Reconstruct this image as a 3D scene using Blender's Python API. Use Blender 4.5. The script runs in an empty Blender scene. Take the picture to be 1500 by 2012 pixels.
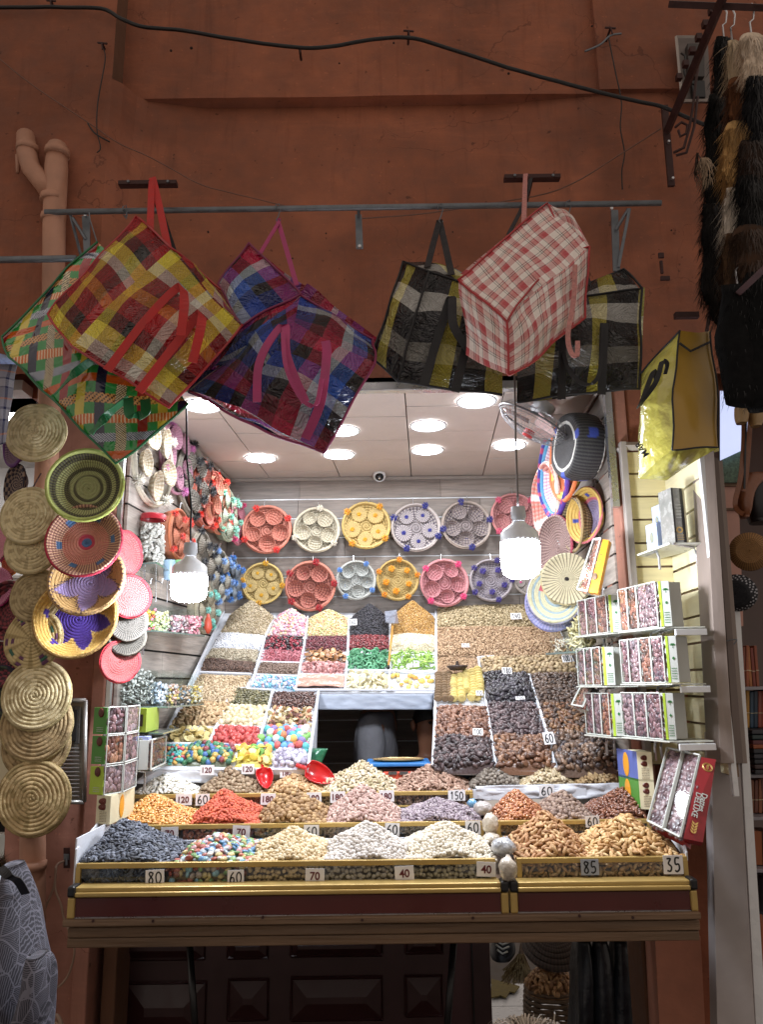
import bpy, math, random
import numpy as np
from mathutils import Vector, Matrix, noise
random.seed(7); RNG = np.random.default_rng(7)
SC = bpy.context.scene
COL = SC.collection
# ------------------------------------------------------------------ camera, world, exposure
F, CX, CY = 1550.0, 750.0, 1006.0
EYE = Vector((0, 0, 1.6))
PITCH, ROLL = math.atan(339/1550.0), math.radians(-0.7)
CR = Matrix.Rotation(math.pi/2+PITCH, 3, 'X') @ Matrix.Rotation(ROLL, 3, 'Z')
cam_data = bpy.data.cameras.new('camera'); cam = bpy.data.objects.new('camera', cam_data); COL.objects.link(cam)
cam.matrix_world = Matrix.Translation(EYE) @ CR.to_4x4()
cam_data.sensor_fit = 'VERTICAL'; cam_data.sensor_height = 36.0; cam_data.lens = F/2012*36.0
cam_data.clip_start = 0.05; cam_data.clip_end = 200
SC.camera = cam
world = bpy.data.worlds.new('World'); SC.world = world; world.use_nodes = True
wn = world.node_tree
bg = wn.nodes['Background']; bg.inputs[0].default_value = (1.0, .86, .76, 1); bg.inputs[1].default_value = 0.52
SC.view_settings.view_transform = 'Standard'; SC.view_settings.look = 'None'
SC.view_settings.exposure = 0.0; SC.view_settings.gamma = 1.0
SC.view_settings.use_curve_mapping = False
SC.render.engine = 'CYCLES'
cy = SC.cycles
cy.use_denoising = True
cy.max_bounces = 6; cy.diffuse_bounces = 3; cy.glossy_bounces = 3; cy.transmission_bounces = 5; cy.transparent_max_bounces = 12
cy.sample_clamp_indirect = 4.0; cy.sample_clamp_direct = 0; cy.caustics_reflective = False; cy.caustics_refractive = False
cy.use_adaptive_sampling = True; cy.adaptive_threshold = 0.02
BULB_E, DOWN_E = 205.0, 92.0
# ------------------------------------------------------------------ placing helpers
def ray(u, v):
    return CR @ Vector(((u-CX)/F, -(v-CY)/F, -1))
def at(u, v, Y):
    d = ray(u, v); return EYE + d*(Y/d.y)
def atz(u, v, z):
    d = ray(u, v); return EYE + d*((z-EYE.z)/d.z)
def on_plane(u, v, p0, n):
    d = ray(u, v); return EYE + d*((p0-EYE).dot(n)/d.dot(n))
def px(n, Y): return n*Y/F
# ------------------------------------------------------------------ materials
MATS = {}
def srgb(h):
    if isinstance(h, str):
        h = h.lstrip('#'); c = [int(h[i:i+2], 16)/255 for i in (0, 2, 4)]
    else: c = list(h)
    return tuple((x/12.92 if x <= .04045 else ((x+.055)/1.055)**2.4) for x in c)
def mat(name, col='#888888', rough=.6, metal=0., coat=0., var=.18, scale=18., bump=0., bscale=60., src=None, emit=0., alpha=1., trans=0., stretch=(1,1,1), spec=.5, var2=0., ior=1.5, sheen=0.):
    if name in MATS: return MATS[name]
    m = bpy.data.materials.new(name); m.use_nodes = True; MATS[name] = m
    nt = m.node_tree; N = nt.nodes; L = nt.links; b = N['Principled BSDF']
    c = srgb(col)
    b.inputs['Roughness'].default_value = rough; b.inputs['Metallic'].default_value = metal
    b.inputs['Specular IOR Level'].default_value = spec; b.inputs['IOR'].default_value = ior
    b.inputs['Coat Weight'].default_value = coat; b.inputs['Coat Roughness'].default_value = .08
    if sheen: b.inputs['Sheen Weight'].default_value = sheen
    if emit:
        b.inputs['Emission Color'].default_value = (*c, 1); b.inputs['Emission Strength'].default_value = emit
    b.inputs['Alpha'].default_value = alpha; b.inputs['Transmission Weight'].default_value = trans
    tc = N.new('ShaderNodeTexCoord'); mp = N.new('ShaderNodeMapping'); L.new(tc.outputs['Object'], mp.inputs[0])
    mp.inputs['Scale'].default_value = stretch
    if src == 'v':
        a = N.new('ShaderNodeVertexColor'); a.layer_name = 'col'; base = a.outputs['Color']
    elif src == 'o':
        a = N.new('ShaderNodeObjectInfo'); base = a.outputs['Color']
    else:
        a = N.new('ShaderNodeRGB'); a.outputs[0].default_value = (*c, 1); base = a.outputs[0]
    if var:
        nz = N.new('ShaderNodeTexNoise'); nz.inputs['Scale'].default_value = scale; nz.inputs['Detail'].default_value = 5; nz.inputs['Roughness'].default_value = .6
        L.new(mp.outputs[0], nz.inputs['Vector'])
        mr = N.new('ShaderNodeMapRange'); mr.inputs[1].default_value = .25; mr.inputs[2].default_value = .75
        mr.inputs[3].default_value = 1-var; mr.inputs[4].default_value = 1+var
        L.new(nz.outputs[0], mr.inputs[0])
        mx = N.new('ShaderNodeVectorMath'); mx.operation = 'SCALE'
        L.new(base, mx.inputs[0]); L.new(mr.outputs[0], mx.inputs['Scale']); base = mx.outputs[0]
        rr = N.new('ShaderNodeMapRange'); rr.inputs[1].default_value = .3; rr.inputs[2].default_value = .7
        rr.inputs[3].default_value = max(.03, rough-.1); rr.inputs[4].default_value = min(1, rough+.1)
        L.new(nz.outputs[0], rr.inputs[0]); L.new(rr.outputs[0], b.inputs['Roughness'])
    if var2:
        n2 = N.new('ShaderNodeTexNoise'); n2.inputs['Scale'].default_value = scale*.12; n2.inputs['Detail'].default_value = 6; n2.inputs['Distortion'].default_value = .6
        L.new(mp.outputs[0], n2.inputs['Vector'])
        m2 = N.new('ShaderNodeMapRange'); m2.inputs[1].default_value = .3; m2.inputs[2].default_value = .7; m2.inputs[3].default_value = 1-var2; m2.inputs[4].default_value = 1+var2*.7
        L.new(n2.outputs[0], m2.inputs[0])
        mx2 = N.new('ShaderNodeVectorMath'); mx2.operation = 'SCALE'; L.new(base, mx2.inputs[0]); L.new(m2.outputs[0], mx2.inputs['Scale']); base = mx2.outputs[0]
    L.new(base, b.inputs['Base Color'])
    if bump:
        nb = N.new('ShaderNodeTexNoise'); nb.inputs['Scale'].default_value = bscale; nb.inputs['Detail'].default_value = 4
        L.new(mp.outputs[0], nb.inputs['Vector'])
        bp = N.new('ShaderNodeBump'); bp.inputs['Strength'].default_value = bump; bp.inputs['Distance'].default_value = .01
        L.new(nb.outputs[0], bp.inputs['Height']); L.new(bp.outputs[0], b.inputs['Normal'])
    return m
def plaid_mat(name, us, vs, n=1.0, rough=.22, mix=.5, weave=900, coat=.35, clear=0.0, bump=.6):
    """woven tarpaulin: colour stripes along u crossed with colour stripes along v"""
    m = bpy.data.materials.new(name); m.use_nodes = True; nt = m.node_tree; N = nt.nodes; L = nt.links; b = N['Principled BSDF']
    uv = N.new('ShaderNodeUVMap'); uv.uv_map = 'uv'
    sp = N.new('ShaderNodeSeparateXYZ'); L.new(uv.outputs[0], sp.inputs[0])
    cols = []
    for k, st in enumerate((us, vs)):
        fr = N.new('ShaderNodeMath'); fr.operation = 'FRACT'; mu = N.new('ShaderNodeMath'); mu.operation = 'MULTIPLY'; mu.inputs[1].default_value = n
        L.new(sp.outputs[k], mu.inputs[0]); L.new(mu.outputs[0], fr.inputs[0])
        cr = N.new('ShaderNodeValToRGB'); cr.color_ramp.interpolation = 'CONSTANT'
        e = cr.color_ramp.elements; tot = sum(w for w, c in st); acc = 0
        for i, (w, c) in enumerate(st):
            if i == 0: e[0].position = 0; e[0].color = (*srgb(c), 1)
            elif i == 1: e[1].position = acc/tot; e[1].color = (*srgb(c), 1)
            else:
                q = e.new(acc/tot); q.color = (*srgb(c), 1)
            acc += w
        L.new(fr.outputs[0], cr.inputs[0]); cols.append(cr.outputs[0])
    # weave: fine checker decides which yarn is on top, blended to a mean
    ck = N.new('ShaderNodeTexChecker'); ck.inputs['Scale'].default_value = weave*.2; L.new(uv.outputs[0], ck.inputs[0])
    mr = N.new('ShaderNodeMapRange'); mr.inputs[3].default_value = mix-.05; mr.inputs[4].default_value = mix+.05; L.new(ck.outputs['Fac'], mr.inputs[0])
    mx = N.new('ShaderNodeMix'); mx.data_type = 'RGBA'; L.new(mr.outputs[0], mx.inputs[0]); L.new(cols[0], mx.inputs[6]); L.new(cols[1], mx.inputs[7])
    L.new(mx.outputs[2], b.inputs['Base Color'])
    b.inputs['Roughness'].default_value = rough; b.inputs['Specular IOR Level'].default_value = .35; b.inputs['Coat Weight'].default_value = coat*.55; b.inputs['Coat Roughness'].default_value = .05
    tc = N.new('ShaderNodeTexCoord')
    v = N.new('ShaderNodeTexVoronoi'); v.inputs['Scale'].default_value = 16; v.feature = 'F1'
    nz = N.new('ShaderNodeTexNoise'); nz.inputs['Scale'].default_value = 9; nz.inputs['Detail'].default_value = 5; nz.inputs['Distortion'].default_value = 1.5
    L.new(tc.outputs['Object'], nz.inputs[0]); L.new(nz.outputs['Color'], v.inputs['Vector'])
    v.inputs['Scale'].default_value = 9
    ad = N.new('ShaderNodeMath'); L.new(v.outputs[0], ad.inputs[0]); L.new(nz.outputs[0], ad.inputs[1])
    bp = N.new('ShaderNodeBump'); bp.inputs['Strength'].default_value = bump; bp.inputs['Distance'].default_value = .05
    L.new(ad.outputs[0], bp.inputs['Height']); L.new(bp.outputs[0], b.inputs['Normal']); L.new(bp.outputs[0], b.inputs['Coat Normal'])
    MATS[name] = m
    return m
def setrgb(m, c): m.node_tree.nodes['RGB'].outputs[0].default_value = (*srgb(c), 1)
GLASS = None
def glass_mat():
    global GLASS
    if GLASS: return GLASS
    m = bpy.data.materials.new('clear_glass'); m.use_nodes = True; N = m.node_tree.nodes; L = m.node_tree.links
    N.remove(N['Principled BSDF'])
    t = N.new('ShaderNodeBsdfTransparent'); t.inputs[0].default_value = (.97, .985, .98, 1)
    g = N.new('ShaderNodeBsdfGlossy'); g.inputs[0].default_value = (1, 1, 1, 1); g.inputs['Roughness'].default_value = .05
    tc = N.new('ShaderNodeTexCoord'); nz = N.new('ShaderNodeTexNoise'); nz.inputs['Scale'].default_value = 30; L.new(tc.outputs['Object'], nz.inputs[0])
    bp = N.new('ShaderNodeBump'); bp.inputs['Strength'].default_value = .08; L.new(nz.outputs[0], bp.inputs['Height']); L.new(bp.outputs[0], g.inputs['Normal'])
    fr = N.new('ShaderNodeFresnel'); ge = N.new('ShaderNodeNewGeometry'); io = N.new('ShaderNodeMapRange'); io.inputs[3].default_value = 1.45; io.inputs[4].default_value = 1/1.45
    L.new(ge.outputs['Backfacing'], io.inputs[0]); L.new(io.outputs[0], fr.inputs[0])
    ad = N.new('ShaderNodeMath'); ad.operation = 'MULTIPLY_ADD'; ad.inputs[1].default_value = .7; ad.inputs[2].default_value = .0
    L.new(fr.outputs[0], ad.inputs[0])
    mx = N.new('ShaderNodeMixShader'); mi = N.new('ShaderNodeMath'); mi.operation = 'MINIMUM'; mi.inputs[1].default_value = .08; L.new(ad.outputs[0], mi.inputs[0]); L.new(mi.outputs[0], mx.inputs[0]); L.new(t.outputs[0], mx.inputs[1]); L.new(g.outputs[0], mx.inputs[2])
    L.new(mx.outputs[0], N['Material Output'].inputs[0])
    GLASS = m; return m
# ------------------------------------------------------------------ mesh helpers
class MB:
    def __init__(s): s.v = []; s.f = []; s.c = []; s.uv = []; s.has_uv = False
    def add(s, vs, fs, col=None, uvs=None):
        o = len(s.v); s.v += [tuple(p) for p in vs]; s.f += [tuple(o+i for i in f) for f in fs]
        s.c += [col if col else (1, 1, 1)]*len(vs)
        if uvs is not None: s.has_uv = True; s.uv += [tuple(q) for q in uvs]
        else: s.uv += [(0, 0)]*len(vs)
        return s
    def box(s, c, d, rot=None, col=None):
        c = Vector(c); hx, hy, hz = d[0]/2, d[1]/2, d[2]/2
        vs = [Vector((x, y, z)) for x in (-hx, hx) for y in (-hy, hy) for z in (-hz, hz)]
        if rot is not None: vs = [rot @ p for p in vs]
        vs = [p+c for p in vs]
        return s.add(vs, [(0,1,3,2), (4,6,7,5), (0,4,5,1), (2,3,7,6), (0,2,6,4), (1,5,7,3)], col)
    def slab(s, a, b, c, d, th, n=None, col=None):
        """quad a b c d with thickness th along -normal"""
        a, b, c, d = map(Vector, (a, b, c, d))
        if n is None: n = (b-a).cross(d-a).normalized()
        o = [p - n*th for p in (a, b, c, d)]
        return s.add([a, b, c, d]+o, [(0,1,2,3), (7,6,5,4), (0,4,5,1), (1,5,6,2), (2,6,7,3), (3,7,4,0)], col)
    def tube(s, pts, r, n=8, col=None, cap=True):
        pts = [Vector(p) for p in pts]; R = r if isinstance(r, (list, tuple)) else [r]*len(pts)
        vs = []; fs = []
        up = None
        for i, p in enumerate(pts):
            t = (pts[min(i+1, len(pts)-1)]-pts[max(i-1, 0)])
            if t.length < 1e-9: t = Vector((0, 0, 1))
            t.normalize()
            if up is None: up = Vector((0, 0, 1)) if abs(t.z) < .9 else Vector((1, 0, 0))
            a = t.cross(up)
            if a.length < 1e-6: a = t.cross(Vector((0, 1, 0)))
            a.normalize(); b = t.cross(a).normalized(); up = -b if (-b).dot(up) > 0 else b
            b = a.cross(t).normalized()
            for k in range(n):
                an = 2*math.pi*k/n; vs.append(p + (a*math.cos(an)+b*math.sin(an))*R[i])
        for i in range(len(pts)-1):
            for k in range(n):
                fs.append((i*n+k, i*n+(k+1)%n, (i+1)*n+(k+1)%n, (i+1)*n+k))
        if cap: fs.append(tuple(range(n-1, -1, -1))); fs.append(tuple((len(pts)-1)*n+k for k in range(n)))
        return s.add(vs, fs, col)
    def ribbon(s, pts, w, th=.0015, side=None, col=None):
        pts = [Vector(p) for p in pts]; vs = []; fs = []
        for i, p in enumerate(pts):
            t = (pts[min(i+1, len(pts)-1)]-pts[max(i-1, 0)]).normalized()
            sd = Vector(side) if side is not None else Vector((1, 0, 0))
            sd = (sd - t*sd.dot(t))
            if sd.length < 1e-4: sd = Vector((1, 0, 0))
            sd.normalize(); n = t.cross(sd)
            vs += [p-sd*w/2-n*th, p+sd*w/2-n*th, p+sd*w/2+n*th, p-sd*w/2+n*th]
        for i in range(len(pts)-1):
            for k in range(4): fs.append((i*4+k, i*4+(k+1)%4, (i+1)*4+(k+1)%4, (i+1)*4+k))
        fs.append((3, 2, 1, 0)); m = (len(pts)-1)*4; fs.append((m, m+1, m+2, m+3))
        return s.add(vs, fs, col)
    def lathe(s, prof, n=32, M=None, col=None, close=False):
        """prof list of (r,z)"""
        vs = []; fs = []
        for r, z in prof:
            for k in range(n):
                a = 2*math.pi*k/n; p = Vector((r*math.cos(a), r*math.sin(a), z)); vs.append(M @ p if M else p)
        for i in range(len(prof)-1):
            for k in range(n): fs.append((i*n+k, i*n+(k+1)%n, (i+1)*n+(k+1)%n, (i+1)*n+k))
        if close: fs.append(tuple(range(n-1, -1, -1))); fs.append(tuple((len(prof)-1)*n+k for k in range(n)))
        return s.add(vs, fs, col)
    def mesh(s, name, m, smooth=False):
        me = bpy.data.meshes.new(name); me.from_pydata(s.v, [], s.f); me.update()
        ca = me.color_attributes.new('col', 'FLOAT_COLOR', 'POINT')
        arr = np.ones((len(s.v), 4), dtype=np.float32); arr[:, :3] = np.array(s.c, dtype=np.float32).reshape(-1, 3)
        ca.data.foreach_set('color', arr.ravel())
        if s.has_uv:
            ul = me.uv_layers.new(name='uv'); li = np.empty(len(me.loops), dtype=np.int32); me.loops.foreach_get('vertex_index', li)
            uva = np.array(s.uv, dtype=np.float32)[li]; ul.data.foreach_set('uv', uva.ravel())
        if smooth: me.polygons.foreach_set('use_smooth', np.ones(len(me.polygons), dtype=bool))
        me.materials.append(m)
        return me
    def build(s, name, m, parent=None, smooth=False, bevel=0, **kw):
        o = bpy.data.objects.new(name, s.mesh(name, m, smooth)); COL.objects.link(o)
        par(o, parent)
        if bevel:
            bv = o.modifiers.new('bevel', 'BEVEL'); bv.width = bevel; bv.segments = 2; bv.limit_method = 'ANGLE'
        for k, v in kw.items(): o[k] = v
        return o
def np_mesh(name, V, Fq, C, m, smooth=True):
    """fast mesh from arrays; Fq (n,3) or (n,4)"""
    me = bpy.data.meshes.new(name); k = Fq.shape[1]
    me.vertices.add(len(V)); me.vertices.foreach_set('co', np.ascontiguousarray(V, dtype=np.float32).ravel())
    me.loops.add(Fq.size); me.loops.foreach_set('vertex_index', np.ascontiguousarray(Fq, dtype=np.int32).ravel())
    me.polygons.add(len(Fq)); me.polygons.foreach_set('loop_start', np.arange(0, Fq.size, k, dtype=np.int32))
    try: me.polygons.foreach_set('loop_total', np.full(len(Fq), k, dtype=np.int32))
    except Exception: pass
    me.polygons.foreach_set('use_smooth', np.full(len(Fq), smooth, dtype=bool))
    me.update(calc_edges=True)
    if C is not None:
        ca = me.color_attributes.new('col', 'FLOAT_COLOR', 'POINT')
        arr = np.ones((len(V), 4), dtype=np.float32); arr[:, :3] = C; ca.data.foreach_set('color', arr.ravel())
    me.materials.append(m); return me
def link(name, me, parent=None, **kw):
    o = bpy.data.objects.new(name, me); COL.objects.link(o)
    par(o, parent)
    for k, v in kw.items(): o[k] = v
    return o
def par(o, p):
    if p is None: return
    o.parent = p
    if p.type == 'EMPTY': o.matrix_parent_inverse = Matrix.Translation(-Vector(p.location))
def empty(name, label, cat, loc=(0, 0, 0), group=None):
    """an Empty at the thing's base; its parts are given in world space and parented keeping their place"""
    o = bpy.data.objects.new(name, None); COL.objects.link(o); o.location = loc; o.empty_display_size = .05
    o['label'] = label; o['category'] = cat
    if group: o['group'] = group
    return o
def tag(o, label, cat, group=None, kind=None):
    o['label'] = label; o['category'] = cat
    if group: o['group'] = group
    if kind: o['kind'] = kind
    return o
def basis(n, up=Vector((0, 0, 1))):
    n = Vector(n).normalized(); x = up.cross(n)
    if x.length < 1e-5: x = Vector((1, 0, 0))
    x.normalize(); y = n.cross(x).normalized()
    return Matrix((x, y, n)).transposed()
# ================================================================== MATERIALS
m_plaster = mat('terracotta_plaster', '#8b533b', rough=.85, var=.2, scale=12, var2=.42, bump=.7, bscale=16)
def weather(m):
    """drip streaks, hairline cracks, chips and rubbed patches on plaster"""
    N = m.node_tree.nodes; L = m.node_tree.links; b = N['Principled BSDF']; src = b.inputs['Base Color'].links[0].from_socket; tc = N.new('ShaderNodeTexCoord')
    def tex(scale, st, kind='N', **kw):
        mp = N.new('ShaderNodeMapping'); mp.inputs['Scale'].default_value = st; L.new(tc.outputs['Object'], mp.inputs[0])
        t = N.new('ShaderNodeTexNoise' if kind == 'N' else 'ShaderNodeTexVoronoi'); t.inputs['Scale'].default_value = scale
        for k, v in kw.items():
            if k == 'feature': t.feature = v
            else: t.inputs[k].default_value = v
        L.new(mp.outputs[0], t.inputs['Vector']); return t, mp
    def mul(src, fac, lo, hi, col_):
        mr = N.new('ShaderNodeMapRange'); mr.inputs[1].default_value = lo; mr.inputs[2].default_value = hi; L.new(fac, mr.inputs[0])
        mx = N.new('ShaderNodeMix'); mx.data_type = 'RGBA'; mx.blend_type = 'MULTIPLY'; L.new(mr.outputs[0], mx.inputs[0]); L.new(src, mx.inputs[6]); mx.inputs[7].default_value = (*col_, 1); return mx.outputs[2]
    a, _ = tex(7, (3.2, 1, .22), Detail=8, Roughness=.7); src = mul(src, a.outputs[0], .55, .75, (.74, .70, .68))
    a, _ = tex(5, (.5, 1, 3.2), Detail=9, Roughness=.72, Distortion=1.2); src = mul(src, a.outputs[0], .52, .75, (1.22, 1.2, 1.18))
    w, _ = tex(2.4, (1, 1, 1), Detail=6); c, mp = tex(1.7, (1, .0, 1.3), 'V', feature='DISTANCE_TO_EDGE')
    ad = N.new('ShaderNodeVectorMath'); ad.operation = 'MULTIPLY_ADD'; ad.inputs[1].default_value = (.9, .9, .9); L.new(w.outputs['Color'], ad.inputs[0]); L.new(tc.outputs['Object'], ad.inputs[2]); L.new(ad.outputs[0], mp.inputs[0])
    g, _ = tex(1.1, (1, 1, 1), Detail=2); gm = N.new('ShaderNodeMapRange'); gm.inputs[1].default_value = .5; gm.inputs[2].default_value = .58; gm.inputs[3].default_value = 0.; gm.inputs[4].default_value = .0035; L.new(g.outputs[0], gm.inputs[0])
    lt = N.new('ShaderNodeMath'); lt.operation = 'LESS_THAN'; L.new(c.outputs['Distance'], lt.inputs[0]); L.new(gm.outputs[0], lt.inputs[1]); src = mul(src, lt.outputs[0], 0, 1, (.66, .62, .6))
    s, _ = tex(34, (1, 1, 1), Detail=3); src = mul(src, s.outputs[0], .70, .73, (.5, .45, .42)); s2, _ = tex(60, (1, 1, 1), Detail=2); src = mul(src, s2.outputs[0], .70, .74, (1.35, 1.3, 1.25))
    L.new(src, b.inputs['Base Color'])
weather(m_plaster)
m_plaster_shade = mat('shade_toned_plaster', '#6b4a36', rough=.9, var=.15, scale=12, var2=.2, bump=.3, bscale=30)  # darker plaster tone: shade of the ledge underside and left reveal, painted in
m_pier = mat('pink_pier_paint', '#a3705e', rough=.6, var=.1, scale=14, var2=.15, bump=.3, bscale=22); weather(m_pier)
m_board = mat('weathered_board', '#8f857c', rough=.55, var=.34, scale=5, stretch=(1.2, 1.2, 16), var2=.12, bump=.25, bscale=8, src='o')
m_board_y = mat('weathered_board_side', '#8f857c', rough=.55, var=.34, scale=5, stretch=(1.2, 1.2, 16), var2=.12, bump=.25, bscale=8, src='o')
m_alu = mat('aluminium', '#c8cacd', rough=.3, metal=.9, var=.06)
m_alu_white = mat('white_rail', '#dfe1e2', rough=.3, var=.05)
m_ceil = mat('ceiling_tile', '#c7bab2', rough=.8, var=.04, scale=60, var2=.05)
m_dark = mat('dark_void', '#0a0908', rough=.9, var=.1)
m_black = mat('black_plastic', '#121214', rough=.4, var=.1)
m_steel = mat('galvanised_steel', '#70757a', rough=.45, metal=.55, var=.25, scale=30)
m_rust = mat('rusty_iron', '#3d2320', rough=.6, metal=.3, var=.35, scale=30, bump=.2)
m_cream_slat = mat('cream_slat', '#d8cfa8', rough=.5, var=.12, scale=5, stretch=(1, 1, 12), src='o')
m_grey_trim = mat('grey_trim', '#a39a92', rough=.5, var=.1)
m_white_emit = mat('lamp_light', '#f4f8ff', emit=DOWN_E, var=0)
m_bulb_emit = mat('bulb_light', '#eef4ff', emit=BULB_E, var=0)
m_gold = mat('gold_anodised', '#b99c5c', rough=.38, metal=.4, var=.08)
m_maroon = mat('maroon_laminate', '#4e1712', rough=.35, var=.12, scale=8, coat=.3)
m_oldwood = mat('old_dark_wood', '#6e5640', rough=.6, var=.35, scale=6, stretch=(.5, 8, 8), bump=.5, bscale=9)
m_cloth_white = mat('white_sheet', '#d5d8de', rough=.6, var=.04, bump=.4, bscale=9)
m_tile = mat('white_floor_tile', '#c9ccd0', rough=.3, var=.1)
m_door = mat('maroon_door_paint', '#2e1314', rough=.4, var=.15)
m_cable = mat('black_cable', '#0d0b0b', rough=.5, var=.1)
m_card = mat('white_card', '#e6e4e4', rough=.5, var=.03)
m_ink = mat('black_ink', '#141418', rough=.6, var=0)
m_print = mat('maroon_print', '#5d1620', rough=.6, var=0)

# ================================================================== GROUND
floor = MB(); floor.add([(-8, -3, -.004), (8, -3, -.004), (8, 9, -.004), (-8, 9, -.004)], [(0, 1, 2, 3)])
floor.build('ground', mat('dark_paving', '#4a4039', rough=.7, var=.3, var2=.3), kind='structure')
# ================================================================== BUILDING
YF = 2.75
XL, XR = -.93, .83                      # opening
bld = empty('market_building', 'terracotta plastered market building front with the lit shop opening in it', 'building', (0, YF, 0))
def wall_depth(x, z):
    """y offset of the plaster face: left pilaster proud, a recessed panel above and a shallow ledge under it"""
    zt = 3.93                           # bottom edge of the upper panel
    y = YF
    f = min(1, max(0, (x+1.0)/.3)) * min(1, max(0, (.98-x)/.5))
    if z > zt:
        if x > -1.035: y = YF+.012
        if x > .90: y = YF-.012
        if x < -1.035: y = YF-.10
    else:
        y = YF-.03 + (.042+.06*f)*max(0, 1-(zt-z)/.75)**1.5
        g = min(1, max(0, (x+1.035)/.1)); g = g*g*(3-2*g); y = y*g+(YF-.10)*(1-g)
    y += .006*noise.noise(Vector((x*2.1, z*2.1, 0)))+.0025*noise.noise(Vector((x*9, z*9, 3)))
    return y
xs = sorted(set([-3.2+.04*i for i in range(56)] + [-1.0351, -1.0349] + [-1.0+.035*i for i in range(125)] + [.9001, .8999]))
zs = sorted(set([2.70+.03*i for i in range(80)] + [3.9301, 3.9299]))
V = [(x, wall_depth(x, z), z) for z in zs for x in xs]; nx = len(xs)
Fq = [(j*nx+i, j*nx+i+1, (j+1)*nx+i+1, (j+1)*nx+i) for j in range(len(zs)-1) for i in range(nx-1)]
b = MB(); b.add(V, Fq); wall_o = b.build('front_wall', m_plaster, bld, smooth=False); wall_o.data.materials.append(m_plaster_shade); nq = nx-1; jz = zs.index(3.9299)
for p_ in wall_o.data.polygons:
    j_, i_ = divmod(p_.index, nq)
    if (j_ == jz and -.99 < xs[i_] < .99) or (zs[j_] >= 3.93 and abs(xs[i_]+1.0351) < 1e-4): p_.material_index = 1  # underside and reveal faces get their shade from the darker plaster colour
b = MB()
b.box((-0.05, YF+.29, 3.9), (6.3, .3, 2.4)); b.build('wall_core', m_plaster, bld)
# left pier and lower right pier
def vslab(name, xa, xb, z0, z1, y0, y1, m, parent, bevel=.006):
    q = MB(); q.box(((xa+xb)/2, (y0+y1)/2, (z0+z1)/2), (abs(xb-xa), y1-y0, z1-z0)); return q.build(name, m, parent, bevel=bevel)
vslab('left_pier', -1.24, XL-.012, 0, 2.70, YF-.03, YF+.22, m_pier, bld)
vslab('left_pier_edge', XL-.052, XL-.004, 0, 2.70, YF-.045, YF+.02, m_pier, bld)
vslab('right_pier', XR+.065, XR+.37, 0, 2.70, YF-.02, YF+.22, m_plaster, bld)
vslab('right_jamb', XR+.012, XR+.062, 1.2, 2.70, YF-.035, YF+.2, m_pier, bld)
vslab('metal_corner_strip', XL-.002, XL+.012, 1.1, 2.70, YF-.04, YF-.02, m_alu, bld, 0)
vslab('metal_corner_strip', XR-.016, XR+.008, 2.2, 2.70, YF-.05, YF-.02, m_alu, bld, 0)
vslab('shutter_box', XL, XR, 2.69, 2.80, YF+.0, YF+.24, m_black, bld)
vslab('shutter_rail', XL, XR, 2.655, 2.688, YF-.02, YF+.02, m_alu, bld, .004)
# interior planks
def planks(p0, p1, z0, z1, h, m, n, tone, th=.012, joints=2, rail=True, parent=bld, name='plank', seed=1):
    r = random.Random(seed); p0 = Vector(p0); p1 = Vector(p1); d = (p1-p0); Ln = d.length; d.normalize(); n = Vector(n).normalized()
    z = z1; row = 0
    while z > z0+.02:
        hh = min(h, z-z0); cuts = [0.0]
        s = r.uniform(.25, .8)
        while s < Ln-.15: cuts.append(s); s += r.uniform(.7, 1.2)
        cuts.append(Ln)
        for a, c in zip(cuts[:-1], cuts[1:]):
            A = p0+d*(a+.001); B = p0+d*(c-.001)
            q = MB(); q.slab((A.x, A.y, z-hh+.004), (B.x, B.y, z-hh+.004), (B.x, B.y, z-.004), (A.x, A.y, z-.004), th, n)
            o = q.build(name, m, parent); t = r.uniform(.72, 1.15); c3 = srgb(tone); w = r.uniform(-.02, .03)
            o.color = (c3[0]*t*(1+w), c3[1]*t, c3[2]*t*(1-w), 1)
        if rail:
            A = p0-n*.004; B = p1-n*.004
            q = MB(); q.slab((A.x, A.y, z-hh-.003), (B.x, B.y, z-hh-.003), (B.x, B.y, z-hh+.003), (A.x, A.y, z-hh+.003), .006, n)
            q.build('slat_rail', m_alu_white if rail is True else rail, parent)
        z -= hh; row += 1
ZC = 2.68
LW0, LW1 = Vector((-.925, 2.80, 0)), Vector((-.815, 4.08, 0))
RW0, RW1 = Vector((.835, 2.80, 0)), Vector((.885, 4.08, 0))
planks(LW1, RW1, 1.15, ZC-.01, .1035, m_board, (0, -1, 0), '#9a9088', seed=4)
dl = (LW1-LW0).normalized(); planks(LW0, LW1, .9, ZC-.01, .1035, m_board_y, (dl.y, -dl.x, 0), '#aaa198', rail=m_dark, seed=5)
dr = (RW1-RW0).normalized(); planks(RW0, RW1, .9, ZC-.01, .1035, m_board_y, (-dr.y, dr.x, 0), '#a49b92', rail=m_dark, seed=6)
b = MB(); b.box((0, 4.16, 2.0), (2.0, .1, 1.7)); b.box((-.93, 3.45, 1.9), (.06, 1.4, 1.7), Matrix.Rotation(-.085, 3, 'Z')); b.box((.93, 3.45, 1.9), (.06, 1.4, 1.7)); b.build('backing', m_dark, bld)
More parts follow.
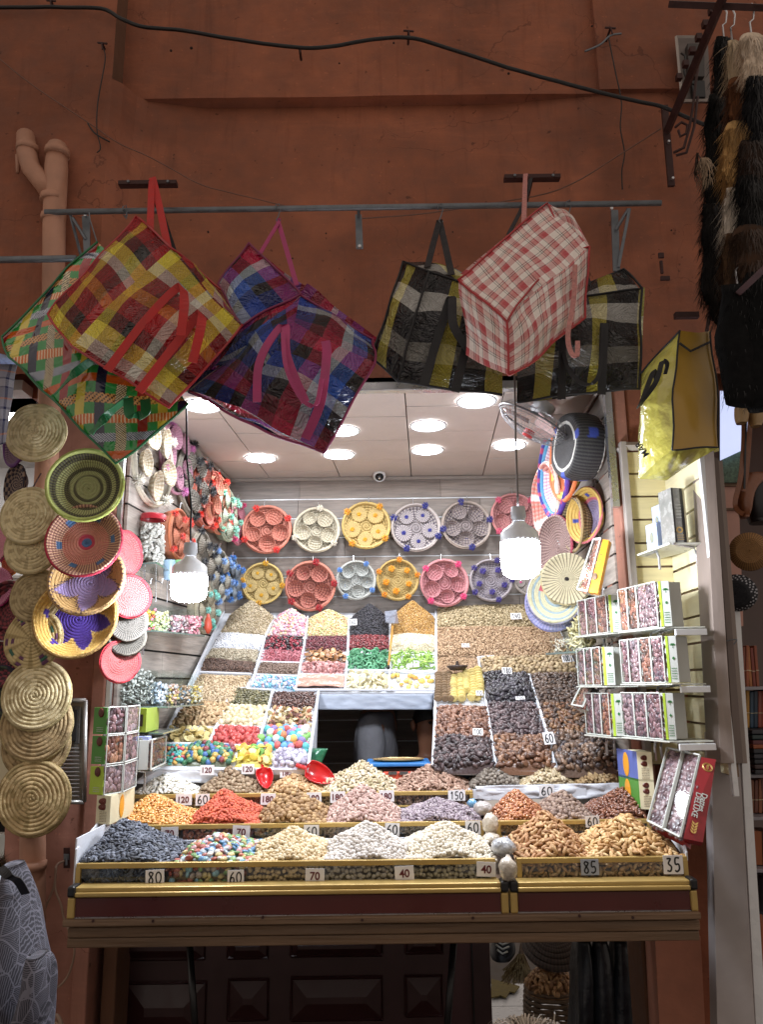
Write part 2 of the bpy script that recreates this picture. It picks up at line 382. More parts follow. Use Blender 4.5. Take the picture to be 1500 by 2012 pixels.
# ceiling tiles
sk = .055
tx = -.98
cols = [-1.02, -.66, -.285, .095, .475, .855, 1.2]
for i, (a, c) in enumerate(zip(cols[:-1], cols[1:])):
    ys = [2.76, 2.98, 3.30, 3.62, 3.94, 4.15] if i % 2 else [2.76, 3.10, 3.42, 3.74, 4.15]
    for y0, y1 in zip(ys[:-1], ys[1:]):
        q = MB(); g = .0025
        f = lambda x, y: (x+(y-2.85)*sk, y)
        A = f(a+g, y0+g); B = f(c-g, y0+g); Cc = f(c-g, y1-g); D = f(a+g, y1-g)
        zz = ZC+random.uniform(0, .002)
        q.slab((*D, zz), (*Cc, zz), (*B, zz), (*A, zz), .012, Vector((0, 0, -1)))
        q.build('ceiling_tile', m_ceil, bld)
b = MB(); b.box((0, 3.45, ZC+.05), (2.2, 1.4, .05)); b.build('ceiling_back', mat('ceiling_joint', '#6b625c', var=.1), bld)
for p, q_ in ((LW0, LW1), (RW0, RW1)):   # dark corner strip
    s = .012 if p is LW0 else -.012
    c = MB(); c.tube([(p.x+s, p.y, ZC-.008), (q_.x+s, q_.y-.01, ZC-.008)], .008, 4); c.build('corner_strip', m_grey_trim, bld)
c = MB(); c.box((0.03, 4.06, ZC-.01), (1.7, .016, .016)); c.build('corner_strip', m_grey_trim, bld)
# cream slat niche with its box-like frame, right of the opening
A0 = at(1182, 1060, 3.02); A1 = at(1240, 1060, 2.70); B1 = at(1318, 1060, 2.70); C1 = at(1392, 1060, 2.36)
def slatrun(P, Q, z0, z1, n, tone, seed, h=.083):
    r = random.Random(seed); z = z1; Pv = Vector((P.x, P.y, 0)); Qv = Vector((Q.x, Q.y, 0)); n = Vector(n).normalized()
    while z > z0+.03:
        q = MB(); zz = max(z0, z-h)
        q.slab((P.x, P.y, zz+.005), (Q.x, Q.y, zz+.005), (Q.x, Q.y, z-.003), (P.x, P.y, z-.003), .012, n)
        o = q.build('slat', m_cream_slat, bld); t = r.uniform(.9, 1.06); c3 = srgb(tone); o.color = (c3[0]*t, c3[1]*t, c3[2]*t, 1); z -= h
    q = MB(); o_ = -n*.012; q.slab((P.x+o_.x, P.y+o_.y, z0), (Q.x+o_.x, Q.y+o_.y, z0), (Q.x+o_.x, Q.y+o_.y, z1), (P.x+o_.x, P.y+o_.y, z1), .012, n); q.build('slat_backing', m_oldwood, bld)
ZN0, ZN1 = 1.33, 2.40
slatrun(A0, A1, ZN0+.1, ZN1-.03, (-1, -.3, 0), '#dfe3df', 1)
slatrun(A1, B1, ZN0, ZN1, (0, -1, 0), '#dccf9f', 2)
slatrun(B1, C1, ZN0, ZN1-.02, (-1, -.25, 0), '#e3dab4', 3)
def post(P, w, d, z0, z1, m, name='post'):
    q = MB(); q.box((P.x, P.y, (z0+z1)/2), (w, d, z1-z0)); return q.build(name, m, bld, bevel=.002)
post(A1+Vector((-.006, -.012, 0)), .022, .03, ZN0, ZN1+.03, m_grey_trim); post(A0+Vector((0, -.01, 0)), .02, .02, ZN0+.1, ZN1+.0, m_alu_white)
post(C1+Vector((.0, -.01, 0)), .016, .02, ZN0-.05, ZN1-.01, m_alu_white)
q = MB(); q.tube([Vector((A1.x-.0, A1.y-.014, ZN1+.015)), Vector((B1.x, B1.y-.014, ZN1+.015))], .016, 4); q.build('niche_head', m_grey_trim, bld)
q = MB(); q.tube([Vector((A1.x-.01, A1.y-.014, ZN1+.01)), Vector((A0.x, A0.y-.014, ZN1-.02))], .014, 4); q.build('niche_head', m_grey_trim, bld)
# grey timber posts between this stall and the next one
def leaning(name, pts, th, m, parent=bld):
    """thick board given by its four corners in the picture at its own distance"""
    q = MB(); P = [at(*p) for p in pts]; q.slab(P[3], P[2], P[1], P[0], th, Vector((0, -1, 0))); return q.build(name, m, parent, bevel=.001)
m_greywood = mat('grey_painted_timber', '#8a7c73', rough=.5, var=.15, scale=8, stretch=(8, 8, 1))
m_greywood2 = mat('dark_grey_timber', '#6a5c55', rough=.5, var=.15, scale=8, stretch=(8, 8, 1))
m_offwhite = mat('offwhite_panel', '#a39b98', rough=.45, var=.08, var2=.2, scale=14)
leaning('timber_post', [(1384, 880, 2.34), (1404, 880, 2.33), (1444, 1500, 2.33), (1418, 1500, 2.34)], .10, m_greywood)
leaning('timber_post', [(1405, 900, 2.36), (1413, 900, 2.36), (1462, 1500, 2.36), (1446, 1500, 2.36)], .12, m_greywood2)
leaning('timber_post', [(1412, 905, 2.42), (1421, 905, 2.42), (1470, 1500, 2.42), (1455, 1500, 2.42)], .08, m_greywood)
leaning('metal_panel', [(1398, 1440, 2.44), (1452, 1440, 2.44), (1489, 2080, 2.44), (1412, 2080, 2.44)], .05, m_offwhite)
leaning('metal_panel', [(1440, 1140, 2.47), (1452, 1140, 2.47), (1512, 2080, 2.47), (1490, 2080, 2.47)], .03, m_alu_white)
leaning('plain_wall', [(1330, 1440, 2.70), (1412, 1440, 2.70), (1440, 2080, 2.70), (1376, 2080, 2.70)], .05, m_plaster)
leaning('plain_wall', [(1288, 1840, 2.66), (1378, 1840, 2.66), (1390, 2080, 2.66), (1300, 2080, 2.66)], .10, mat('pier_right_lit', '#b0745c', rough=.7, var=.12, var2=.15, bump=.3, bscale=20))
# drain pipe at left pier (two branches joined)
pipe = empty('drain_pipe', 'pink painted double headed drain pipe running down the left pier', 'pipe', at(95, 2000, 2.66))
m_pipe = mat('painted_pipe', '#b3836a', rough=.6, var=.15, scale=10, var2=.2, bump=.3, bscale=25)
b = MB(); R_ = .046
b.tube([at(112, 288, 2.62), at(110, 330, 2.60), at(106, 440, 2.60), at(104, 620, 2.61), at(92, 900, 2.62), at(72, 1300, 2.62), at(64, 1640, 2.62), at(62, 2100, 2.62)], [.036, .042, .040, .038, .038, .038, .038, .038], 16)
b.build('main_pipe', m_pipe, pipe, smooth=True)
b = MB(); b.tube([at(50, 268, 2.64), at(52, 300, 2.60), at(60, 330, 2.59), at(84, 360, 2.59), at(100, 385, 2.60)], [.034, .036, .035, .034, .034], 16); b.build('branch_pipe', m_pipe, pipe, smooth=True)
for (u, v, r) in ((53, 292, .040), (112, 300, .045), (104, 392, .046), (104, 430, .044), (63, 1700, .042)):
    q = MB(); p = at(u, v, 2.60); q.tube([p+Vector((0, 0, .012)), p-Vector((0, 0, .012))], r, 16); q.build('collar', m_pipe, pipe, smooth=True)
b = MB(); b.tube([at(36, 305, 2.6), at(34, 340, 2.6)], [.012, .006], 6); b.build('paint_drip', m_pipe, pipe, smooth=True)

# ---- neighbour stalls: bright room at left edge, dim one at right edge
m_nb_wall = mat('neighbour_white_wall', '#d9d6d4', rough=.6, var=.06)
nb = empty('neighbour_shop_left', 'white walled neighbouring shop glimpsed past the left edge of the pier', 'shop', (-1.6, 3.2, 0))
b = MB(); b.box((-2.0, 3.9, 1.6), (1.3, .05, 2.6)); b.build('back_wall', m_nb_wall, nb)
b = MB(); b.box((-2.0, 3.4, 2.72), (1.3, 1.2, .04)); b.build('ceiling_panel', m_nb_wall, nb)
q = MB(); q.box((-1.62, 3.2, 2.69), (.3, .3, .02)); q.build('light_panel', mat('neighbour_light', '#ffffff', emit=26, var=0), nb)
for k in range(5):
    q = MB(); q.box((-2.0, 3.86, 2.3-.16*k), (1.3, .01, .012)); q.build('wall_rail', m_grey_trim, nb)
q = MB(); q.tube([(-1.27, 2.85, 2.8), (-1.27, 2.85, 1.3)], .012, 8); q.build('door_track', m_oldwood, nb)
nr = empty('neighbour_shop_right', 'dim neighbouring leather stall past the grey posts', 'shop', (1.9, 3.4, 0))
b = MB(); b.box((2.1, 3.75, 1.5), (1.8, .06, 3.0)); b.build('back_wall', mat('nr_wall', '#6d605c', rough=.7, var=.1), nr)
b = MB(); b.add([at(1416, 760, 2.9), at(1475, 760, 2.9), at(1470, 880, 2.9), at(1416, 905, 2.9)], [(3, 2, 1, 0)]); b.build('window_pane', mat('nr_window', '#b9c3e6', emit=1.2, var=.3, scale=8), nr)
b = MB(); b.slab(at(1424, 1230, 2.95), at(1462, 1230, 2.95), at(1452, 950, 2.95), at(1421, 950, 2.95), .03, Vector((0, -1, 0))); b.build('pink_panel', mat('nr_pink', '#c99a8b', rough=.5, var=.08), nr)
b = MB(); b.slab(at(1420, 948, 2.93), at(1460, 948, 2.93), at(1460, 870, 2.93), at(1420, 870, 2.93), .03, Vector((0, -1, 0))); b.build('green_board', mat('nr_green', '#57705e', rough=.6, var=.7, scale=90), nr)
b = MB(); b.slab(at(1421, 955, 2.94), at(1464, 955, 2.94), at(1464, 946, 2.94), at(1421, 946, 2.94), .04, Vector((0, -1, 0))); b.build('rail', m_oldwood, nr)
b = MB(); b.slab(at(1422, 1002, 2.94), at(1460, 1002, 2.94), at(1460, 998, 2.94), at(1422, 998, 2.94), .02, Vector((0, -1, 0))); b.build('rail', m_oldwood, nr)

# ---- lamps
def downlight(u, v, label, Rr=.074):
    p = atz(u, v, ZC-.002)
    t = empty('ceiling_light', label, 'ceiling light', p, 'round lights in the shop ceiling')
    q = MB(); q.lathe([(Rr+.006, 0), (Rr+.004, -.006), (Rr-.004, -.004), (Rr-.006, 0)], 32, Matrix.Translation(p)); q.build('rim', m_alu_white, t, smooth=True)
    q = MB(); n = 40; vs = [p+Vector((0, 0, -.004))]
    for k in range(n*2):
        a = math.pi*k/n; r = (Rr-.002) if k % 2 else Rr-.010; vs.append(p+Vector((r*math.cos(a), r*math.sin(a), -.001)))
    q.add(vs, [(0, 1+(k+1) % (2*n), 1+k) for k in range(2*n)]); q.build('ribbed_lens', m_white_emit, t)
for a in ((512, 900, 'round ceiling light nearest the left wall of the shop, clear of the bags'), (666, 893, 'round ceiling light low between the navy bag and the camera'),
          (672, 846, 'round ceiling light half hidden by the lower tip of the navy plaid bag'), (842, 836, 'upper ceiling light of the pair right of the ceiling middle'),
          (840, 884, 'lower ceiling light of the pair right of the ceiling middle'), (1002, 875, 'ceiling light crossed by the cord of the right hanging bulb'),
          (937, 788, 'front ceiling light peeping under the left black and yellow bag'), (397, 797, 'front ceiling light hidden mostly by the red plaid bag')): downlight(*a)
def hung_bulb(u, vt, vm, vb, Y, wpx, cord_pts, label, body, cordm):
    """LED bulb: cord, socket, finned body, glowing drum"""
    r = px(wpx/2, Y); zt = at(u, vt, Y).z; zm = at(u, vm, Y).z; zb = at(u, vb, Y).z; x = at(u, vm, Y).x
    t = empty('hanging_bulb', label, 'light bulb', (x, Y, zb), 'bare bulbs hung over the counter')
    T = Matrix.Translation((x, Y, 0)); H = zt-zm
    q = MB(); q.lathe([(.004, zt), (r*.36, zt-.002), (r*.40, zt-H*.3), (r*.34, zt-H*.34), (r*.32, zt-H*.42)], 24, T); q.build('socket', mat('socket_grey', '#b9bcc0', rough=.5, var=.08), t, smooth=True)
    q = MB(); prof = [(r*.32, zt-H*.42), (r*.42, zt-H*.5), (r*.85, zt-H*.66), (r*.98, zt-H*.74), (r, zm)]
    n = 48; vs = []; fs = []
    for i, (rr, z) in enumerate(prof):
        for k in range(n):
            a = 2*math.pi*k/n; f = rr*(1 if (k % 2 or i < 2) else .965); vs.append(Vector((x+f*math.cos(a), Y+f*math.sin(a), z)))
    for i in range(len(prof)-1):
        for k in range(n): fs.append((i*n+k, i*n+(k+1) % n, (i+1)*n+(k+1) % n, (i+1)*n+k))
    q.add(vs, fs); q.build('bulb_body', body, t, smooth=True)
    q = MB(); q.lathe([(r*1.0, zm), (r*1.01, zm-(zm-zb)*.35), (r*.99, zm-(zm-zb)*.7), (r*.9, zm-(zm-zb)*.86), (r*.6, zm-(zm-zb)*.97), (.001, zb)], 32, T); q.build('bulb_glow', m_bulb_emit, t, smooth=True)
    pts = [at(*c) for c in cord_pts]; pts[-1] = Vector((x, Y, zt)); q = MB(); q.tube(pts, .0035, 6); q.build('cord', cordm, t, smooth=True)
m_grey_glassy = mat('bulb_clear_neck', '#eceff0', rough=.15, var=.03, coat=.5)
m_fin = mat('bulb_fins', '#e2e7ec', rough=.3, var=.05)
hung_bulb(372, 1066, 1132, 1183, 2.45, 70, [(366, 800, 2.6), (367, 900, 2.55), (376, 1000, 2.47), (374, 1040, 2.45), (374, 1060, 2.45)], 'lit bulb with clear neck hanging in front of the left shelves', m_grey_glassy, m_cable)
hung_bulb(1022, 995, 1066, 1137, 2.30, 77, [(1012, 738, 2.3), (1014, 860, 2.3), (1017, 940, 2.3), (1018, 990, 2.3)], 'larger lit bulb with grey finned body hanging before the pink basket tray', m_fin, mat('grey_cord', '#6d6663', var=.1))
# ================================================================== HEAPS OF GOODS
def tmpl(kind, seg=8, rings=4):
    """small closed piece, long axis x, length 1; returns verts, tris"""
    P = dict(ball=(1, 1, 1), chick=(1, .92, .88), seed=(1, .52, .30), almond=(1, .58, .36), shell=(1, .43, .34), date=(1, .58, .52), raisin=(1, .72, .5), bean=(1, .62, .55),
             peanut=(1, .48, .45), cashew=(1, .5, .42), candy=(1, 1, .52), slice=(1, .8, .16), strip=(1, .18, .13), chunk=(1, .8, .6), kidney=(1, .6, .5), fig=(1, .95, .6))
    if kind == 'ring' or kind == 'arc':
        V = []; T = []; n = 10; m = 5; full = kind == 'ring'; R, r = (.36, .14) if full else (.42, .08)
        N = n if full else n+1
        for i in range(N):
            a = 2*math.pi*i/n*(1 if full else .62)
            for k in range(m):
                b_ = 2*math.pi*k/m; rr = r*(1 if full else (.35+.65*math.sin(math.pi*max(.05, min(.95, i/n)))))
                V.append(((R+rr*math.cos(b_)*1.2)*math.cos(a), (R+rr*math.cos(b_)*1.2)*math.sin(a), rr*math.sin(b_)*(.55 if full else 1.6)))
        for i in range(n):
            for k in range(m):
                a, b_, c, d = i*m+k, i*m+(k+1) % m, ((i+1) % N)*m+(k+1) % m, ((i+1) % N)*m+k
                T += [(a, b_, c), (a, c, d)]
        return np.array(V), np.array(T)
    a, b_, c = P[kind]; r_ = random.Random(kind)
    V = [(-.5*a, 0, 0)]
    for i in range(1, rings):
        ph = math.pi*i/rings; x = -.5*math.cos(ph); rr = .5*math.sin(ph)
        if kind in ('peanut',): rr *= (1-.28*math.exp(-(x/.16)**2))*1.15
        if kind in ('almond', 'seed'): rr *= 1-.45*x
        for k in range(seg):
            an = 2*math.pi*k/seg; w = 1
            if kind in ('raisin', 'date', 'chunk', 'fig', 'kidney'): w = 1+r_.uniform(-.16, .16)
            y = rr*math.cos(an)*b_*w; z = rr*math.sin(an)*c*w
            if kind == 'cashew': y += .32*(.25-x*x)*2.2-.1
            if kind == 'kidney': y += .12*(.25-x*x)*3
            if kind == 'chick' and i == 1: y *= .8
            V.append((x*a, y, z))
    V.append((.5*a, 0, 0)); T = []
    for k in range(seg): T.append((0, 1+(k+1) % seg, 1+k))
    for i in range(rings-2):
        for k in range(seg):
            p, q, r, s = 1+i*seg+k, 1+i*seg+(k+1) % seg, 1+(i+1)*seg+(k+1) % seg, 1+(i+1)*seg+k
            T += [(p, q, r), (p, r, s)]
    L_ = len(V)-1; o = 1+(rings-2)*seg
    for k in range(seg): T.append((L_, o+k, o+(k+1) % seg))
    return np.array(V), np.array(T)
TM = {}
def get_t(kind, lod):
    k = (kind, lod)
    if k not in TM: TM[k] = tmpl(kind, *([(10, 6), (8, 4), (6, 3)][lod]))
    return TM[k]
m_nut = mat('goods_dry', rough=.62, src='v', var=.16, scale=160, bump=.15, bscale=260)
m_gloss = mat('goods_glossy', rough=.3, src='v', var=.14, scale=120, coat=.35, bump=.25, bscale=120)
m_sugar = mat('goods_sugared', rough=.55, src='v', var=.12, scale=400, bump=.3, bscale=500, sheen=.2)
m_nut_o = mat('goods_dry_piece', rough=.62, src='o', var=.16, scale=160, bump=.15, bscale=260)
m_gloss_o = mat('goods_glossy_piece', rough=.3, src='o', var=.2, scale=70, coat=.35, bump=.3, bscale=90)
m_sugar_o = mat('goods_sugared_piece', rough=.5, src='o', var=.12, scale=200, bump=.3, bscale=500)
MSET = dict(dry=(m_nut, m_nut_o), gloss=(m_gloss, m_gloss_o), sugar=(m_sugar, m_sugar_o))
def bilinear(q):
    a, b_, c, d = [np.array(p) for p in q]      # tl tr br bl -> s right, t down
    def S(s, t):
        s = s[:, None]; t = t[:, None]
        return (a*(1-s)+b_*s)*(1-t)+(d*(1-s)+c*s)*t
    return S
PIECE_ME = {}
PALE = [.12]
TOTAL = [0, 0]
def heap(label, cat, S, size, kind, pal, fin='dry', singles=0, lod=1, cover=1.0, name='heap', piece='piece', flat=.35, layers=2, jit=.8, group=None, sizevar=.14, under=True, parent=None, pvar=.12, order=None):
    e = 1e-3
    g = np.linspace(0, 1, 13); s0 = np.full(13, .5)
    ls = np.linalg.norm(np.diff(S(g, s0), axis=0), axis=1).sum(); lt = np.linalg.norm(np.diff(S(s0, g), axis=0), axis=1).sum()
    pk = dict(seed=.55, almond=.65, shell=.62, date=.68, peanut=.6, cashew=.65, strip=.42, raisin=.85, bean=.72, slice=.9, kidney=.75).get(kind, .92)
    cell = size*pk*.92/math.sqrt(cover)
    ns, nt_ = max(2, int(ls/cell)), max(2, int(lt/cell))
    Pn = []; Nn = []; Tn = []; lay = []
    for L_ in range(layers):
        i, j = np.meshgrid(np.arange(ns), np.arange(nt_)); i = i.ravel().astype(float); j = j.ravel().astype(float)
        s = (i+.5*(j % 2)+(.5 if L_ else 0)+RNG.uniform(-.5, .5, len(i))*jit)/ns; t = (j+.5+(.5 if L_ else 0)+RNG.uniform(-.5, .5, len(j))*jit)/nt_
        ok = (s > 0) & (s < 1) & (t > 0) & (t < 1); s = s[ok]; t = t[ok]
        p = S(s, t); ds = S(s+e, t)-p; dt = S(s, t+e)-p
        n = np.cross(dt, ds); n /= np.linalg.norm(n, axis=1)[:, None]+1e-12
        sg = np.sign(n[:, 2]+.001-n[:, 1]*.3); n *= sg[:, None]
        tt = ds/(np.linalg.norm(ds, axis=1)[:, None]+1e-12)
        Pn.append(p-n*size*(.42*L_)); Nn.append(n); Tn.append(tt); lay += [L_]*len(p)
    P = np.vstack(Pn); n = np.vstack(Nn); t = np.vstack(Tn); lay = np.array(lay); K = len(P)
    b_ = np.cross(n, t)
    a = RNG.uniform(0, 2*np.pi, K)[:, None]
    x = t*np.cos(a)+b_*np.sin(a); tilt = RNG.normal(0, flat, K)[:, None]; x = x*np.cos(tilt)+n*np.sin(tilt)
    roll = RNG.normal(0, flat*1.5, K)[:, None]
    y = np.cross(n, x); y /= np.linalg.norm(y, axis=1)[:, None]+1e-9; z = np.cross(x, y)
    y2 = y*np.cos(roll)+z*np.sin(roll); z2 = np.cross(x, y2)
    Rm = np.stack([x, y2, z2], axis=2)
    sc = size*(1+RNG.uniform(-sizevar, sizevar, K))*1.04
    palc = np.array([srgb(c) for c in pal]); palc = palc*(1-PALE[0])+PALE[0]*(palc.mean(1)[:, None]*.55+.16); ci = RNG.integers(0, len(pal), K); C = palc[ci]*(1+RNG.uniform(-pvar, pvar, K))[:, None]
    P += n*(RNG.uniform(-.08, .10, K)*size)[:, None]
    mv, mo = MSET[fin]
    root = parent
    if singles:
        root = empty(name, label, cat, tuple(S(np.array([.5]), np.array([.95]))[0]), group) if parent is None else parent
        top = np.where(lay == 0)[0]
        dist = np.linalg.norm(P[top]-np.array(EYE), axis=1)-.6*(P[top][:, 2])
        sel = top[np.argsort(dist)][:singles]
        key = (kind, fin)
        if key not in PIECE_ME:
            V, T = get_t(kind, 0 if kind not in ('ring', 'arc') else 1); PIECE_ME[key] = np_mesh(piece, V, T, None, mo)
        me = PIECE_ME[key]; inv = Matrix.Translation(-Vector(root.location))
        for q in sel:
            o = bpy.data.objects.new(piece, me); COL.objects.link(o); o.parent = root; o.matrix_parent_inverse = inv
            R3 = Rm[q]; s_ = sc[q]
            o.matrix_basis = Matrix(((R3[0, 0]*s_, R3[0, 1]*s_, R3[0, 2]*s_, P[q, 0]), (R3[1, 0]*s_, R3[1, 1]*s_, R3[1, 2]*s_, P[q, 1]), (R3[2, 0]*s_, R3[2, 1]*s_, R3[2, 2]*s_, P[q, 2]), (0, 0, 0, 1)))
            o.color = (*[float(min(1, v)) for v in C[q]], 1)
        TOTAL[0] += len(sel)
        keep = np.ones(K, bool); keep[sel] = False; P, Rm, sc, C = P[keep], Rm[keep], sc[keep], C[keep]; K = len(P)
    V, T = get_t(kind, lod); nv = len(V)
    W = np.einsum('kij,vj->kvi', Rm*sc[:, None, None], V)+P[:, None, :]
    VV = W.reshape(-1, 3); TT = (T[None]+np.arange(K)[:, None, None]*nv).reshape(-1, 3); CC = np.repeat(C, nv, axis=0)
    if under:
        gg = 16; s, t = np.meshgrid(np.linspace(0, 1, gg), np.linspace(0, 1, gg)); s = s.ravel(); t = t.ravel()
        U = S(s, t); U[:, 2] -= size*.75; o = len(VV)
        ii, jj = np.meshgrid(np.arange(gg-1), np.arange(gg-1)); a0 = (jj*gg+ii).ravel()+o
        TT = np.vstack([TT, np.stack([a0, a0+gg, a0+1], 1), np.stack([a0+1, a0+gg, a0+gg+1], 1)]); VV = np.vstack([VV, U]); CC = np.vstack([CC, np.tile(palc.mean(0), (len(U), 1))])
    TOTAL[1] += len(TT)
    me = np_mesh(name, VV, TT, CC, mv)
    if root is not None:
        return link('loose_'+piece, me, root, kind='stuff') and root
    o = link(name, me, None, kind='stuff'); return tag(o, label, cat, group)
def slopemesh(*a): pass
# ---- strokes for handwritten figures
STR = {'0': [[(.5, 1), (.15, .8), (.08, .45), (.25, .05), (.6, .0), (.9, .3), (.88, .75), (.5, 1)]],
       '1': [[(.25, .75), (.55, 1), (.5, 0)]], '4': [[(.3, 1), (.1, .45), (.85, .45)], [(.7, .8), (.65, 0)]],
       '3': [[(.1, .95), (.7, .95), (.35, .6), (.8, .35), (.6, .03), (.1, .08)]], '5': [[(.85, 1), (.25, 1), (.2, .55), (.7, .55), (.8, .2), (.4, 0), (.1, .1)]],
       '6': [[(.75, 1), (.3, .7), (.1, .25), (.4, 0), (.8, .15), (.75, .45), (.4, .5), (.12, .3)]],
       '8': [[(.8, .9), (.4, 1), (.2, .8), (.8, .3), (.6, 0), (.2, .1), (.25, .35), (.8, .8), (.75, .95)]],
       '9': [[(.8, .8), (.4, 1), (.15, .7), (.5, .5), (.8, .75), (.7, 0)]], '2': [[(.1, .8), (.45, 1), (.8, .75), (.1, 0), (.9, .05)]],
       '7': [[(.1, 1), (.85, 1), (.35, 0)]]}
def place_mesh(me, M): me.transform(M); return me
def text_mesh(txt, w, h, m, bold=.012, name='lettering'):
    cu = bpy.data.curves.new('t', 'FONT'); cu.body = txt; cu.align_x = 'CENTER'; cu.align_y = 'CENTER'; cu.size = 1; cu.offset = bold; cu.extrude = .01; cu.resolution_u = 4
    o = bpy.data.objects.new('t', cu); COL.objects.link(o); dg = bpy.context.evaluated_depsgraph_get(); me = bpy.data.meshes.new_from_object(o.evaluated_get(dg))
    bpy.data.objects.remove(o); n = len(me.vertices); a = np.empty(n*3, dtype=np.float32); me.vertices.foreach_get('co', a); a = a.reshape(-1, 3)
    if n:
        lo, hi = a[:, :2].min(0), a[:, :2].max(0); s = min(w/(hi[0]-lo[0]), h/(hi[1]-lo[1])); a[:, :2] = (a[:, :2]-(lo+hi)/2)*s; a[:, 2] *= .05
        me.vertices.foreach_set('co', a.ravel())
    me.materials.clear(); me.materials.append(m); me.name = name; return me
def hand_mesh(txt, w, h, m, wd=.13):
    q = MB(); n = len(txt); cw = w/n; r = random.Random(txt)
    for i, ch in enumerate(txt):
        for st in STR[ch]:
            # smooth the polyline
            pts = []; P = [Vector((x, y, 0)) for x, y in st]
            for k in range(len(P)-1):
                p0 = P[max(0, k-1)]; p1 = P[k]; p2 = P[k+1]; p3 = P[min(len(P)-1, k+2)]
                for f in (0, .25, .5, .75): pts.append(.5*((2*p1)+(p2-p0)*f+(2*p0-5*p1+4*p2-p3)*f*f+(3*p1-p0-3*p2+p3)*f**3))
            pts.append(P[-1]); pts = [Vector((-w/2+cw*(i+.1+p.x*.8), -h/2+h*p.y, 0)) for p in pts]
            q.ribbon(pts, h*wd, .0002, side=None)
            # rebuild as flat ribbon in the card's plane
            k0 = len(q.v)-4*len(pts)
            for k, p in enumerate(pts):
                t = (pts[min(k+1, len(pts)-1)]-pts[max(k-1, 0)]).normalized(); nn = Vector((-t.y, t.x, 0))*h*wd/2
                for e_, v in enumerate((p-nn+Vector((0, 0, -.0001)), p+nn+Vector((0, 0, -.0001)), p+nn+Vector((0, 0, .0003)), p-nn+Vector((0, 0, .0003)))): q.v[k0+4*k+e_] = tuple(v)
    return q.mesh('lettering', m)
def frame_m(p, n=(0, -1, 0), roll=0., up=(0, 0, 1)):
    B = basis(n, Vector(up)).to_4x4(); return Matrix.Translation(p) @ B @ Matrix.Rotation(math.radians(roll), 4, 'Z')
CARD_N = 0
def card(u, v, Y, w, h, txt, label, hand=False, n=(0, -1, 0), roll=0., color=None, P=None):
    p = P if P is not None else at(u, v, Y); d = p.y; W, H = px(w, d), px(h, d)
    M = frame_m(p, n, roll)
    t = empty('price_card', label, 'price card', p, 'price cards of the stall')
    q = MB(); q.box((0, 0, 0), (W, H, .0012)); me = q.mesh('card', color or m_card); me.transform(M); link('card', me, t)
    tm = hand_mesh(txt, W*.8, H*.72, m_ink) if hand else text_mesh(txt, W*.84, H*.56, m_print, .02)
    tm.transform(M @ Matrix.Translation((0, 0, .0012))); link('lettering', tm, t)
    return t
# ================================================================== THE COUNTER
def zc(v, Y): return at(750, v, Y).z
def xc(u, v, Y): return at(u, v, Y).x
Z1 = zc(1690, 2.15); Z2 = zc(1616, 2.48); Z3 = zc(1556, 2.78)
stall = empty('market_counter', 'stepped market counter with gold trims and maroon front on old dark wooden boards', 'counter', (0, 2.3, 0))
def fbox(name, u0, u1, v0, v1, Y, dep, m, bevel=.002, vm=None):
    vm = vm or (v0+v1)/2
    xa, xb = xc(u0, vm, Y), xc(u1, vm, Y); za, zb = zc(v1, Y), zc(v0, Y)
    q = MB(); q.box(((xa+xb)/2, Y+dep/2, (za+zb)/2), (xb-xa, dep, zb-za)); return q.build(name, m, stall, bevel=bevel)
for (ua, ub) in ((146, 986), (1019, 1360)):
    fbox('gold_trim', ua, ub, 1737, 1747, 2.098, .05, m_gold, .003)
    fbox('gold_trim', ua, ub, 1747.5, 1757, 2.09, .05, m_gold, .003)
    fbox('maroon_front', ua, ub, 1757, 1796, 2.10, .02, m_maroon)
    fbox('silver_edge', ua, ub, 1796, 1799, 2.095, .03, m_alu, 0)
for (ua, ub) in ((131, 146), (986, 1001), (1004, 1019), (1360, 1374)):
    fbox('gold_corner_post', ua, ub, 1757, 1799, 2.094, .04, m_gold, .004)
    fbox('black_corner_cap', ua, ub, 1735, 1757, 2.088, .045, m_black, .005)
fbox('old_board', 122, 1380, 1801, 1815, 2.08, .5, m_oldwood, .003)
fbox('old_board', 132, 1378, 1815.5, 1836, 2.10, .45, m_oldwood, .003)
fbox('old_board', 131, 1377, 1836.5, 1856, 2.104, .45, m_oldwood, .003)
for (u, v) in ((182, 1810), (300, 1810), (516, 1803), (712, 1808), (930, 1804), (1140, 1800), (1245, 1803)):
    p = at(u, v, 2.078); q = MB(); q.tube([p, p+Vector((0, .004, 0))], .0035, 8); q.build('nail_head', m_rust, stall)
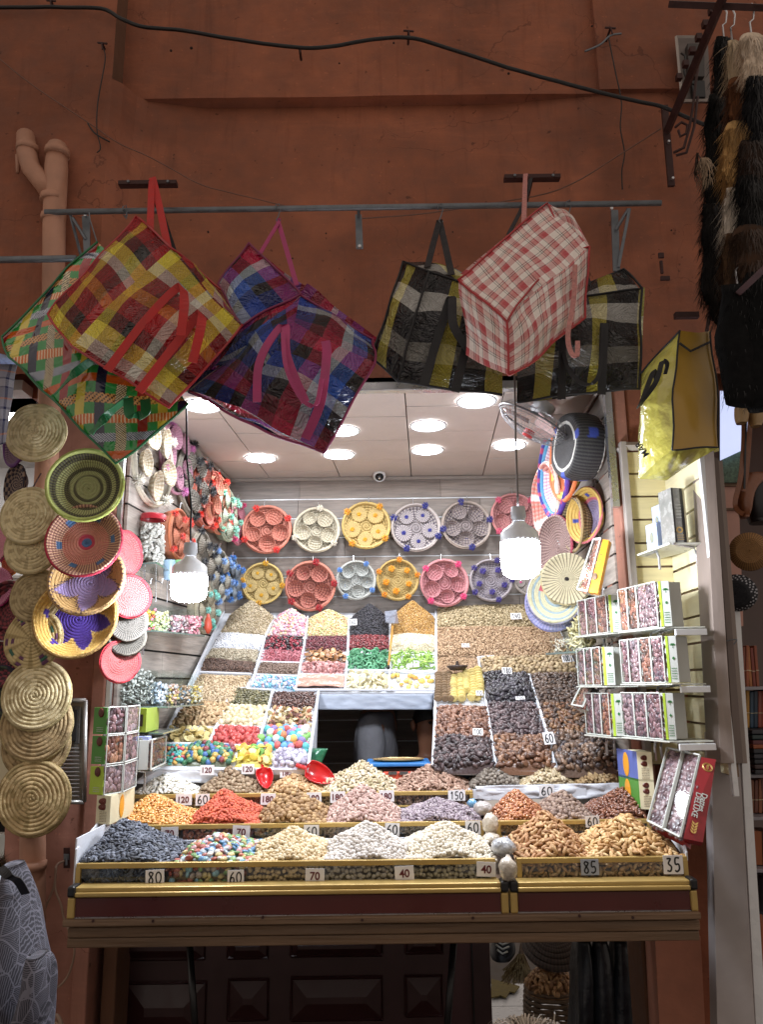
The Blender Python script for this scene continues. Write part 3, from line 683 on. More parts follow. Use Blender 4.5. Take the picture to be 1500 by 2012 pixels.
# deck and tier boxes
def tier(ua, ub, v0, v1, Y, z_rail, depth, name):
    xa, xb = xc(ua, v0, Y), xc(ub, v0, Y); z0 = zc(v1, Y)
    q = MB(); q.box(((xa+xb)/2, Y+.006, z_rail-.006), (xb-xa, .014, .013)); q.build('gold_rail', m_gold, stall, bevel=.002)
    q = MB(); q.box(((xa+xb)/2, Y+.004, z0+.002), (xb-xa, .02, .006)); q.build('gold_rail', m_gold, stall, bevel=.002)
    q = MB(); q.box(((xa+xb)/2, Y+.003, (z_rail+z0)/2-.004), (xb-xa, .003, z_rail-z0-.012)); q.build('glass_front', glass_mat(), stall)
    for x in (xa+.006, xb-.006):
        q = MB(); q.box((x, Y+.004, (z_rail+z0)/2-.002), (.012, .012, z_rail-z0-.012)); q.build('gold_upright', m_gold, stall, bevel=.001)
    for x in (xa+.001, xb-.001):
        q = MB(); q.box((x, Y+depth/2, (z_rail+z0)/2-.002), (.003, depth-.02, z_rail-z0)); q.build('glass_side', glass_mat(), stall)
    q = MB(); q.box(((xa+xb)/2, Y+depth/2, z0-.006), (xb-xa, depth, .01)); q.build('tier_base', m_maroon, stall)
    q = MB(); q.box(((xa+xb)/2, Y+depth+.0, (z0+z_rail)/2), (xb-xa-.02, .006, z_rail-z0)); q.build('tier_back', m_cloth_white, stall)
    return xa, xb, z0
TA = tier(150, 974, 1690, 1738, 2.15, Z1, .30, 'a'); TB = tier(1016, 1352, 1690, 1738, 2.15, Z1, .30, 'b')
TC = tier(215, 951, 1616, 1655, 2.48, Z2, .27, 'c'); TD = tier(976, 1280, 1612, 1650, 2.48, Z2, .27, 'd')
TE = tier(258, 930, 1556, 1586, 2.78, Z3, .20, 'e')
fbox('sloping_white_side', 146, 149, 1640, 1738, 2.16, .28, m_cloth_white, 0)
q = MB(); q.slab((xc(1353, 1690, 2.15), 2.15, Z1-.01), (xc(1353, 1690, 2.15), 2.15, Z1+.01), (xc(1318, 1560, 2.46), 2.46, Z1+.13), (xc(1318, 1640, 2.46), 2.46, Z1-.01), .004, Vector((1, 0, 0))); q.build('sloping_white_side', m_cloth_white, stall)
q = MB(); q.slab((xc(146, 1690, 2.15), 2.15, Z1-.04), (xc(146, 1690, 2.15), 2.15, Z1+.035), (xc(205, 1560, 2.46), 2.46, Z1+.07), (xc(205, 1640, 2.46), 2.46, Z1-.01), .004, Vector((-1, 0, 0))); q.build('sloping_white_side', m_cloth_white, stall)
# heaps on the counter: base z at the rail, cone up to the seen peak
def cone_heap(u0, u1, up, vp, Y0, dep, zb, wide=1.12, sharp=1.0, yc=.52):
    vm = 1650 if Y0 < 2.4 else (1590 if Y0 < 2.7 else 1540)
    xa, xb = xc(u0, vm, Y0+.03), xc(u1, vm, Y0+.03); Yp = Y0+dep*yc; pk = at(up, vp, Yp); H = pk.z-zb; cx_ = pk.x; rx = (xb-xa)/2*wide; ry = dep*.56
    ph = random.uniform(0, 9)
    def S(s, t):
        x = xa+(xb-xa)*s; y = Y0+.012+(dep-.02)*(1-t)
        dx = np.where(x < cx_, (cx_-x)/max(.04, (cx_-xa)*wide), (x-cx_)/max(.04, (xb-cx_)*wide)); dy = (y-Yp)/ry
        th_ = np.arctan2(dy, dx); r = np.sqrt(dx**2+dy**2)*(1+.07*np.sin(3*th_+ph)+.05*np.sin(5*th_+2*ph)+.03*np.sin(9*th_+ph)); r = np.sqrt(r*r+.010)-.06*np.exp(-r*6)
        h = H*np.clip(1.03-r, 0, 1)**sharp
        return np.stack([x, y, zb-.004+h+.004*np.sin(x*55+ph)*np.cos(y*48+ph)], 1)
    return S
K = dict
H1 = [
 (155, 342, 240, 1606, K(label='heap of striped black and grey sunflower seeds at the counter corner nearest the left pier', size=.0168, kind='seed', pal=['#3e4450', '#4a5160', '#5b6272', '#2e323c', '#747a88'], fin='dry', singles=260, piece='sunflower_seed')),
 (345, 497, 425, 1638, K(label='heap of candy coated chocolate lentils in many colours on the front tier', size=.0185, kind='candy', pal=['#7fb5c9', '#b9c9d6', '#6f9a55', '#c96a4f', '#d9c27a', '#d49aa0', '#4a86b5', '#8cb86a', '#e3ddd2', '#b4523f'], fin='gloss', singles=240, piece='candy')),
 (492, 642, 572, 1623, K(label='heap of beige roasted chickpeas beside the coloured candy', size=.0122, kind='chick', pal=['#d9c295', '#e3cfa6', '#cdb283', '#ecdcb8'])),
 (640, 802, 718, 1611, K(label='heap of whitish floury chickpeas, middle of the front tier', size=.0122, kind='chick', pal=['#d8d0c6', '#e6e0d8', '#c8beb2', '#cfc7c0'])),
 (800, 972, 875, 1612, K(label='heap of pale cream chickpeas at the right end of the left front tray', size=.0122, kind='chick', pal=['#ddd3bd', '#e9e2d0', '#cfc2a8', '#d6ccb8']))]
def do_heaps(lst, Y, dep, zb, cat='nut heap'):
    for (u0, u1, up, vp, k) in lst:
        k = dict(k); k.setdefault('name', 'nut_heap'); heap(cat=k.pop('cat', cat), S=cone_heap(u0, u1, up, vp, Y, dep, zb), group='heaps of nuts and sweets on the counter tiers', **k)
do_heaps(H1, 2.15, .30, Z1)
do_heaps([(1018, 1165, 1068, 1592, K(label='heap of almonds in their shells beside the plastic bags at the counter joint', size=.0240, kind='shell', pal=['#c99a62', '#b98550', '#d8ac74', '#a8743f', '#c08f5c'], singles=270, piece='almond', name='almond_heap')),
          (1155, 1338, 1232, 1597, K(label='heap of paler almonds in their shells at the right corner of the counter', size=.0240, kind='shell', pal=['#d8b070', '#c99c5a', '#e2bf84', '#b9894a'], singles=270, piece='almond', name='almond_heap'))], 2.15, .30, Z1, 'almond heap')
do_heaps([(222, 372, 300, 1556, K(label='heap of yellow orange coated peanuts behind the sunflower seeds', size=.0140, kind='bean', pal=['#e0a24a', '#d8943a', '#e8b260', '#c98430'], fin='gloss')),
          (365, 512, 440, 1549, K(label='heap of bright orange red coated nuts on the middle tier', size=.0150, kind='bean', pal=['#c9512a', '#d8602f', '#b94420', '#cf5a35'])),
          (508, 642, 570, 1541, K(label='heap of brown sesame coated peanuts on the middle tier', size=.0162, kind='chick', pal=['#a98452', '#97713f', '#b8945f', '#8a6638'], singles=200, piece='peanut')),
          (637, 788, 712, 1540, K(label='heap of pinkish skinned peanuts, middle tier right of the brown sesame nuts', size=.0162, kind='bean', pal=['#b9968a', '#c8a698', '#a68276', '#cbb0a4'], singles=220, piece='peanut')),
          (785, 948, 865, 1566, K(label='low heap of purplish grey peanuts at the right end of the middle tier', size=.0128, kind='bean', pal=['#8f7f88', '#a2919a', '#7c6c76', '#b0a3a6']))], 2.48, .27, Z2)
do_heaps([(978, 1078, 1015, 1549, K(label='heap of reddish orange roasted peanuts behind the left shelled almonds', size=.0150, kind='bean', pal=['#b5703f', '#c4824e', '#a45f32'], fin='gloss')),
          (1070, 1172, 1105, 1552, K(label='heap of greyish brown hazelnuts between the orange and the dark nuts', size=.0150, kind='chick', pal=['#8d7262', '#7a6152', '#9f8572'])),
          (1165, 1282, 1225, 1546, K(label='heap of dark brown glossy nuts next to the date cartons on the right', size=.0155, kind='bean', pal=['#7a452a', '#68381f', '#8b5434'], fin='gloss'))], 2.48, .27, Z2)
do_heaps([(262, 392, 330, 1519, K(label='heap of flat white pumpkin seeds at the left end of the rear tier', size=.0215, kind='seed', pal=['#e6e2d6', '#d8d3c4', '#f0ede4', '#cfc8b5'], singles=150, piece='pumpkin_seed')),
          (390, 515, 452, 1506, K(label='heap of round brown speckled nuts in front of the white sheet', size=.0150, kind='chick', pal=['#957d5e', '#84694a', '#a68f70'])),
          (512, 640, 575, 1518, K(label='heap of golden caramel nuts under the small red scoops', size=.0165, kind='bean', pal=['#c9a472', '#b98f5a', '#d6b588'])),
          (632, 780, 712, 1493, K(label='tall heap of pistachios in shell in front of the dark hatch', size=.0180, kind='cashew', pal=['#d3c3a2', '#c4b290', '#e2d6ba', '#b5a67c'], singles=180, piece='pistachio')),
          (775, 928, 845, 1499, K(label='heap of pinkish brown shelled almonds before the blue scale', size=.0178, kind='almond', pal=['#b08c76', '#a17b64', '#c09f89', '#946f5a'], singles=180, piece='almond'))], 2.78, .20, Z3)
# goods seen through the glass fronts: one vertical layer behind every pane
def front_fill(u0, u1, v0, v1, Y, size, kind, pal, label, fin='dry'):
    xa, xb = xc(u0, v0, Y), xc(u1, v0, Y); za, zb = zc(v0, Y), zc(v1, Y)
    def S(s, t): return np.stack([xa+(xb-xa)*s, Y+.014+.004*np.sin(s*40)+0*t, za+(zb-za)*t], 1)
    heap(label, 'nut tray', S, size, kind, pal, fin=fin, layers=1, name='tray_fill', flat=.5, under=False, jit=.6, cover=1.1)
    q = MB(); q.box(((xa+xb)/2, Y+.03, (za+zb)/2), (xb-xa, .008, za-zb)); q.build('lining', mat('tray_lining', '#6d6257', rough=.8), stall)
for a in [(160, 322, 'seed', .0168, ['#3e4450', '#2e323c', '#5b6272'], 'black sunflower seeds seen through the glass beside the card eighty'), (326, 484, 'candy', .018, ['#7fb5c9', '#b4523f', '#6f9a55', '#d9c27a', '#b9a9a0', '#8a4a3a'], 'coloured candies seen through the front glass beside the handwritten sixty'),
          (488, 636, 'chick', .012, ['#cdb283', '#bda274'], 'beige chickpeas seen through the front glass beside the printed seventy'), (640, 808, 'chick', .012, ['#b9ae9f', '#a89c8b'], 'whitish chickpeas seen through the front glass beside the middle card forty'), (812, 966, 'chick', .012, ['#b8ac93', '#a99c80'], 'cream chickpeas seen through the glass at the right end of the left tray')]:
    front_fill(a[0], a[1], 1697, 1737, 2.15, a[3], a[2], a[4], a[5], 'gloss' if a[2] == 'candy' else 'dry')
front_fill(1026, 1172, 1697, 1737, 2.15, .022, 'shell', ['#b08a5c', '#9f7748', '#c29f72'], 'almonds seen through the glass left of the faded card')
front_fill(1176, 1345, 1697, 1737, 2.15, .022, 'shell', ['#b08a5c', '#a67c45', '#c29f72'], 'almonds seen through the glass beside the card thirty five')
for a in [(355, 496, 'bean', .016, ['#a8604a', '#b57a5c', '#94503c'], 'reddish coated nuts seen through the middle tier glass beside the second card seventy'), (500, 632, 'chick', .015, ['#8a7350', '#a08a66'], 'brown sesame nuts seen through the middle tier glass left of the handwritten sixty'), (636, 790, 'bean', .015, ['#8a7364', '#9c8574'], 'pinkish peanuts seen through the middle tier glass'), (794, 944, 'bean', .012, ['#7d6a5c', '#8f7c6c'], 'purplish peanuts seen through the middle tier glass at its right end'),
          (222, 350, 'bean', .013, ['#9d7c48', '#8b6b3c'], 'orange peanuts seen through the middle tier glass at its left end')]:
    front_fill(a[0], a[1], 1623, 1654, 2.48, a[3], a[2], a[4], a[5])
front_fill(984, 1274, 1619, 1650, 2.48, .015, 'bean', ['#7a5c42', '#8d6f4e', '#a5855a'], 'mixed nuts seen through the middle tier glass right of the counter joint')
for a in [(264, 430, .018, ['#a58a66', '#8f7552'], 'tan nuts seen through the rear tier glass at its left end'), (434, 620, .015, ['#8d5f42', '#7a5038'], 'brown nuts seen through the rear tier glass near the cards one hundred eighty'), (624, 780, .015, ['#9a8462', '#b59f7c'], 'pistachios seen through the rear tier glass'), (784, 924, .016, ['#8c6c58', '#7b5b48'], 'almonds seen through the rear tier glass beside the card one hundred fifty')]:
    front_fill(a[0], a[1], 1561, 1585, 2.78, a[2], 'almond', a[3], a[4])
# cards on the tiers
m_card_blue = mat('faded_blue_card', '#9fa6b3', rough=.4)
for a in [(304, 1724, 2.14, 34, 26, '80', 'white card with a large handwritten 80 on the lowest glass at left', True), (463, 1724, 2.14, 30, 25, '60', 'handwritten 60 card in front of the coloured candies', True),
          (619, 1721, 2.14, 35, 25, '70', 'printed 70 card on the lowest glass in front of the beige chickpeas', False), (795, 1716, 2.14, 35, 25, '40', 'printed 40 card on the lowest glass at the counter middle', False),
          (956, 1708, 2.14, 35, 25, '40', 'printed 40 card just left of the counter joint', False), (1324, 1699, 2.14, 36, 32, '35', 'handwritten 35 card at the right end of the front glass', True),
          (333, 1638, 2.472, 32, 23, '70', 'printed 70 card beside the peak of sunflower seeds', False), (474, 1635, 2.472, 32, 23, '70', 'printed 70 card above the coloured candy heap', False),
          (612, 1634, 2.472, 28, 23, '60', 'handwritten 60 card above the beige chickpeas', True), (771, 1630, 2.472, 27, 23, '60', 'handwritten 60 card between the two pale chickpea peaks', True),
          (930, 1626, 2.472, 28, 23, '60', 'handwritten 60 card at the right end of the middle tier', True), (1165, 1614, 2.472, 26, 20, '60', 'handwritten 60 card half buried between the two almond heaps', True),
          (361, 1571, 2.772, 30, 20, '120', 'printed 120 card above the yellow orange peanuts', False), (398, 1571, 2.772, 26, 20, '60', 'handwritten 60 card next to the printed 120 on the rear tier', True),
          (527, 1570, 2.772, 28, 20, '180', 'printed 180 card right of the orange red heap', False), (617, 1568, 2.772, 28, 20, '180', 'printed 180 card right of the brown sesame peak', False),
          (664, 1566, 2.772, 28, 20, '180', 'printed 180 card left of the pinkish peanut peak', False), (760, 1564, 2.772, 28, 20, '180', 'printed 180 card right of the pinkish peanut peak', False),
          (898, 1563, 2.772, 32, 18, '150', 'handwritten 150 card at the right end of the rear tier', True)]:
    card(a[0], a[1], a[2], a[3], a[4], a[5], a[6], a[7], roll=random.uniform(-3, 3))
card(1160, 1704, 2.142, 33, 27, '85', 'faded bluish 85 card behind the glass of the right front tray', True, color=m_card_blue)
# ================================================================== SLOPING DISPLAY BEHIND THE COUNTER
PB, PT = Vector((0, 2.90, 1.329)), Vector((0, 4.06, 1.957))
BN = Vector((0, -(PT.z-PB.z), PT.y-PB.y)).normalized()
def bp(u, v, h=0.): return on_plane(u, v, PB, BN)+BN*h
disp = empty('sloping_display', 'white paper lined sloping display of compartments behind the counter', 'display stand', (0, 3.4, 0))
def poly_slab(name, pts, m, th=.02, h=0.):
    top = [bp(u, v, h) for u, v in pts]; bot = [p-BN*th for p in top]; n = len(pts)
    q = MB(); q.add(top+bot, [tuple(range(n)), tuple(range(2*n-1, n-1, -1))]+[(i, i+n, (i+1) % n+n, (i+1) % n) for i in range(n)]); return q.build(name, m, disp)
poly_slab('sloping_board', [(440, 1204), (857, 1204), (857, 1362), (626, 1362), (606, 1512), (296, 1512)], m_cloth_white)
poly_slab('sloping_board', [(858, 1198), (1082, 1194), (1228, 1518), (850, 1512)], m_cloth_white)
def divider(pts, w=.012, h=.022):
    q = MB(); P = [bp(u, v, h/2) for u, v in pts]; q.tube(P, .006, 6); q.build('divider', m_cloth_white, disp)
    # paper flap below it
    for a, b_ in zip(pts[:-1], pts[1:]):
        A, B = bp(*a), bp(*b_); q = MB(); s = (B-A).normalized().cross(BN)*.004
        q.slab(A-s, B-s, B+s, A+s, .002, -BN); 
for d in ([(540, 1215), (522, 1253), (494, 1352)], [(605, 1215), (600, 1256), (582, 1360)], [(686, 1215), (684, 1280), (678, 1360)], [(767, 1215), (767, 1280), (765, 1360)], [(857, 1205), (858, 1360)], [(858, 1360), (851, 1510)],
          [(458, 1356), (410, 1468)], [(536, 1362), (506, 1474)], [(626, 1364), (606, 1508)], [(940, 1296), (955, 1380), (975, 1510)], [(1040, 1330), (1078, 1452), (1092, 1515)],
          [(393, 1325), (495, 1329)], [(580, 1360), (857, 1361)], [(458, 1356), (540, 1361)], [(428, 1431), (514, 1434)], [(440, 1205), (296, 1510)], [(424, 1466), (506, 1474)], [(318, 1466), (415, 1467)], [(504, 1330), (586, 1333)], [(512, 1305), (592, 1307)], [(684, 1321), (855, 1324)], [(594, 1330), (680, 1331)], [(940, 1296), (972, 1294)]): divider(d)
def tray(label, quad, size, kind, pal, bulge=.02, peak=None, **kw):
    Q = [np.array(bp(*p)) for p in quad]; S0 = bilinear(Q); n = np.array(BN); ph = random.uniform(0, 9); H = None
    if peak is not None:
        p0 = bp(peak[0], peak[2]); P1 = at(peak[0], peak[1], p0.y); H = P1.z-p0.z
    def S(s, t):
        p = S0(s, t); s_ = np.clip(s, 0, 1); t_ = np.clip(t, 0, 1)
        e = np.clip(np.minimum(np.minimum(s_, 1-s_), np.minimum(t_, 1-t_))*6, 0, 1)
        h = .006+bulge*(e**.6)*(.8+.2*np.sin(s*7+ph)*np.cos(t*5+ph))
        p = p+n*h[:, None]
        if H is not None: p[:, 2] += H*np.clip(1.05-np.sqrt(((s-.5)*1.9)**2+(t*1.0)**2), 0, 1)
        return p
    kw.setdefault('name', 'goods_tray'); kw.setdefault('cat', 'food tray'); kw.setdefault('group', 'compartments of dried fruit nuts and sweets on the sloping display')
    return heap(label, kw.pop('cat'), S, size, kind, pal, **kw)
PALE[0] = .13
TR = [
 ('heap of pistachio coloured almonds in shell in the far left corner of the display', [(452, 1216), (540, 1220), (522, 1252), (433, 1247)], .016, 'shell', ['#bba98a', '#a8956f', '#cdbc9c'], K(peak=(486, 1182, 1216))),
 ('compartment of small white sugared seeds at the left of the display', [(432, 1247), (521, 1253), (510, 1281), (415, 1279)], .0125, 'bean', ['#e2e4ea', '#d3d6df', '#f0f1f4'], K(fin='sugar')),
 ('compartment of greenish beige pistachios below the white sugared seeds', [(415, 1279), (510, 1282), (503, 1305), (402, 1299)], .014, 'cashew', ['#b3a68c', '#9e9074', '#c5b9a0'], {}),
 ('compartment of dark brown cocoa nuts below the pistachios', [(402, 1299), (503, 1306), (496, 1327), (394, 1323)], .014, 'bean', ['#5e4334', '#6f5140', '#4d3528'], {}),
 ('compartment of pale peanuts in shell, upper part left of the olive raisins', [(392, 1330), (494, 1333), (458, 1386), (366, 1380)], .020, 'peanut', ['#c4aa84', '#b29872', '#d4bc98'], K(singles=110, piece='peanut')),
 ('compartment of long peanuts in shell above the dried banana slices', [(366, 1381), (455, 1388), (430, 1428), (340, 1426)], .028, 'peanut', ['#b99a6c', '#a88558', '#c9ac80'], K(singles=120, piece='peanut')),
 ('compartment of yellowish dried banana and fruit slices at the left edge', [(336, 1432), (422, 1436), (410, 1464), (318, 1462)], .034, 'slice', ['#c9b36a', '#d8c684', '#b69c50', '#8f7a45', '#e2d6a0'], K(singles=90, piece='fruit_slice', flat=.6)),
 ('heap of pink and white twisted marshmallow sweets at the back of the display', [(543, 1220), (604, 1220), (601, 1252), (526, 1252)], .018, 'chunk', ['#e6a3ae', '#f0d6cf', '#e8c99a', '#d98aa0', '#f2ece2', '#d8b0d0'], K(peak=(573, 1200, 1220), fin='sugar')),
 ('compartment of black and dark red dried fruit strips', [(524, 1254), (600, 1256), (597, 1283), (520, 1280)], .022, 'raisin', ['#2a2226', '#8e2436', '#3a2a2e', '#a52c42'], K(fin='gloss')),
 ('compartment of pink dried papaya sticks', [(520, 1283), (597, 1285), (593, 1305), (513, 1304)], .030, 'strip', ['#c66876', '#b9545f', '#d88792'], K(flat=.5, fin='sugar')),
 ('compartment of brown hazelnut pieces above the blue sweets', [(512, 1308), (591, 1309), (587, 1331), (504, 1329)], .015, 'bean', ['#7c6455', '#8e7666', '#6a5345'], {}),
 ('compartment of light blue and white sweets', [(503, 1333), (586, 1336), (581, 1359), (496, 1353)], .018, 'bean', ['#69b7cc', '#a9d6e0', '#e6e8ee', '#7a9cc0', '#dbaebc'], K(fin='gloss')),
 ('compartment of olive green raisins above the cream balls', [(460, 1358), (535, 1363), (529, 1392), (450, 1388)], .018, 'raisin', ['#6f6a45', '#5d5838', '#80794f'], K(fin='gloss')),
 ('compartment of round cream coated balls above the red ones', [(448, 1391), (528, 1394), (515, 1431), (430, 1429)], .023, 'ball', ['#e0cfa4', '#d6c395', '#ebdcb6'], K(singles=130, piece='ball', fin='gloss')),
 ('compartment of round red coated balls', [(427, 1434), (513, 1436), (506, 1469), (414, 1466)], .022, 'ball', ['#c03a33', '#ce4a40', '#b02d2c'], K(singles=130, piece='ball', fin='gloss')),
 ('compartment of dark brown shiny dried apricots beside the hatch', [(538, 1365), (622, 1366), (617, 1394), (532, 1392)], .019, 'cashew', ['#5a3a32', '#6a463b', '#4a2e28'], K(fin='gloss')),
 ('compartment of mixed pale and red dried fruit shreds', [(531, 1396), (616, 1396), (612, 1431), (521, 1430)], .026, 'slice', ['#dcc79a', '#c9a878', '#d98a68', '#7a4f42', '#e8dab8', '#a09058'], K(flat=.8)),
 ('compartment of large multicoloured gum balls left of the hatch', [(519, 1434), (611, 1434), (606, 1478), (507, 1473)], .031, 'ball', ['#5aa0cf', '#d8574f', '#e6b24a', '#7fbf5a', '#e8e2dc', '#d684a0', '#4ab6b8', '#e07d45', '#8a78b8', '#3c78c0'], K(singles=110, piece='gum_ball', fin='sugar')),
 ('compartment of small red and turquoise jelly sweets at the lower left corner', [(312, 1470), (372, 1470), (362, 1505), (298, 1505)], .020, 'chunk', ['#3fa8a8', '#c8485a', '#d9a83c', '#56b8a0'], K(fin='sugar')),
 ('compartment of green red and blue chocolate balls', [(374, 1470), (462, 1472), (456, 1506), (363, 1505)], .024, 'ball', ['#2f7a4c', '#3d8a58', '#8a3038', '#2f62a0', '#c9a84a', '#27664a'], K(singles=100, piece='ball', fin='gloss', bulge=.03)),
 ('compartment of yellow and green sugared jelly slices', [(464, 1473), (540, 1476), (534, 1508), (457, 1506)], .032, 'slice', ['#e3c928', '#f0dc50', '#69a83c', '#e6a840', '#f2e890'], K(singles=60, piece='jelly_slice', fin='sugar', bulge=.03, flat=.5)),
 ('compartment of silvery lilac sugared almonds', [(542, 1478), (606, 1482), (602, 1510), (535, 1508)], .020, 'ball', ['#a79fb5', '#c4bfd0', '#8a8298', '#dcdae4'], K(fin='gloss', singles=60, piece='sugared_almond')),
 ('heap of pale yellow candied fruit cubes at the back of the display', [(607, 1222), (686, 1222), (684, 1252), (604, 1253)], .013, 'chunk', ['#e0cf94', '#d6bf78', '#e6b088', '#c9cf8a', '#eee2b8'], K(peak=(645, 1201, 1222), fin='sugar')),
 ('compartment of burgundy dried cranberries', [(603, 1255), (683, 1255), (681, 1281), (600, 1280)], .014, 'raisin', ['#6c2430', '#7f303c', '#571b26'], K(fin='gloss')),
 ('compartment of brown dried orange slices', [(600, 1283), (681, 1283), (680, 1303), (597, 1303)], .036, 'slice', ['#a87442', '#b98852', '#93602f'], K(flat=.3, fin='gloss')),
 ('compartment of pink dried fruit pieces below the orange slices', [(596, 1306), (680, 1306), (679, 1329), (594, 1328)], .022, 'slice', ['#cf8f8c', '#dda6a0', '#bb7672'], K(flat=.6, fin='sugar')),
 ('heap of black raisins at the back of the display', [(689, 1222), (766, 1222), (765, 1250), (687, 1251)], .014, 'raisin', ['#2c2a31', '#3a3740', '#201e24'], K(peak=(727, 1190, 1222))),
 ('compartment of dark red dried cherries', [(686, 1253), (766, 1253), (766, 1278), (685, 1279)], .015, 'raisin', ['#82262a', '#6f1d22', '#943238'], K(fin='gloss')),
 ('compartment of green candied rings', [(685, 1282), (766, 1282), (765, 1320), (684, 1320)], .034, 'ring', ['#3f9060', '#57a878', '#2f7a4c', '#6fba8a'], K(singles=110, piece='candied_ring', fin='sugar', flat=.5)),
 ('compartment of pale cream dried banana chips', [(682, 1326), (764, 1327), (763, 1359), (680, 1359)], .034, 'slice', ['#e6dcb2', '#efe7c6', '#d8ca98'], K(flat=.5, singles=70, piece='banana_chip')),
 ('heap of golden raisins at the back of the display', [(769, 1222), (855, 1222), (855, 1250), (768, 1250)], .010, 'raisin', ['#c0913f', '#ad7d30', '#cfa355'], K(peak=(812, 1184, 1222), fin='gloss')),
 ('compartment of pale slivered almonds above the green strips', [(769, 1253), (855, 1253), (856, 1281), (769, 1280)], .011, 'seed', ['#e2d6b8', '#d4c6a2', '#efe6ce'], K(bulge=.03)),
 ('compartment of bright green candied citrus strips', [(769, 1284), (856, 1284), (857, 1321), (768, 1320)], .042, 'arc', ['#8cb83c', '#a9d058', '#c6e28a', '#78a82c'], K(fin='gloss', flat=.5, cover=1.3)),
 ('compartment of yellow candied pineapple pieces on white paper', [(770, 1328), (853, 1328), (853, 1358), (768, 1358)], .034, 'chunk', ['#e8c24e', '#f0d67a', '#e0a83c', '#f2e6b0'], K(fin='gloss', layers=1, cover=.55, bulge=.004, under=False)),
 ('wide field of greyish tan walnut kernels along the back wall', [(860, 1200), (1080, 1192), (1098, 1236), (858, 1237)], .015, 'fig', ['#a8946a', '#b9a57c', '#938058', '#c6b38c'], K(bulge=.035, jit=1.1)),
 ('wide field of reddish brown almonds under the card one hundred forty', [(858, 1237), (1098, 1236), (1122, 1293), (858, 1294)], .0165, 'almond', ['#a88660', '#b5946e', '#947350', '#c3a47e'], K(bulge=.03, jit=1.1)),
 ('compartment of brown almonds above the strings of figs', [(859, 1297), (940, 1298), (946, 1330), (858, 1332)], .0165, 'almond', ['#a88660', '#b5946e', '#947350'], K(bulge=.02)),
 ('compartment of tan walnuts above the black prunes', [(943, 1296), (1122, 1293), (1140, 1324), (948, 1330)], .022, 'fig', ['#b0966a', '#bda67c', '#947c58'], K(bulge=.02)),
 ('compartment of brown Medjool like dates laid in upright lines', [(858, 1394), (958, 1394), (966, 1455), (856, 1456)], .027, 'date', ['#8a5c42', '#7a4e37', '#9b6d52', '#6c4430'], K(singles=150, piece='date', fin='gloss', cat='date tray', bulge=.03)),
 ('compartment of dark round dates under the card one hundred', [(855, 1458), (966, 1458), (974, 1512), (851, 1514)], .027, 'date', ['#3c2a2c', '#4a3536', '#2e2022', '#5a4240'], K(singles=150, piece='date', fin='gloss', cat='date tray', bulge=.04)),
 ('compartment of near black prunes under the card one hundred eighty', [(950, 1331), (1038, 1331), (1053, 1383), (957, 1383)], .028, 'date', ['#2b262b', '#38323a', '#221e23', '#46404a'], K(singles=120, piece='prune', fin='gloss', cat='prune tray', bulge=.045)),
 ('compartment of purplish brown dates in the middle of the right display', [(958, 1385), (1053, 1385), (1075, 1452), (968, 1452)], .027, 'date', ['#5a4547', '#4b383a', '#6a5454', '#3f2e31'], K(singles=150, piece='date', fin='gloss', cat='date tray')),
 ('compartment of amber brown dates still on their stalks', [(970, 1456), (1076, 1456), (1091, 1515), (977, 1513)], .031, 'date', ['#6a432a', '#7d5233', '#553320', '#8e6240'], K(singles=120, piece='date', fin='gloss', cat='date tray', bulge=.045, flat=.6)),
 ('compartment of small dark brown dates at the upper right of the display', [(1042, 1328), (1142, 1326), (1166, 1384), (1056, 1386)], .028, 'date', ['#4d3729', '#5d4433', '#3e2b20', '#6c5340'], K(singles=160, piece='date', fin='gloss', cat='date tray')),
 ('compartment of mixed amber and dark dates on the right side', [(1057, 1387), (1167, 1385), (1196, 1448), (1078, 1450)], .027, 'date', ['#5c3b25', '#7a4d2a', '#463022', '#8c6238'], K(singles=160, piece='date', fin='gloss', cat='date tray')),
 ('compartment of big wrinkled dates with one yellow fruit at the lower right', [(1080, 1454), (1198, 1452), (1226, 1520), (1094, 1518)], .031, 'date', ['#5e4636', '#70543f', '#4d392c', '#85664c', '#3f3436'], K(singles=130, piece='date', fin='gloss', cat='date tray', bulge=.05, flat=.6)),
]
for (lab, quad, size, kind, pal, kw) in TR:
    tray(lab.replace('Medjool like ', 'plump '), quad, size*.9, kind, pal, **kw)
# pinkish plastic-wrapped paste
Q = [bp(588, 1334, .02), bp(677, 1334, .02), bp(676, 1358, .02), bp(583, 1358, .02)]
g = 14; V = []; 
for j in range(g):
    for i in range(g):
        s, t = i/(g-1), j/(g-1); p = (Q[0]*(1-s)+Q[1]*s)*(1-t)+(Q[3]*(1-s)+Q[2]*s)*t; V.append(p+BN*(.006*noise.noise(p*40)+.004*math.sin(math.pi*s)))
q = MB(); q.add(V, [(j*g+i, (j+1)*g+i, (j+1)*g+i+1, j*g+i+1) for j in range(g-1) for i in range(g-1)])
tag(q.build('wrapped_paste', mat('wrapped_pink', '#c79a8a', rough=.2, coat=.8, var=.15, scale=30, bump=.8, bscale=40), smooth=True), 'flat pink brown paste block wrapped in shiny clear film', 'fruit paste')
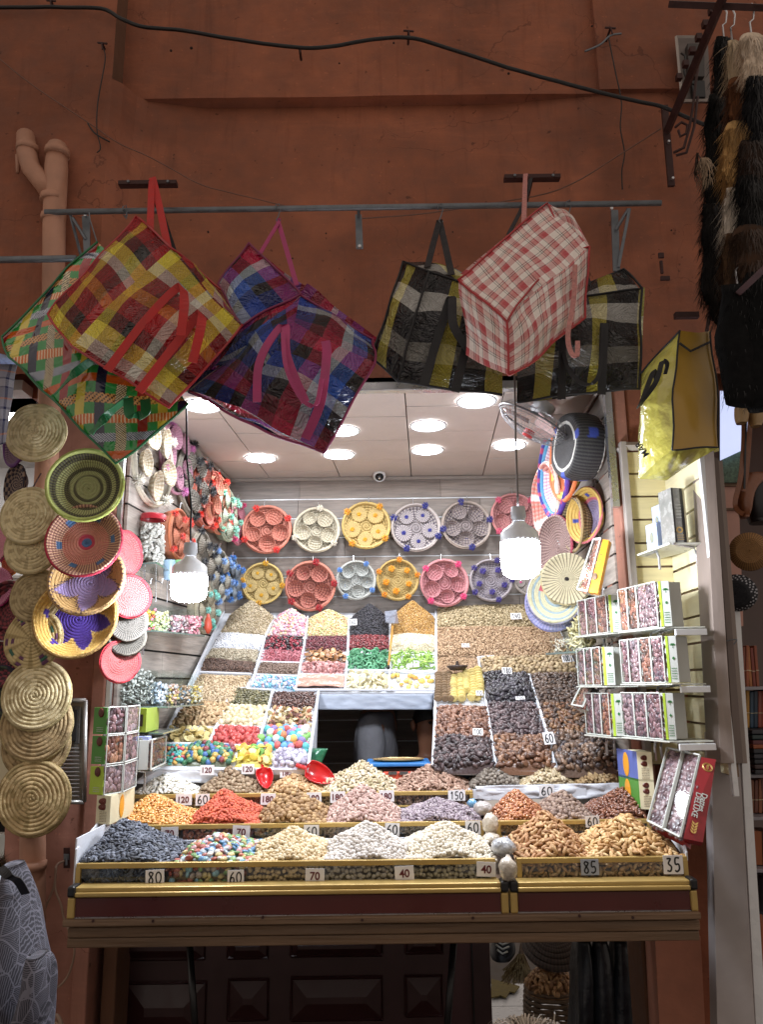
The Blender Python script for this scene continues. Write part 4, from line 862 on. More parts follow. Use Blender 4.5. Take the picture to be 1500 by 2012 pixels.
# fig strings
def fig_string(pts, r, col, lab, n):
    t = empty('fig_string', lab, 'fig string', bp(*pts[-1]), 'strings of dried figs on the display'); P = [bp(u, v, .03) for u, v in pts]
    L_ = [0]; 
    for a, b_ in zip(P[:-1], P[1:]): L_.append(L_[-1]+(b_-a).length)
    for k in range(n):
        d = L_[-1]*(k+.5)/n; i = max(j for j in range(len(L_)) if L_[j] <= d); i = min(i, len(P)-2); f = (d-L_[i])/(L_[i+1]-L_[i]); c = P[i].lerp(P[i+1], f); dr_ = (P[i+1]-P[i]).normalized()
        if 'fig' not in PIECE_ME:
            q = MB(); q.lathe([(.25, -.42), (.8, -.36), (1, 0), (.8, .36), (.25, .42), (.12, .3)], 12, close=True); PIECE_ME['fig'] = q.mesh('fig', mat('fig_skin', rough=.6, src='o', var=.2, scale=8, bump=.3, bscale=6), True)
        o = bpy.data.objects.new('fig', PIECE_ME['fig']); COL.objects.link(o); o.parent = t; o.matrix_parent_inverse = Matrix.Translation(-Vector(t.location))
        R3 = dr_.to_track_quat('Z', 'Y').to_matrix().to_4x4(); o.matrix_basis = Matrix.Translation(c) @ R3 @ Matrix.Diagonal((r, r*random.uniform(.85, 1.05), r*.55, 1))
        cc = srgb(col); f = random.uniform(.82, 1.15); o.color = (cc[0]*f, cc[1]*f, cc[2]*f, 1)
for k, (x0, x1) in enumerate(((862, 861), (873, 875), (883, 886))):
    fig_string([(x0, 1335), (x0+1, 1360), (x1, 1388)], .017, '#8a7256', ['leftmost brown string of dried figs', 'middle brown string of dried figs', 'brown string of dried figs touching the yellow ones'][k], 11)
for k, pts in enumerate(([(893, 1342), (891, 1365), (892, 1387)], [(905, 1340), (906, 1365), (908, 1387)], [(917, 1332), (916, 1352), (918, 1370)], [(927, 1330), (930, 1352), (933, 1375), (924, 1386)], [(938, 1326), (943, 1350), (944, 1372), (936, 1386)])):
    fig_string(pts, .019, '#d8c47c', ['first pale yellow fig string beside the brown ones', 'second pale yellow fig string, hanging straight', 'short pale yellow fig string under the dark dish', 'curled pale yellow fig string', 'outermost pale yellow fig string by the divider'][k], 12)
dd = empty('carved_dish', 'small dark carved wooden dish standing on the yellow figs', 'dish', bp(899, 1340))
p = bp(899, 1338, .06); q = MB(); q.lathe([(.001, -.01), (.03, -.008), (.045, .008), (.042, .012), (.028, -.002), (.001, -.004)], 24, Matrix.Translation(p)); q.build('bowl', mat('dark_walnut', '#3a2d28', rough=.5), dd, smooth=True)
q = MB(); q.tube([p, p+Vector((0, 0, .03))], [.012, .004], 8); q.build('knob', mat('dark_walnut', '#3a2d28'), dd)
# white sheet skirts
def sheet(name, pts4, amp, m, lab=None, cat='cloth', nx_=40, nz_=10, parent=None):
    A, B, C, D = [Vector(p) for p in pts4]; n = (B-A).cross(D-A).normalized(); V = []
    for j in range(nz_):
        for i in range(nx_):
            s, t = i/(nx_-1), j/(nz_-1); p = (A*(1-s)+B*s)*(1-t)+(D*(1-s)+C*s)*t
            V.append(p+n*amp*(noise.noise(Vector((s*9, t*3, A.x*7)))+.5*noise.noise(Vector((s*22+t*6, t*7, 3)))))
    q = MB(); q.add(V, [(j*nx_+i, (j+1)*nx_+i, (j+1)*nx_+i+1, j*nx_+i+1) for j in range(nz_-1) for i in range(nx_-1)]); o = q.build(name, m, parent, smooth=True)
    so = o.modifiers.new('thick', 'SOLIDIFY'); so.thickness = .002
    if lab: tag(o, lab, cat)
    return o
sheet('skirt_cloth', [bp(296, 1508), bp(606, 1512), at(604, 1535, 2.93), at(262, 1540, 2.86)], .012, m_cloth_white, 'white sheet hanging below the left sweets, with printed cards on it')
sheet('skirt_cloth', [bp(626, 1364), bp(853, 1364), at(850, 1394, 3.33), at(622, 1394, 3.33)], .006, mat('greyblue_cloth', '#aab3c2', rough=.6, var=.05), 'grey white cloth strip hanging over the dark hatch')
sheet('skirt_cloth', [at(935, 1545, 2.80), at(1228, 1538, 2.80), at(1226, 1568, 2.80), at(940, 1572, 2.80)], .012, m_cloth_white, 'white sheet skirt below the right nuts, above the rear gold rail')
sheet('skirt_cloth', [bp(853, 1366), bp(852, 1508), at(860, 1560, 3.0), at(856, 1560, 3.3)], .003, m_cloth_white, 'white cloth on the right side of the dark hatch')
sheet('skirt_cloth', [bp(626, 1366), bp(606, 1508), at(604, 1560, 2.95), at(618, 1560, 3.3)], .003, m_cloth_white, 'white cloth on the left side of the dark hatch')
q = MB(); q.box((.42, 2.90, 1.235), (.52, .20, .03)); q.build('front_shelf', m_cloth_white, disp)
q = MB(); q.box((-.55, 2.94, 1.20), (.6, .12, .03)); q.build('front_shelf', m_cloth_white, disp)
zf = at(1080, 1542, 2.80).z; PALE[0] = .12
do_heaps([(925, 1025, 968, 1500, K(label='heap of grey brown nuts on the white sheet next to the dark dates', size=.0150, kind='chick', pal=['#7d7265', '#8e8375', '#6b6054'])),
          (1020, 1135, 1075, 1493, K(label='heap of cream pistachios on the white sheet under the card sixty', size=.0180, kind='cashew', pal=['#cbb892', '#d9c9a8', '#b8a47a'], singles=120, piece='pistachio')),
          (1125, 1226, 1180, 1494, K(label='heap of golden brown peanuts at the right end of the white sheet', size=.0180, kind='bean', pal=['#a88a5a', '#98794a', '#b89c6e'], singles=100, piece='peanut'))], 2.80, .15, zf)
card(407, 1513, 2.86, 26, 18, '120', 'printed 120 card on the white sheet under the green balls')
card(487, 1511, 2.87, 24, 18, '120', 'printed 120 card on the white sheet left of the red scoop')
card(564, 1519, 2.88, 26, 16, '180', 'printed 180 card on the white sheet right of the red scoop')
card(1075, 1554, 2.785, 28, 20, '60', 'handwritten 60 card on the right white sheet', True)
BNt = (BN+Vector((0, -1.2, 0))).normalized()
for a in ((693, 1243, 18, 14, '160', 'small 160 card below the black raisins'), (1014, 1231, 21, 14, '140', 'white 140 card in the field of brown almonds'), (996, 1341, 19, 14, '180', 'white 180 card among the near black prunes'),
          (1022, 1396, 18, 7, '100', 'tilted card lying on the purplish dates'), (1112, 1316, 17, 17, '100', 'bluish white 100 card under the glass shelf at right'), (939, 1464, 19, 14, '100', 'white 100 card on the dark round dates'),
          (1078, 1477, 21, 24, '60', 'tall 60 card between the stalk dates and the big dates'), (915, 1290, 15, 8, '90', 'small card above the almond compartment divider'), (942, 1386, 13, 10, '10', 'small greenish card at the foot of the yellow figs'),
          (812, 1330, 24, 8, '120', 'low card at the top of the candied pineapple'), (622, 1306, 0, 0, None, None)):
    if a[4]: card(a[0], a[1], 0, a[2], a[3], a[4], a[5], True, n=BNt, P=bp(a[0], a[1], .055), roll=random.uniform(-5, 5))
# ================================================================== WOVEN BASKETS
m_weave = mat('woven_straw', rough=.75, src='v', var=.14, scale=90, bump=.35, bscale=160)
m_weave_o = mat('woven_straw_piece', rough=.75, src='o', var=.14, scale=60, bump=.35, bscale=100)
m_pom = mat('wool_pompom', rough=.95, src='o', var=.15, scale=60, sheen=.4)
LIFT = [1.3]
def coil_mesh(name, R, depth, coils, pat, nt=96, m=None, floor=.58, amp=1.0, sub=5, wob=.018, lid=False, flare=0., drum=False):
    nr = coils*sub; w = R/coils; V = []; C = []; Fs = []; sd = random.uniform(0, 50)
    for i in range(nr+1):
        for k in range(nt):
            th = 2*math.pi*k/nt; q = i/sub; ph = q-th/(2*math.pi); r = R*min(1, q/coils)
            rr = r/R
            if depth:
                if lid: z = -depth*rr**1.3+depth
                else: z = -depth*(1-max(0, (rr-floor)/(1-floor))**1.35)
                rad = r if lid else (r if rr < floor else R*(floor+(rr-floor)*(.82+.18*flare)))
                rad *= 1 if lid else 1/(floor+(1-floor)*(.82+.18*flare))
            else: z = .004*math.cos(rr*3); rad = r
            ridge = abs(math.sin(math.pi*ph)); z += w*amp*ridge
            if drum:
                z = depth*min(1, (1-rr)/.22); rad = R*min(1, rr/.80)*(1+.05*math.sin(math.pi*min(1, (1-rr)/.22)) if rr > .78 else 1)
            rad *= 1+wob*noise.noise(Vector((math.cos(th)*1.3, math.sin(th)*1.3, sd)))
            V.append((rad*math.cos(th), rad*math.sin(th), z+R*.05*noise.noise(Vector((rad*6/R*.3*math.cos(th), rad/R*2*math.sin(th), sd)))))
            c = srgb(pat(rr, th, int(max(0, ph)), k)); lu = sum(c)/3; c = tuple(min(.85, (x*.86+lu*.14)*LIFT[0]) for x in c)
            C.append(c)
    for i in range(nr):
        for k in range(nt): Fs.append((i*nt+k, (i+1)*nt+k, (i+1)*nt+(k+1) % nt, i*nt+(k+1) % nt))
    me = np_mesh(name, np.array(V), np.array(Fs)[:, ::-1], np.array(C), m or m_weave); return me
def solid(o, t=.005): s = o.modifiers.new('thick', 'SOLIDIFY'); s.thickness = t; s.offset = -1
def nat(a='#c4b184', b='#a8946a', rim='#b5a175'):
    def f(rr, th, ci, k):
        h = random.Random(ci*131+k//3).random(); return a if h > .35 else b
    return f
def star(bgc, fg, edge, npt=6, r1=.35, r2=.82, twist=0):
    def f(rr, th, ci, k):
        x = abs(((th+twist)*npt/(2*math.pi)) % 1-.5)*2; lim = r1+(r2-r1)*x
        if rr < lim-.05: return fg
        if rr < lim+.06: return edge if (k+ci) % 2 else bgc
        return edge if rr > .96 and k % 3 == 0 else bgc
    return f
def stitched(a, b, rings=None, rim=None, every=2):
    def f(rr, th, ci, k):
        if rim and rr > .93: return rim
        if rings:
            for lo, hi, c in rings:
                if lo <= rr < hi: return c if k % every else b
        return a if k % every else b
    return f
def basket(label, u, v, Y, rpx, n=(0, -1, 0), depth=0., coils=9, pat=None, rim=None, roll=0, group='woven baskets and trivets hung on the pier', cat='basket', name='woven_basket', nt=96, tagged=True, cord=None, **kw):
    P = at(u, v, Y); R = px(rpx, P.y); t = empty(name, label, cat, P, group)
    M = Matrix.Translation(P) @ basis(n).to_4x4() @ Matrix.Rotation(math.radians(roll), 4, 'Z')
    me = coil_mesh('coiled_body', R, depth*R, coils, pat or nat(), nt=nt, **kw); me.transform(M); o = link('coiled_body', me, t); solid(o)
    if rim:   # plaited rim: a twisted tube round the edge
        q = MB(); nn = 64; pts = []
        q2 = []
        for k in range(nn+1):
            a = 2*math.pi*k/nn; pts.append(M @ Vector((R*math.cos(a), R*math.sin(a), .002)))
        q.tube(pts, [R*.045*(1+.16*(k % 2)) for k in range(nn+1)], 8, cap=False); q.build('rim', mat('rim_'+rim, rim, rough=.75, var=.22, scale=90, bump=.4, bscale=150), t, smooth=True)
    if cord:
        q = MB(); q.tube([M @ Vector((0, R, 0)), at(*cord)], .0025, 5); q.build('hanging_cord', m_rust, t)
    return t
# pier, front column of bowls
basket('deep yellow green and black ringed bowl, topmost bowl on the pier', 167, 953, 2.44, 75, (.12, -1, .05), .38, 13, stitched('#b9bc7c', '#6a6840', [(.30, .36, '#2a2228'), (.46, .60, '#2e2529'), (.80, .93, '#33292e')], '#b4bd66'), '#a3ad58', nt=140)
basket('red rimmed shallow bowl with blue squares below the yellow green bowl', 165, 1062, 2.465, 73, (.10, -1, .12), .30, 14, (lambda rr, th, ci, k: '#3f6590' if rr < .12 or (.62 < rr < .78 and (th*6/6.283) % 1 < .28) else ('#b02a44' if rr < .2 or k % 2 == 0 and rr < .6 else ('#c79c78' if k % 2 else '#6a2f38'))), '#a8283e', nt=140)
basket('tan bowl with pale violet star, half covered by the red rimmed bowl', 170, 1138, 2.50, 73, (.05, -1, .22), .36, 14, star('#b08a4c', '#8d7aa8', '#3a2840', 5, .45, .95, .3), '#a8875c', nt=140)
basket('yellow bowl with big purple star, lowest bowl on the pier', 148, 1212, 2.53, 80, (.03, -1, .15), .34, 15, star('#c39a3e', '#43258a', '#d8b866', 6, .46, .92, .2), '#9c7a48', nt=140)
# natural coil trivets
basket('coiled straw trivet hanging at the very top of the pier column', 71, 851, 2.52, 60, (.05, -1, 0), 0, 9, nat('#cdbd92', '#b5a478'), '#bfae80', cord=(72, 790, 2.55))
basket('coiled straw trivet left of the yellow green bowl', 57, 1014, 2.54, 58, (-.05, -1, .05), 0, 9, nat('#c9b98c', '#ae9c70'), '#b8a678', cord=(80, 930, 2.56))
basket('coiled straw trivet tucked under the one beside the yellow green bowl', 64, 1074, 2.555, 56, (-.05, -1, .1), 0, 9, nat('#bfae80', '#a08e64'), '#a8966c')
basket('darker straw trivet behind the two star bowls', 72, 1172, 2.568, 52, (-.05, -1, .1), 0, 8, nat('#a38f64', '#8a774f'), '#96835a')
basket('straw trivet with purple and green dashes left of the purple star bowl', 66, 1257, 2.56, 58, (-.1, -1, .1), 0, 9, (lambda rr, th, ci, k: '#5a2f50' if (ci in (5, 7) and (k//4) % 4 == 0) else ('#2f5a48' if ci == 6 and (k//5) % 5 == 1 else ('#b5a06c' if (k//3) % 3 else '#96814f'))), '#a38f60')
basket('large pale straw trivet just under the dashed one', 72, 1366, 2.55, 65, (.02, -1, .06), 0, 9, nat('#c2b184', '#a28f62'), '#b0a072', cord=(122, 1265, 2.6))
basket('brown straw trivet, upper of the two half covered ones', 72, 1424, 2.565, 67, (.02, -1, .1), 0, 9, nat('#a38a5e', '#86704a'), '#a39064')
basket('brown straw trivet, lower of the two half covered ones', 71, 1462, 2.575, 63, (.02, -1, .1), 0, 8, nat('#9c8358', '#7f6943'), '#9a875c')
basket('lowest straw trivet on the pier, fully in view beside the metal tray', 66, 1568, 2.56, 67, (.02, -1, 0), 0, 9, nat('#b39a68', '#96804f'), '#a18c5e')
LIFT[0] = 1.0
# small hanging ones behind the bowls and at left edge
RW_ = lambda a, b: stitched(a, b, None, a)
basket('small red and white basket partly hidden right of the blue squared bowl', 243, 1088, 2.62, 46, (1, -.55, 0), .15, 10, RW_('#c03040', '#80706a'), '#881a28')
basket('round red rimmed basket beside the tan star bowl', 254, 1172, 2.60, 42, (.7, -1, .1), .15, 10, RW_('#8c2430', '#807068'), '#bf2f3f')
basket('upper black and white mat under the red rimmed basket', 250, 1222, 2.62, 38, (.5, -1, .15), .1, 10, RW_('#7c766c', '#2a2624'), None)
basket('lower black and white mat with dark rim', 249, 1252, 2.63, 36, (.5, -1, .15), .1, 10, RW_('#6e685c', '#221e1c'), '#2a2827')
basket('small red rimmed oval basket hanging lowest beside the shelf', 235, 1300, 2.62, 40, (.9, -1, .05), .2, 10, RW_('#b5333c', '#8a5a52'), '#c4303c')
basket('purple rimmed dark basket peeking out left of the top trivet', 32, 868, 2.70, 52, (-.9, -1, 0), .3, 9, stitched('#4a2c50', '#8a6a78', None, '#6b3a7a'), '#5f3070')
basket('black and tan chequered basket left of the pier below the purple one', 30, 953, 2.72, 42, (-.8, -1, 0), .3, 9, (lambda rr, th, ci, k: '#8f7868' if (k//4+ci) % 2 else '#2a2030'), '#2a2030')
basket('pink basket cut off by the left edge of the picture', -8, 1068, 2.72, 42, (-.5, -1, 0), .2, 9, stitched('#d65a86', '#c9a0a0'), '#d44a80')
basket('orange basket behind the second straw trivet', 26, 1085, 2.75, 46, (-.9, -1, 0), .2, 9, stitched('#d8843c', '#c95040'), '#e09040')
basket('magenta basket at the left edge above the red chequered bowl', -6, 1155, 2.72, 38, (-.3, -1, 0), .2, 9, stitched('#b53a78', '#c98aa0'), '#c03a80')
basket('dark red chequered bowl with white rim at the left edge', 14, 1200, 2.68, 58, (-.5, -1, 0), .35, 10, (lambda rr, th, ci, k: '#8a3038' if (k//4+ci) % 2 else '#4f1d26'), '#cfc6c2')
basket('wine red spiral basket low at the left edge', 6, 1290, 2.70, 56, (-.5, -1, 0), .3, 10, (lambda rr, th, ci, k: '#8a2f3c' if (k//5+ci) % 2 else '#3a1822'), '#6a2430')
basket('dark green and purple basket at the left edge behind the big trivets', 2, 1370, 2.72, 58, (-.5, -1, 0), .3, 10, (lambda rr, th, ci, k: '#3a4634' if (k//5+ci) % 2 else '#241c30'), '#2c2244')
# ---- tray baskets with five bowls
def pom_mesh(r, n=90, seed=0):
    key = ('pom',)
    if key in PIECE_ME: return PIECE_ME[key]
    q = MB(); rr = random.Random(3)
    for _ in range(110):
        d = Vector((rr.gauss(0, 1), rr.gauss(0, 1), rr.gauss(0, 1))).normalized(); s = d.cross(Vector((.3, .5, .8))).normalized()*.12; L_ = rr.uniform(.7, 1.1); e_ = s.cross(d)*1
        a = d*.15; b_ = d*L_
        q.add([a-s, a+s, b_+s*.5, b_-s*.5, a+e_, b_+e_*.4], [(0, 1, 2, 3), (0, 4, 5, 3), (1, 2, 5, 4)])
    PIECE_ME[key] = q.mesh('pompom', m_pom); return PIECE_ME[key]
def set_inst(o, root, M):
    o.parent = root; o.matrix_parent_inverse = Matrix.Translation(-Vector(root.location)); o.matrix_basis = M
def tray_basket(label, u, v, Y, rpx, colr, c2, pomc, n=(0, -1, 0), roll=0, bowls='bowl', npom=4, pom0=45, group='round trays with five small baskets', depth=.3, P=None, seg=72, center=False):
    def soft_(c): a = [int(c[i:i+2], 16) for i in (1, 3, 5)]; return '#%02x%02x%02x' % tuple(int(x*.8+y*.2) for x, y in zip(a, (165, 150, 135)))
    colr = soft_(colr); c2 = soft_(c2)
    P = P or at(u, v, Y); R = px(rpx, P.y); t = empty('basket_tray', label, 'basket tray', P, group)
    M = Matrix.Translation(P) @ basis(n).to_4x4() @ Matrix.Rotation(math.radians(roll), 4, 'Z')
    me = coil_mesh('tray', R, R*depth, 9, stitched(colr, c2, None, colr), nt=seg, floor=.8 if depth < .32 else .95); me.transform(M); o = link('tray', me, t); solid(o, .004)
    pts = [M @ Vector((R*1.01*math.cos(2*math.pi*k/48), R*1.01*math.sin(2*math.pi*k/48), 0)) for k in range(49)]
    q = MB(); q.tube(pts, [R*.04*(1+.2*(k % 2)) for k in range(49)], 7, cap=False, col=srgb(colr)); q.build('rim', m_weave, t, smooth=True)
    r = R*.335
    if bowls == 'lid': bm = coil_mesh('small_basket', r, r*(.9 if depth < .32 else .55), 5, stitched(colr, c2), nt=40, lid=True)
    elif bowls == 'flat': bm = coil_mesh('small_basket', r, r*.55, 6, stitched(colr, c2), nt=40, drum=True)
    else: bm = coil_mesh('small_basket', r, r*(.85 if depth < .32 else .4), 5, stitched(colr, c2), nt=40, floor=.45)
    pom = pom_mesh(1)
    for k in range(5):
        a = math.radians(90+72*k+36*(1 if bowls != 'lid' else 1)+random.uniform(-4, 4)); zz = ((R*.02 if depth > .32 else -R*.28) + (r*(.75 if depth < .32 else .25) if bowls == 'bowl' else 0))
        T = M @ Matrix.Translation((R*.60*math.cos(a), R*.60*math.sin(a), zz+.004)) @ Matrix.Rotation(random.uniform(-.12, .12), 4, 'X') @ Matrix.Rotation(random.uniform(-.16, .16), 4, 'Y') @ Matrix.Scale(random.uniform(.9, 1.08), 4)
        o = bpy.data.objects.new('small_basket', bm); COL.objects.link(o); set_inst(o, t, T)
        s = r*(.30 if bowls == 'bowl' else (.52 if bowls == 'lid' else .3)); o2 = bpy.data.objects.new('pompom', pom); COL.objects.link(o2); o2.parent = o
        o2.matrix_basis = Matrix.Translation((0, 0, (-r*.76 if bowls == 'bowl' else r*.98 if bowls == 'lid' else r*.6))) @ Matrix.Diagonal((s, s, s*.6, 1)); o2.color = (*srgb(pomc), 1)
    if center:
        o2 = bpy.data.objects.new('pompom', pom); COL.objects.link(o2); set_inst(o2, t, M @ Matrix.Translation((0, 0, -R*.2)) @ Matrix.Diagonal((r*.5, r*.5, r*.4, 1))); o2.color = (*srgb(pomc), 1)
    for k in range(npom):
        a = math.radians(pom0+360/npom*k); s = R*.165; o2 = bpy.data.objects.new('pompom', pom); COL.objects.link(o2)
        set_inst(o2, t, M @ Matrix.Translation((R*1.0*math.cos(a), R*1.0*math.sin(a), .01)) @ Matrix.Diagonal((s, s, s, 1))); o2.color = (*srgb(pomc), 1)
    q = MB(); hp = M @ Vector((0, R, 0)); hp = Vector((hp.x, hp.y, P.z+R)) if abs(n[1]) > .6 else P+Vector((0, 0, R))
    q.tube([hp+Vector((0, -.01, .0)), hp+Vector((0, 0, .03)), hp+Vector((0, .03, .035))], .0022, 5); q.build('hook', m_alu, t)
    return t
YB = 4.0
for a in [('coral tray of open baskets, first from the left in the upper back row', 524, 1040, 48, '#d4745c', '#a8523e', '#e2352b', 'bowl', 4, 20),
          ('cream white tray of open baskets, second in the upper back row', 622, 1041, 45, '#cfc6ab', '#a39a80', '#ece4d2', 'bowl', 3, 85),
          ('yellow tray of lidded baskets in the upper back row', 720, 1032, 47, '#cfae55', '#9f8238', '#e6a51f', 'flat', 4, 60),
          ('grey and navy tray of lidded baskets right of the yellow one', 818, 1036, 48, '#b9b0ac', '#4a4258', '#2a2f8a', 'flat', 4, 60),
          ('grey violet tray of open baskets beside the pink one in the upper row', 917, 1031, 48, '#a8998f', '#5a4e60', '#3a3a8a', 'bowl', 4, 15),
          ('pink tray of open baskets behind the large hanging bulb', 1012, 1014, 46, '#d08080', '#a85f62', '#ea6a8a', 'bowl', 4, 40),
          ('mustard tray of lidded baskets, first from the left in the lower back row', 516, 1146, 40, '#c2a552', '#8f773a', '#dca818', 'flat', 4, 0),
          ('large coral tray of open baskets with dark red tufts in the lower row', 610, 1151, 48, '#d0755e', '#8a3a34', '#b8202a', 'bowl', 5, 10),
          ('small pale blue grey tray of open baskets in the lower row', 700, 1140, 38, '#b7bcb6', '#858c8c', '#6a9ad8', 'bowl', 4, 50),
          ('yellow tray of cone lidded baskets with orange tufts', 782, 1139, 40, '#c2a04a', '#8f7530', '#e89a1a', 'lid', 5, 90),
          ('pink tray of open baskets in the lower row with magenta tufts', 874, 1145, 46, '#d5838a', '#ac5f6a', '#f0508c', 'bowl', 4, 45),
          ('violet tufted tray of lidded baskets left of the bulb in the lower row', 966, 1140, 41, '#a39aa2', '#5c5468', '#4a3f8e', 'lid', 5, 0),
          ('small grey tray with a pink tuft under the large bulb', 1042, 1140, 30, '#a8a09a', '#77706c', '#e0609a', 'flat', 1, 90)]:
    tray_basket(a[0], a[1], a[2], YB, a[3], a[4], a[5], a[6], bowls=a[7], npom=a[8], pom0=a[9], roll=random.uniform(-8, 8), n=(0, -1, .06))
nL = (1, -.16, 0)
for a in [('white tray of small baskets in a deep rim, nearest on the left wall', 300, 905, 2.98, 92, '#ddd6c0', '#b59c74', '#f0ecdf', 'bowl', 4, 40, .5),
          ('lilac pink tray of small baskets high on the left wall', 345, 900, 3.22, 72, '#c98aa6', '#a8688a', '#e08ac6', 'bowl', 4, 30, .35),
          ('black and white tray with black tufts on the left wall', 378, 945, 3.42, 72, '#a09a8c', '#34302e', '#17171a', 'lid', 4, 10, .35),
          ('coral red tray of baskets with bright tufts on the left wall', 404, 972, 3.58, 66, '#d9664e', '#b0483a', '#f0402e', 'bowl', 4, 50, .35),
          ('terracotta tray of deep baskets on the left wall', 428, 990, 3.72, 60, '#cf7a58', '#a3583e', '#ee4a34', 'bowl', 4, 60, .35),
          ('mint green tufted tray on the left wall', 447, 1012, 3.84, 52, '#b5c4a6', '#84937c', '#9adcc4', 'lid', 4, 45, .35),
          ('rose tray in the far left corner', 466, 1026, 3.97, 45, '#c4647a', '#96485c', '#d6407a', 'bowl', 4, 60, .3),
          ('small orange red basket tray with white and black tufts behind the lit bulb', 352, 1050, 3.18, 50, '#c9683e', '#a04a2c', '#e8402c', 'lid', 4, 45, .45),
          ('grey tray with black tufts low on the left wall', 396, 1102, 3.38, 58, '#8f8878', '#4a4438', '#1c1c24', 'lid', 4, 20, .4),
          ('pale blue tufted tray on the left wall', 430, 1132, 3.62, 52, '#a3a292', '#726f62', '#7fa8dc', 'lid', 5, 45, .4),
          ('bright blue tufted tray beside the back wall', 456, 1140, 3.80, 44, '#6f8090', '#4c5a68', '#3a7cc4', 'lid', 5, 30, .4),
          ('turquoise tufted seagrass tray hanging lowest on the left wall', 402, 1195, 3.36, 48, '#a39c80', '#726a50', '#86d0c4', 'lid', 4, 45, .4)]:
    tray_basket(a[0], a[1], a[2], a[3], a[4], a[5], a[6], a[7], n=nL, bowls=a[8], npom=a[9], pom0=a[10], depth=a[11], group='basket trays on the left wall')
q = MB(); q.tube([at(409, 1206, 3.1), at(409, 1218, 3.1), at(409, 1234, 3.1), at(409, 1245, 3.1)], [.004, .012, .016, .006], 10); tag(q.build('red_gourd', mat('red_gourd', '#b0452f', rough=.5, var=.2), smooth=True), 'small red woven drop ornament at the end of the turquoise tray', 'ornament')
GR = 'colourful baskets on the right wall'
nR = (-1, -.10, 0)
basket('large basket with yellow and orange petals near the fan', 1110, 903, 3.02, 84, nR, .3, 12, (lambda rr, th, ci, k: '#d8d24e' if (.55 < rr < .95 and (th*6/6.283) % 1 < .35) else ('#e57a3e' if rr > .4 else ('#d07a9a' if rr > .25 else '#b9a8c8'))), '#e07a48', group=GR, nt=120)
basket('wide pink and white basket with blue purple ring behind the petal basket', 1090, 930, 3.16, 90, nR, .25, 12, (lambda rr, th, ci, k: ('#3a3a9a' if int(th*8) % 3 else '#c03a6a') if rr > .92 else ('#4a9ac8' if rr > .86 else ('#e2d8dc' if k % 2 else '#c98aa8'))), '#5a3a98', group=GR, nt=120)
basket('coral basket with white diamonds behind the ringed one', 1075, 985, 3.28, 78, nR, .3, 11, (lambda rr, th, ci, k: '#efe6de' if (rr > .6 and (th*7/6.283) % 1 < .25) else ('#d8685a' if k % 2 else '#c9a090')), '#d8c4b4', group=GR)
basket('black woven drum basket with white zigzag seam and blue dashes', 1160, 880, 2.88, 64, (-1, -.22, .03), .85, 13, (lambda rr, th, ci, k: '#2f4ab8' if (ci in (8, 9, 11) and (k//6) % 7 == 0) else ('#d6d4cc' if (ci in (7,)) else ('#1d1c1f' if k % 2 else '#4a4848'))), '#b9b8b0', group=GR, nt=120, drum=True)
basket('yellow edged oval basket with lilac centre and small blue flowers', 1150, 1012, 2.95, 56, (-1, -.40, .05), .42, 12, (lambda rr, th, ci, k: '#3a48a8' if (.72 < rr < .84 and (th*4/6.283) % 1 < .1) else ('#d9b24c' if rr > .68 else ('#d66a7a' if rr > .55 else ('#b8a8c0' if k % 2 else '#6a5a90')))), '#d67a80', group=GR)
basket('brown seagrass bowl behind the yellow edged oval basket', 1128, 1030, 3.02, 55, nR, .5, 10, stitched('#b09a70', '#5a4c34'), '#a89268', group=GR)
basket('dark seagrass disc with a radiating spiral above the glass bins', 1115, 1138, 2.98, 50, (-.45, -1, 0), .12, 14, stitched('#c4b890', '#4a4434', [(0, .08, '#2a2220')]), '#b5a87e', group=GR, nt=150, every=3) if False else basket('pale seagrass disc with dark radiating spiral above the acrylic bins', 1115, 1138, 2.98, 50, (-.45, -1, 0), .12, 14, (lambda rr, th, ci, k: '#2a2220' if rr < .08 else ('#5a523c' if k % 4 == 0 else '#c6ba94')), '#b5a87e', group=GR, nt=150)
basket('pastel basket with a red flower under the seagrass disc', 1092, 1168, 3.05, 56, (-.6, -1, 0), .2, 12, (lambda rr, th, ci, k: '#c04a58' if (.4 < rr < .6 and abs(th-2.6) < .22) else ('#cfc8a0' if ci % 3 else '#9ab0b8')), '#a8a6c0', group=GR)
basket('lavender woven basket lowest on the right wall', 1086, 1185, 3.12, 54, (-.6, -1, 0), .2, 12, stitched('#a8a2c8', '#7d84b8'), '#8f8ec0', group=GR)
basket('maroon edged narrow basket between the bulb and the oval basket', 1092, 1075, 3.15, 62, (-1, -.35, 0), .2, 12, stitched('#a88a80', '#6a4a48'), '#a84a5a', group=GR)
basket('pale blue grey basket just right of the large bulb', 1078, 1110, 3.25, 62, (-1, -.4, 0), .2, 12, stitched('#b9c4c4', '#8a9aa0'), '#9fb4b8', group=GR)
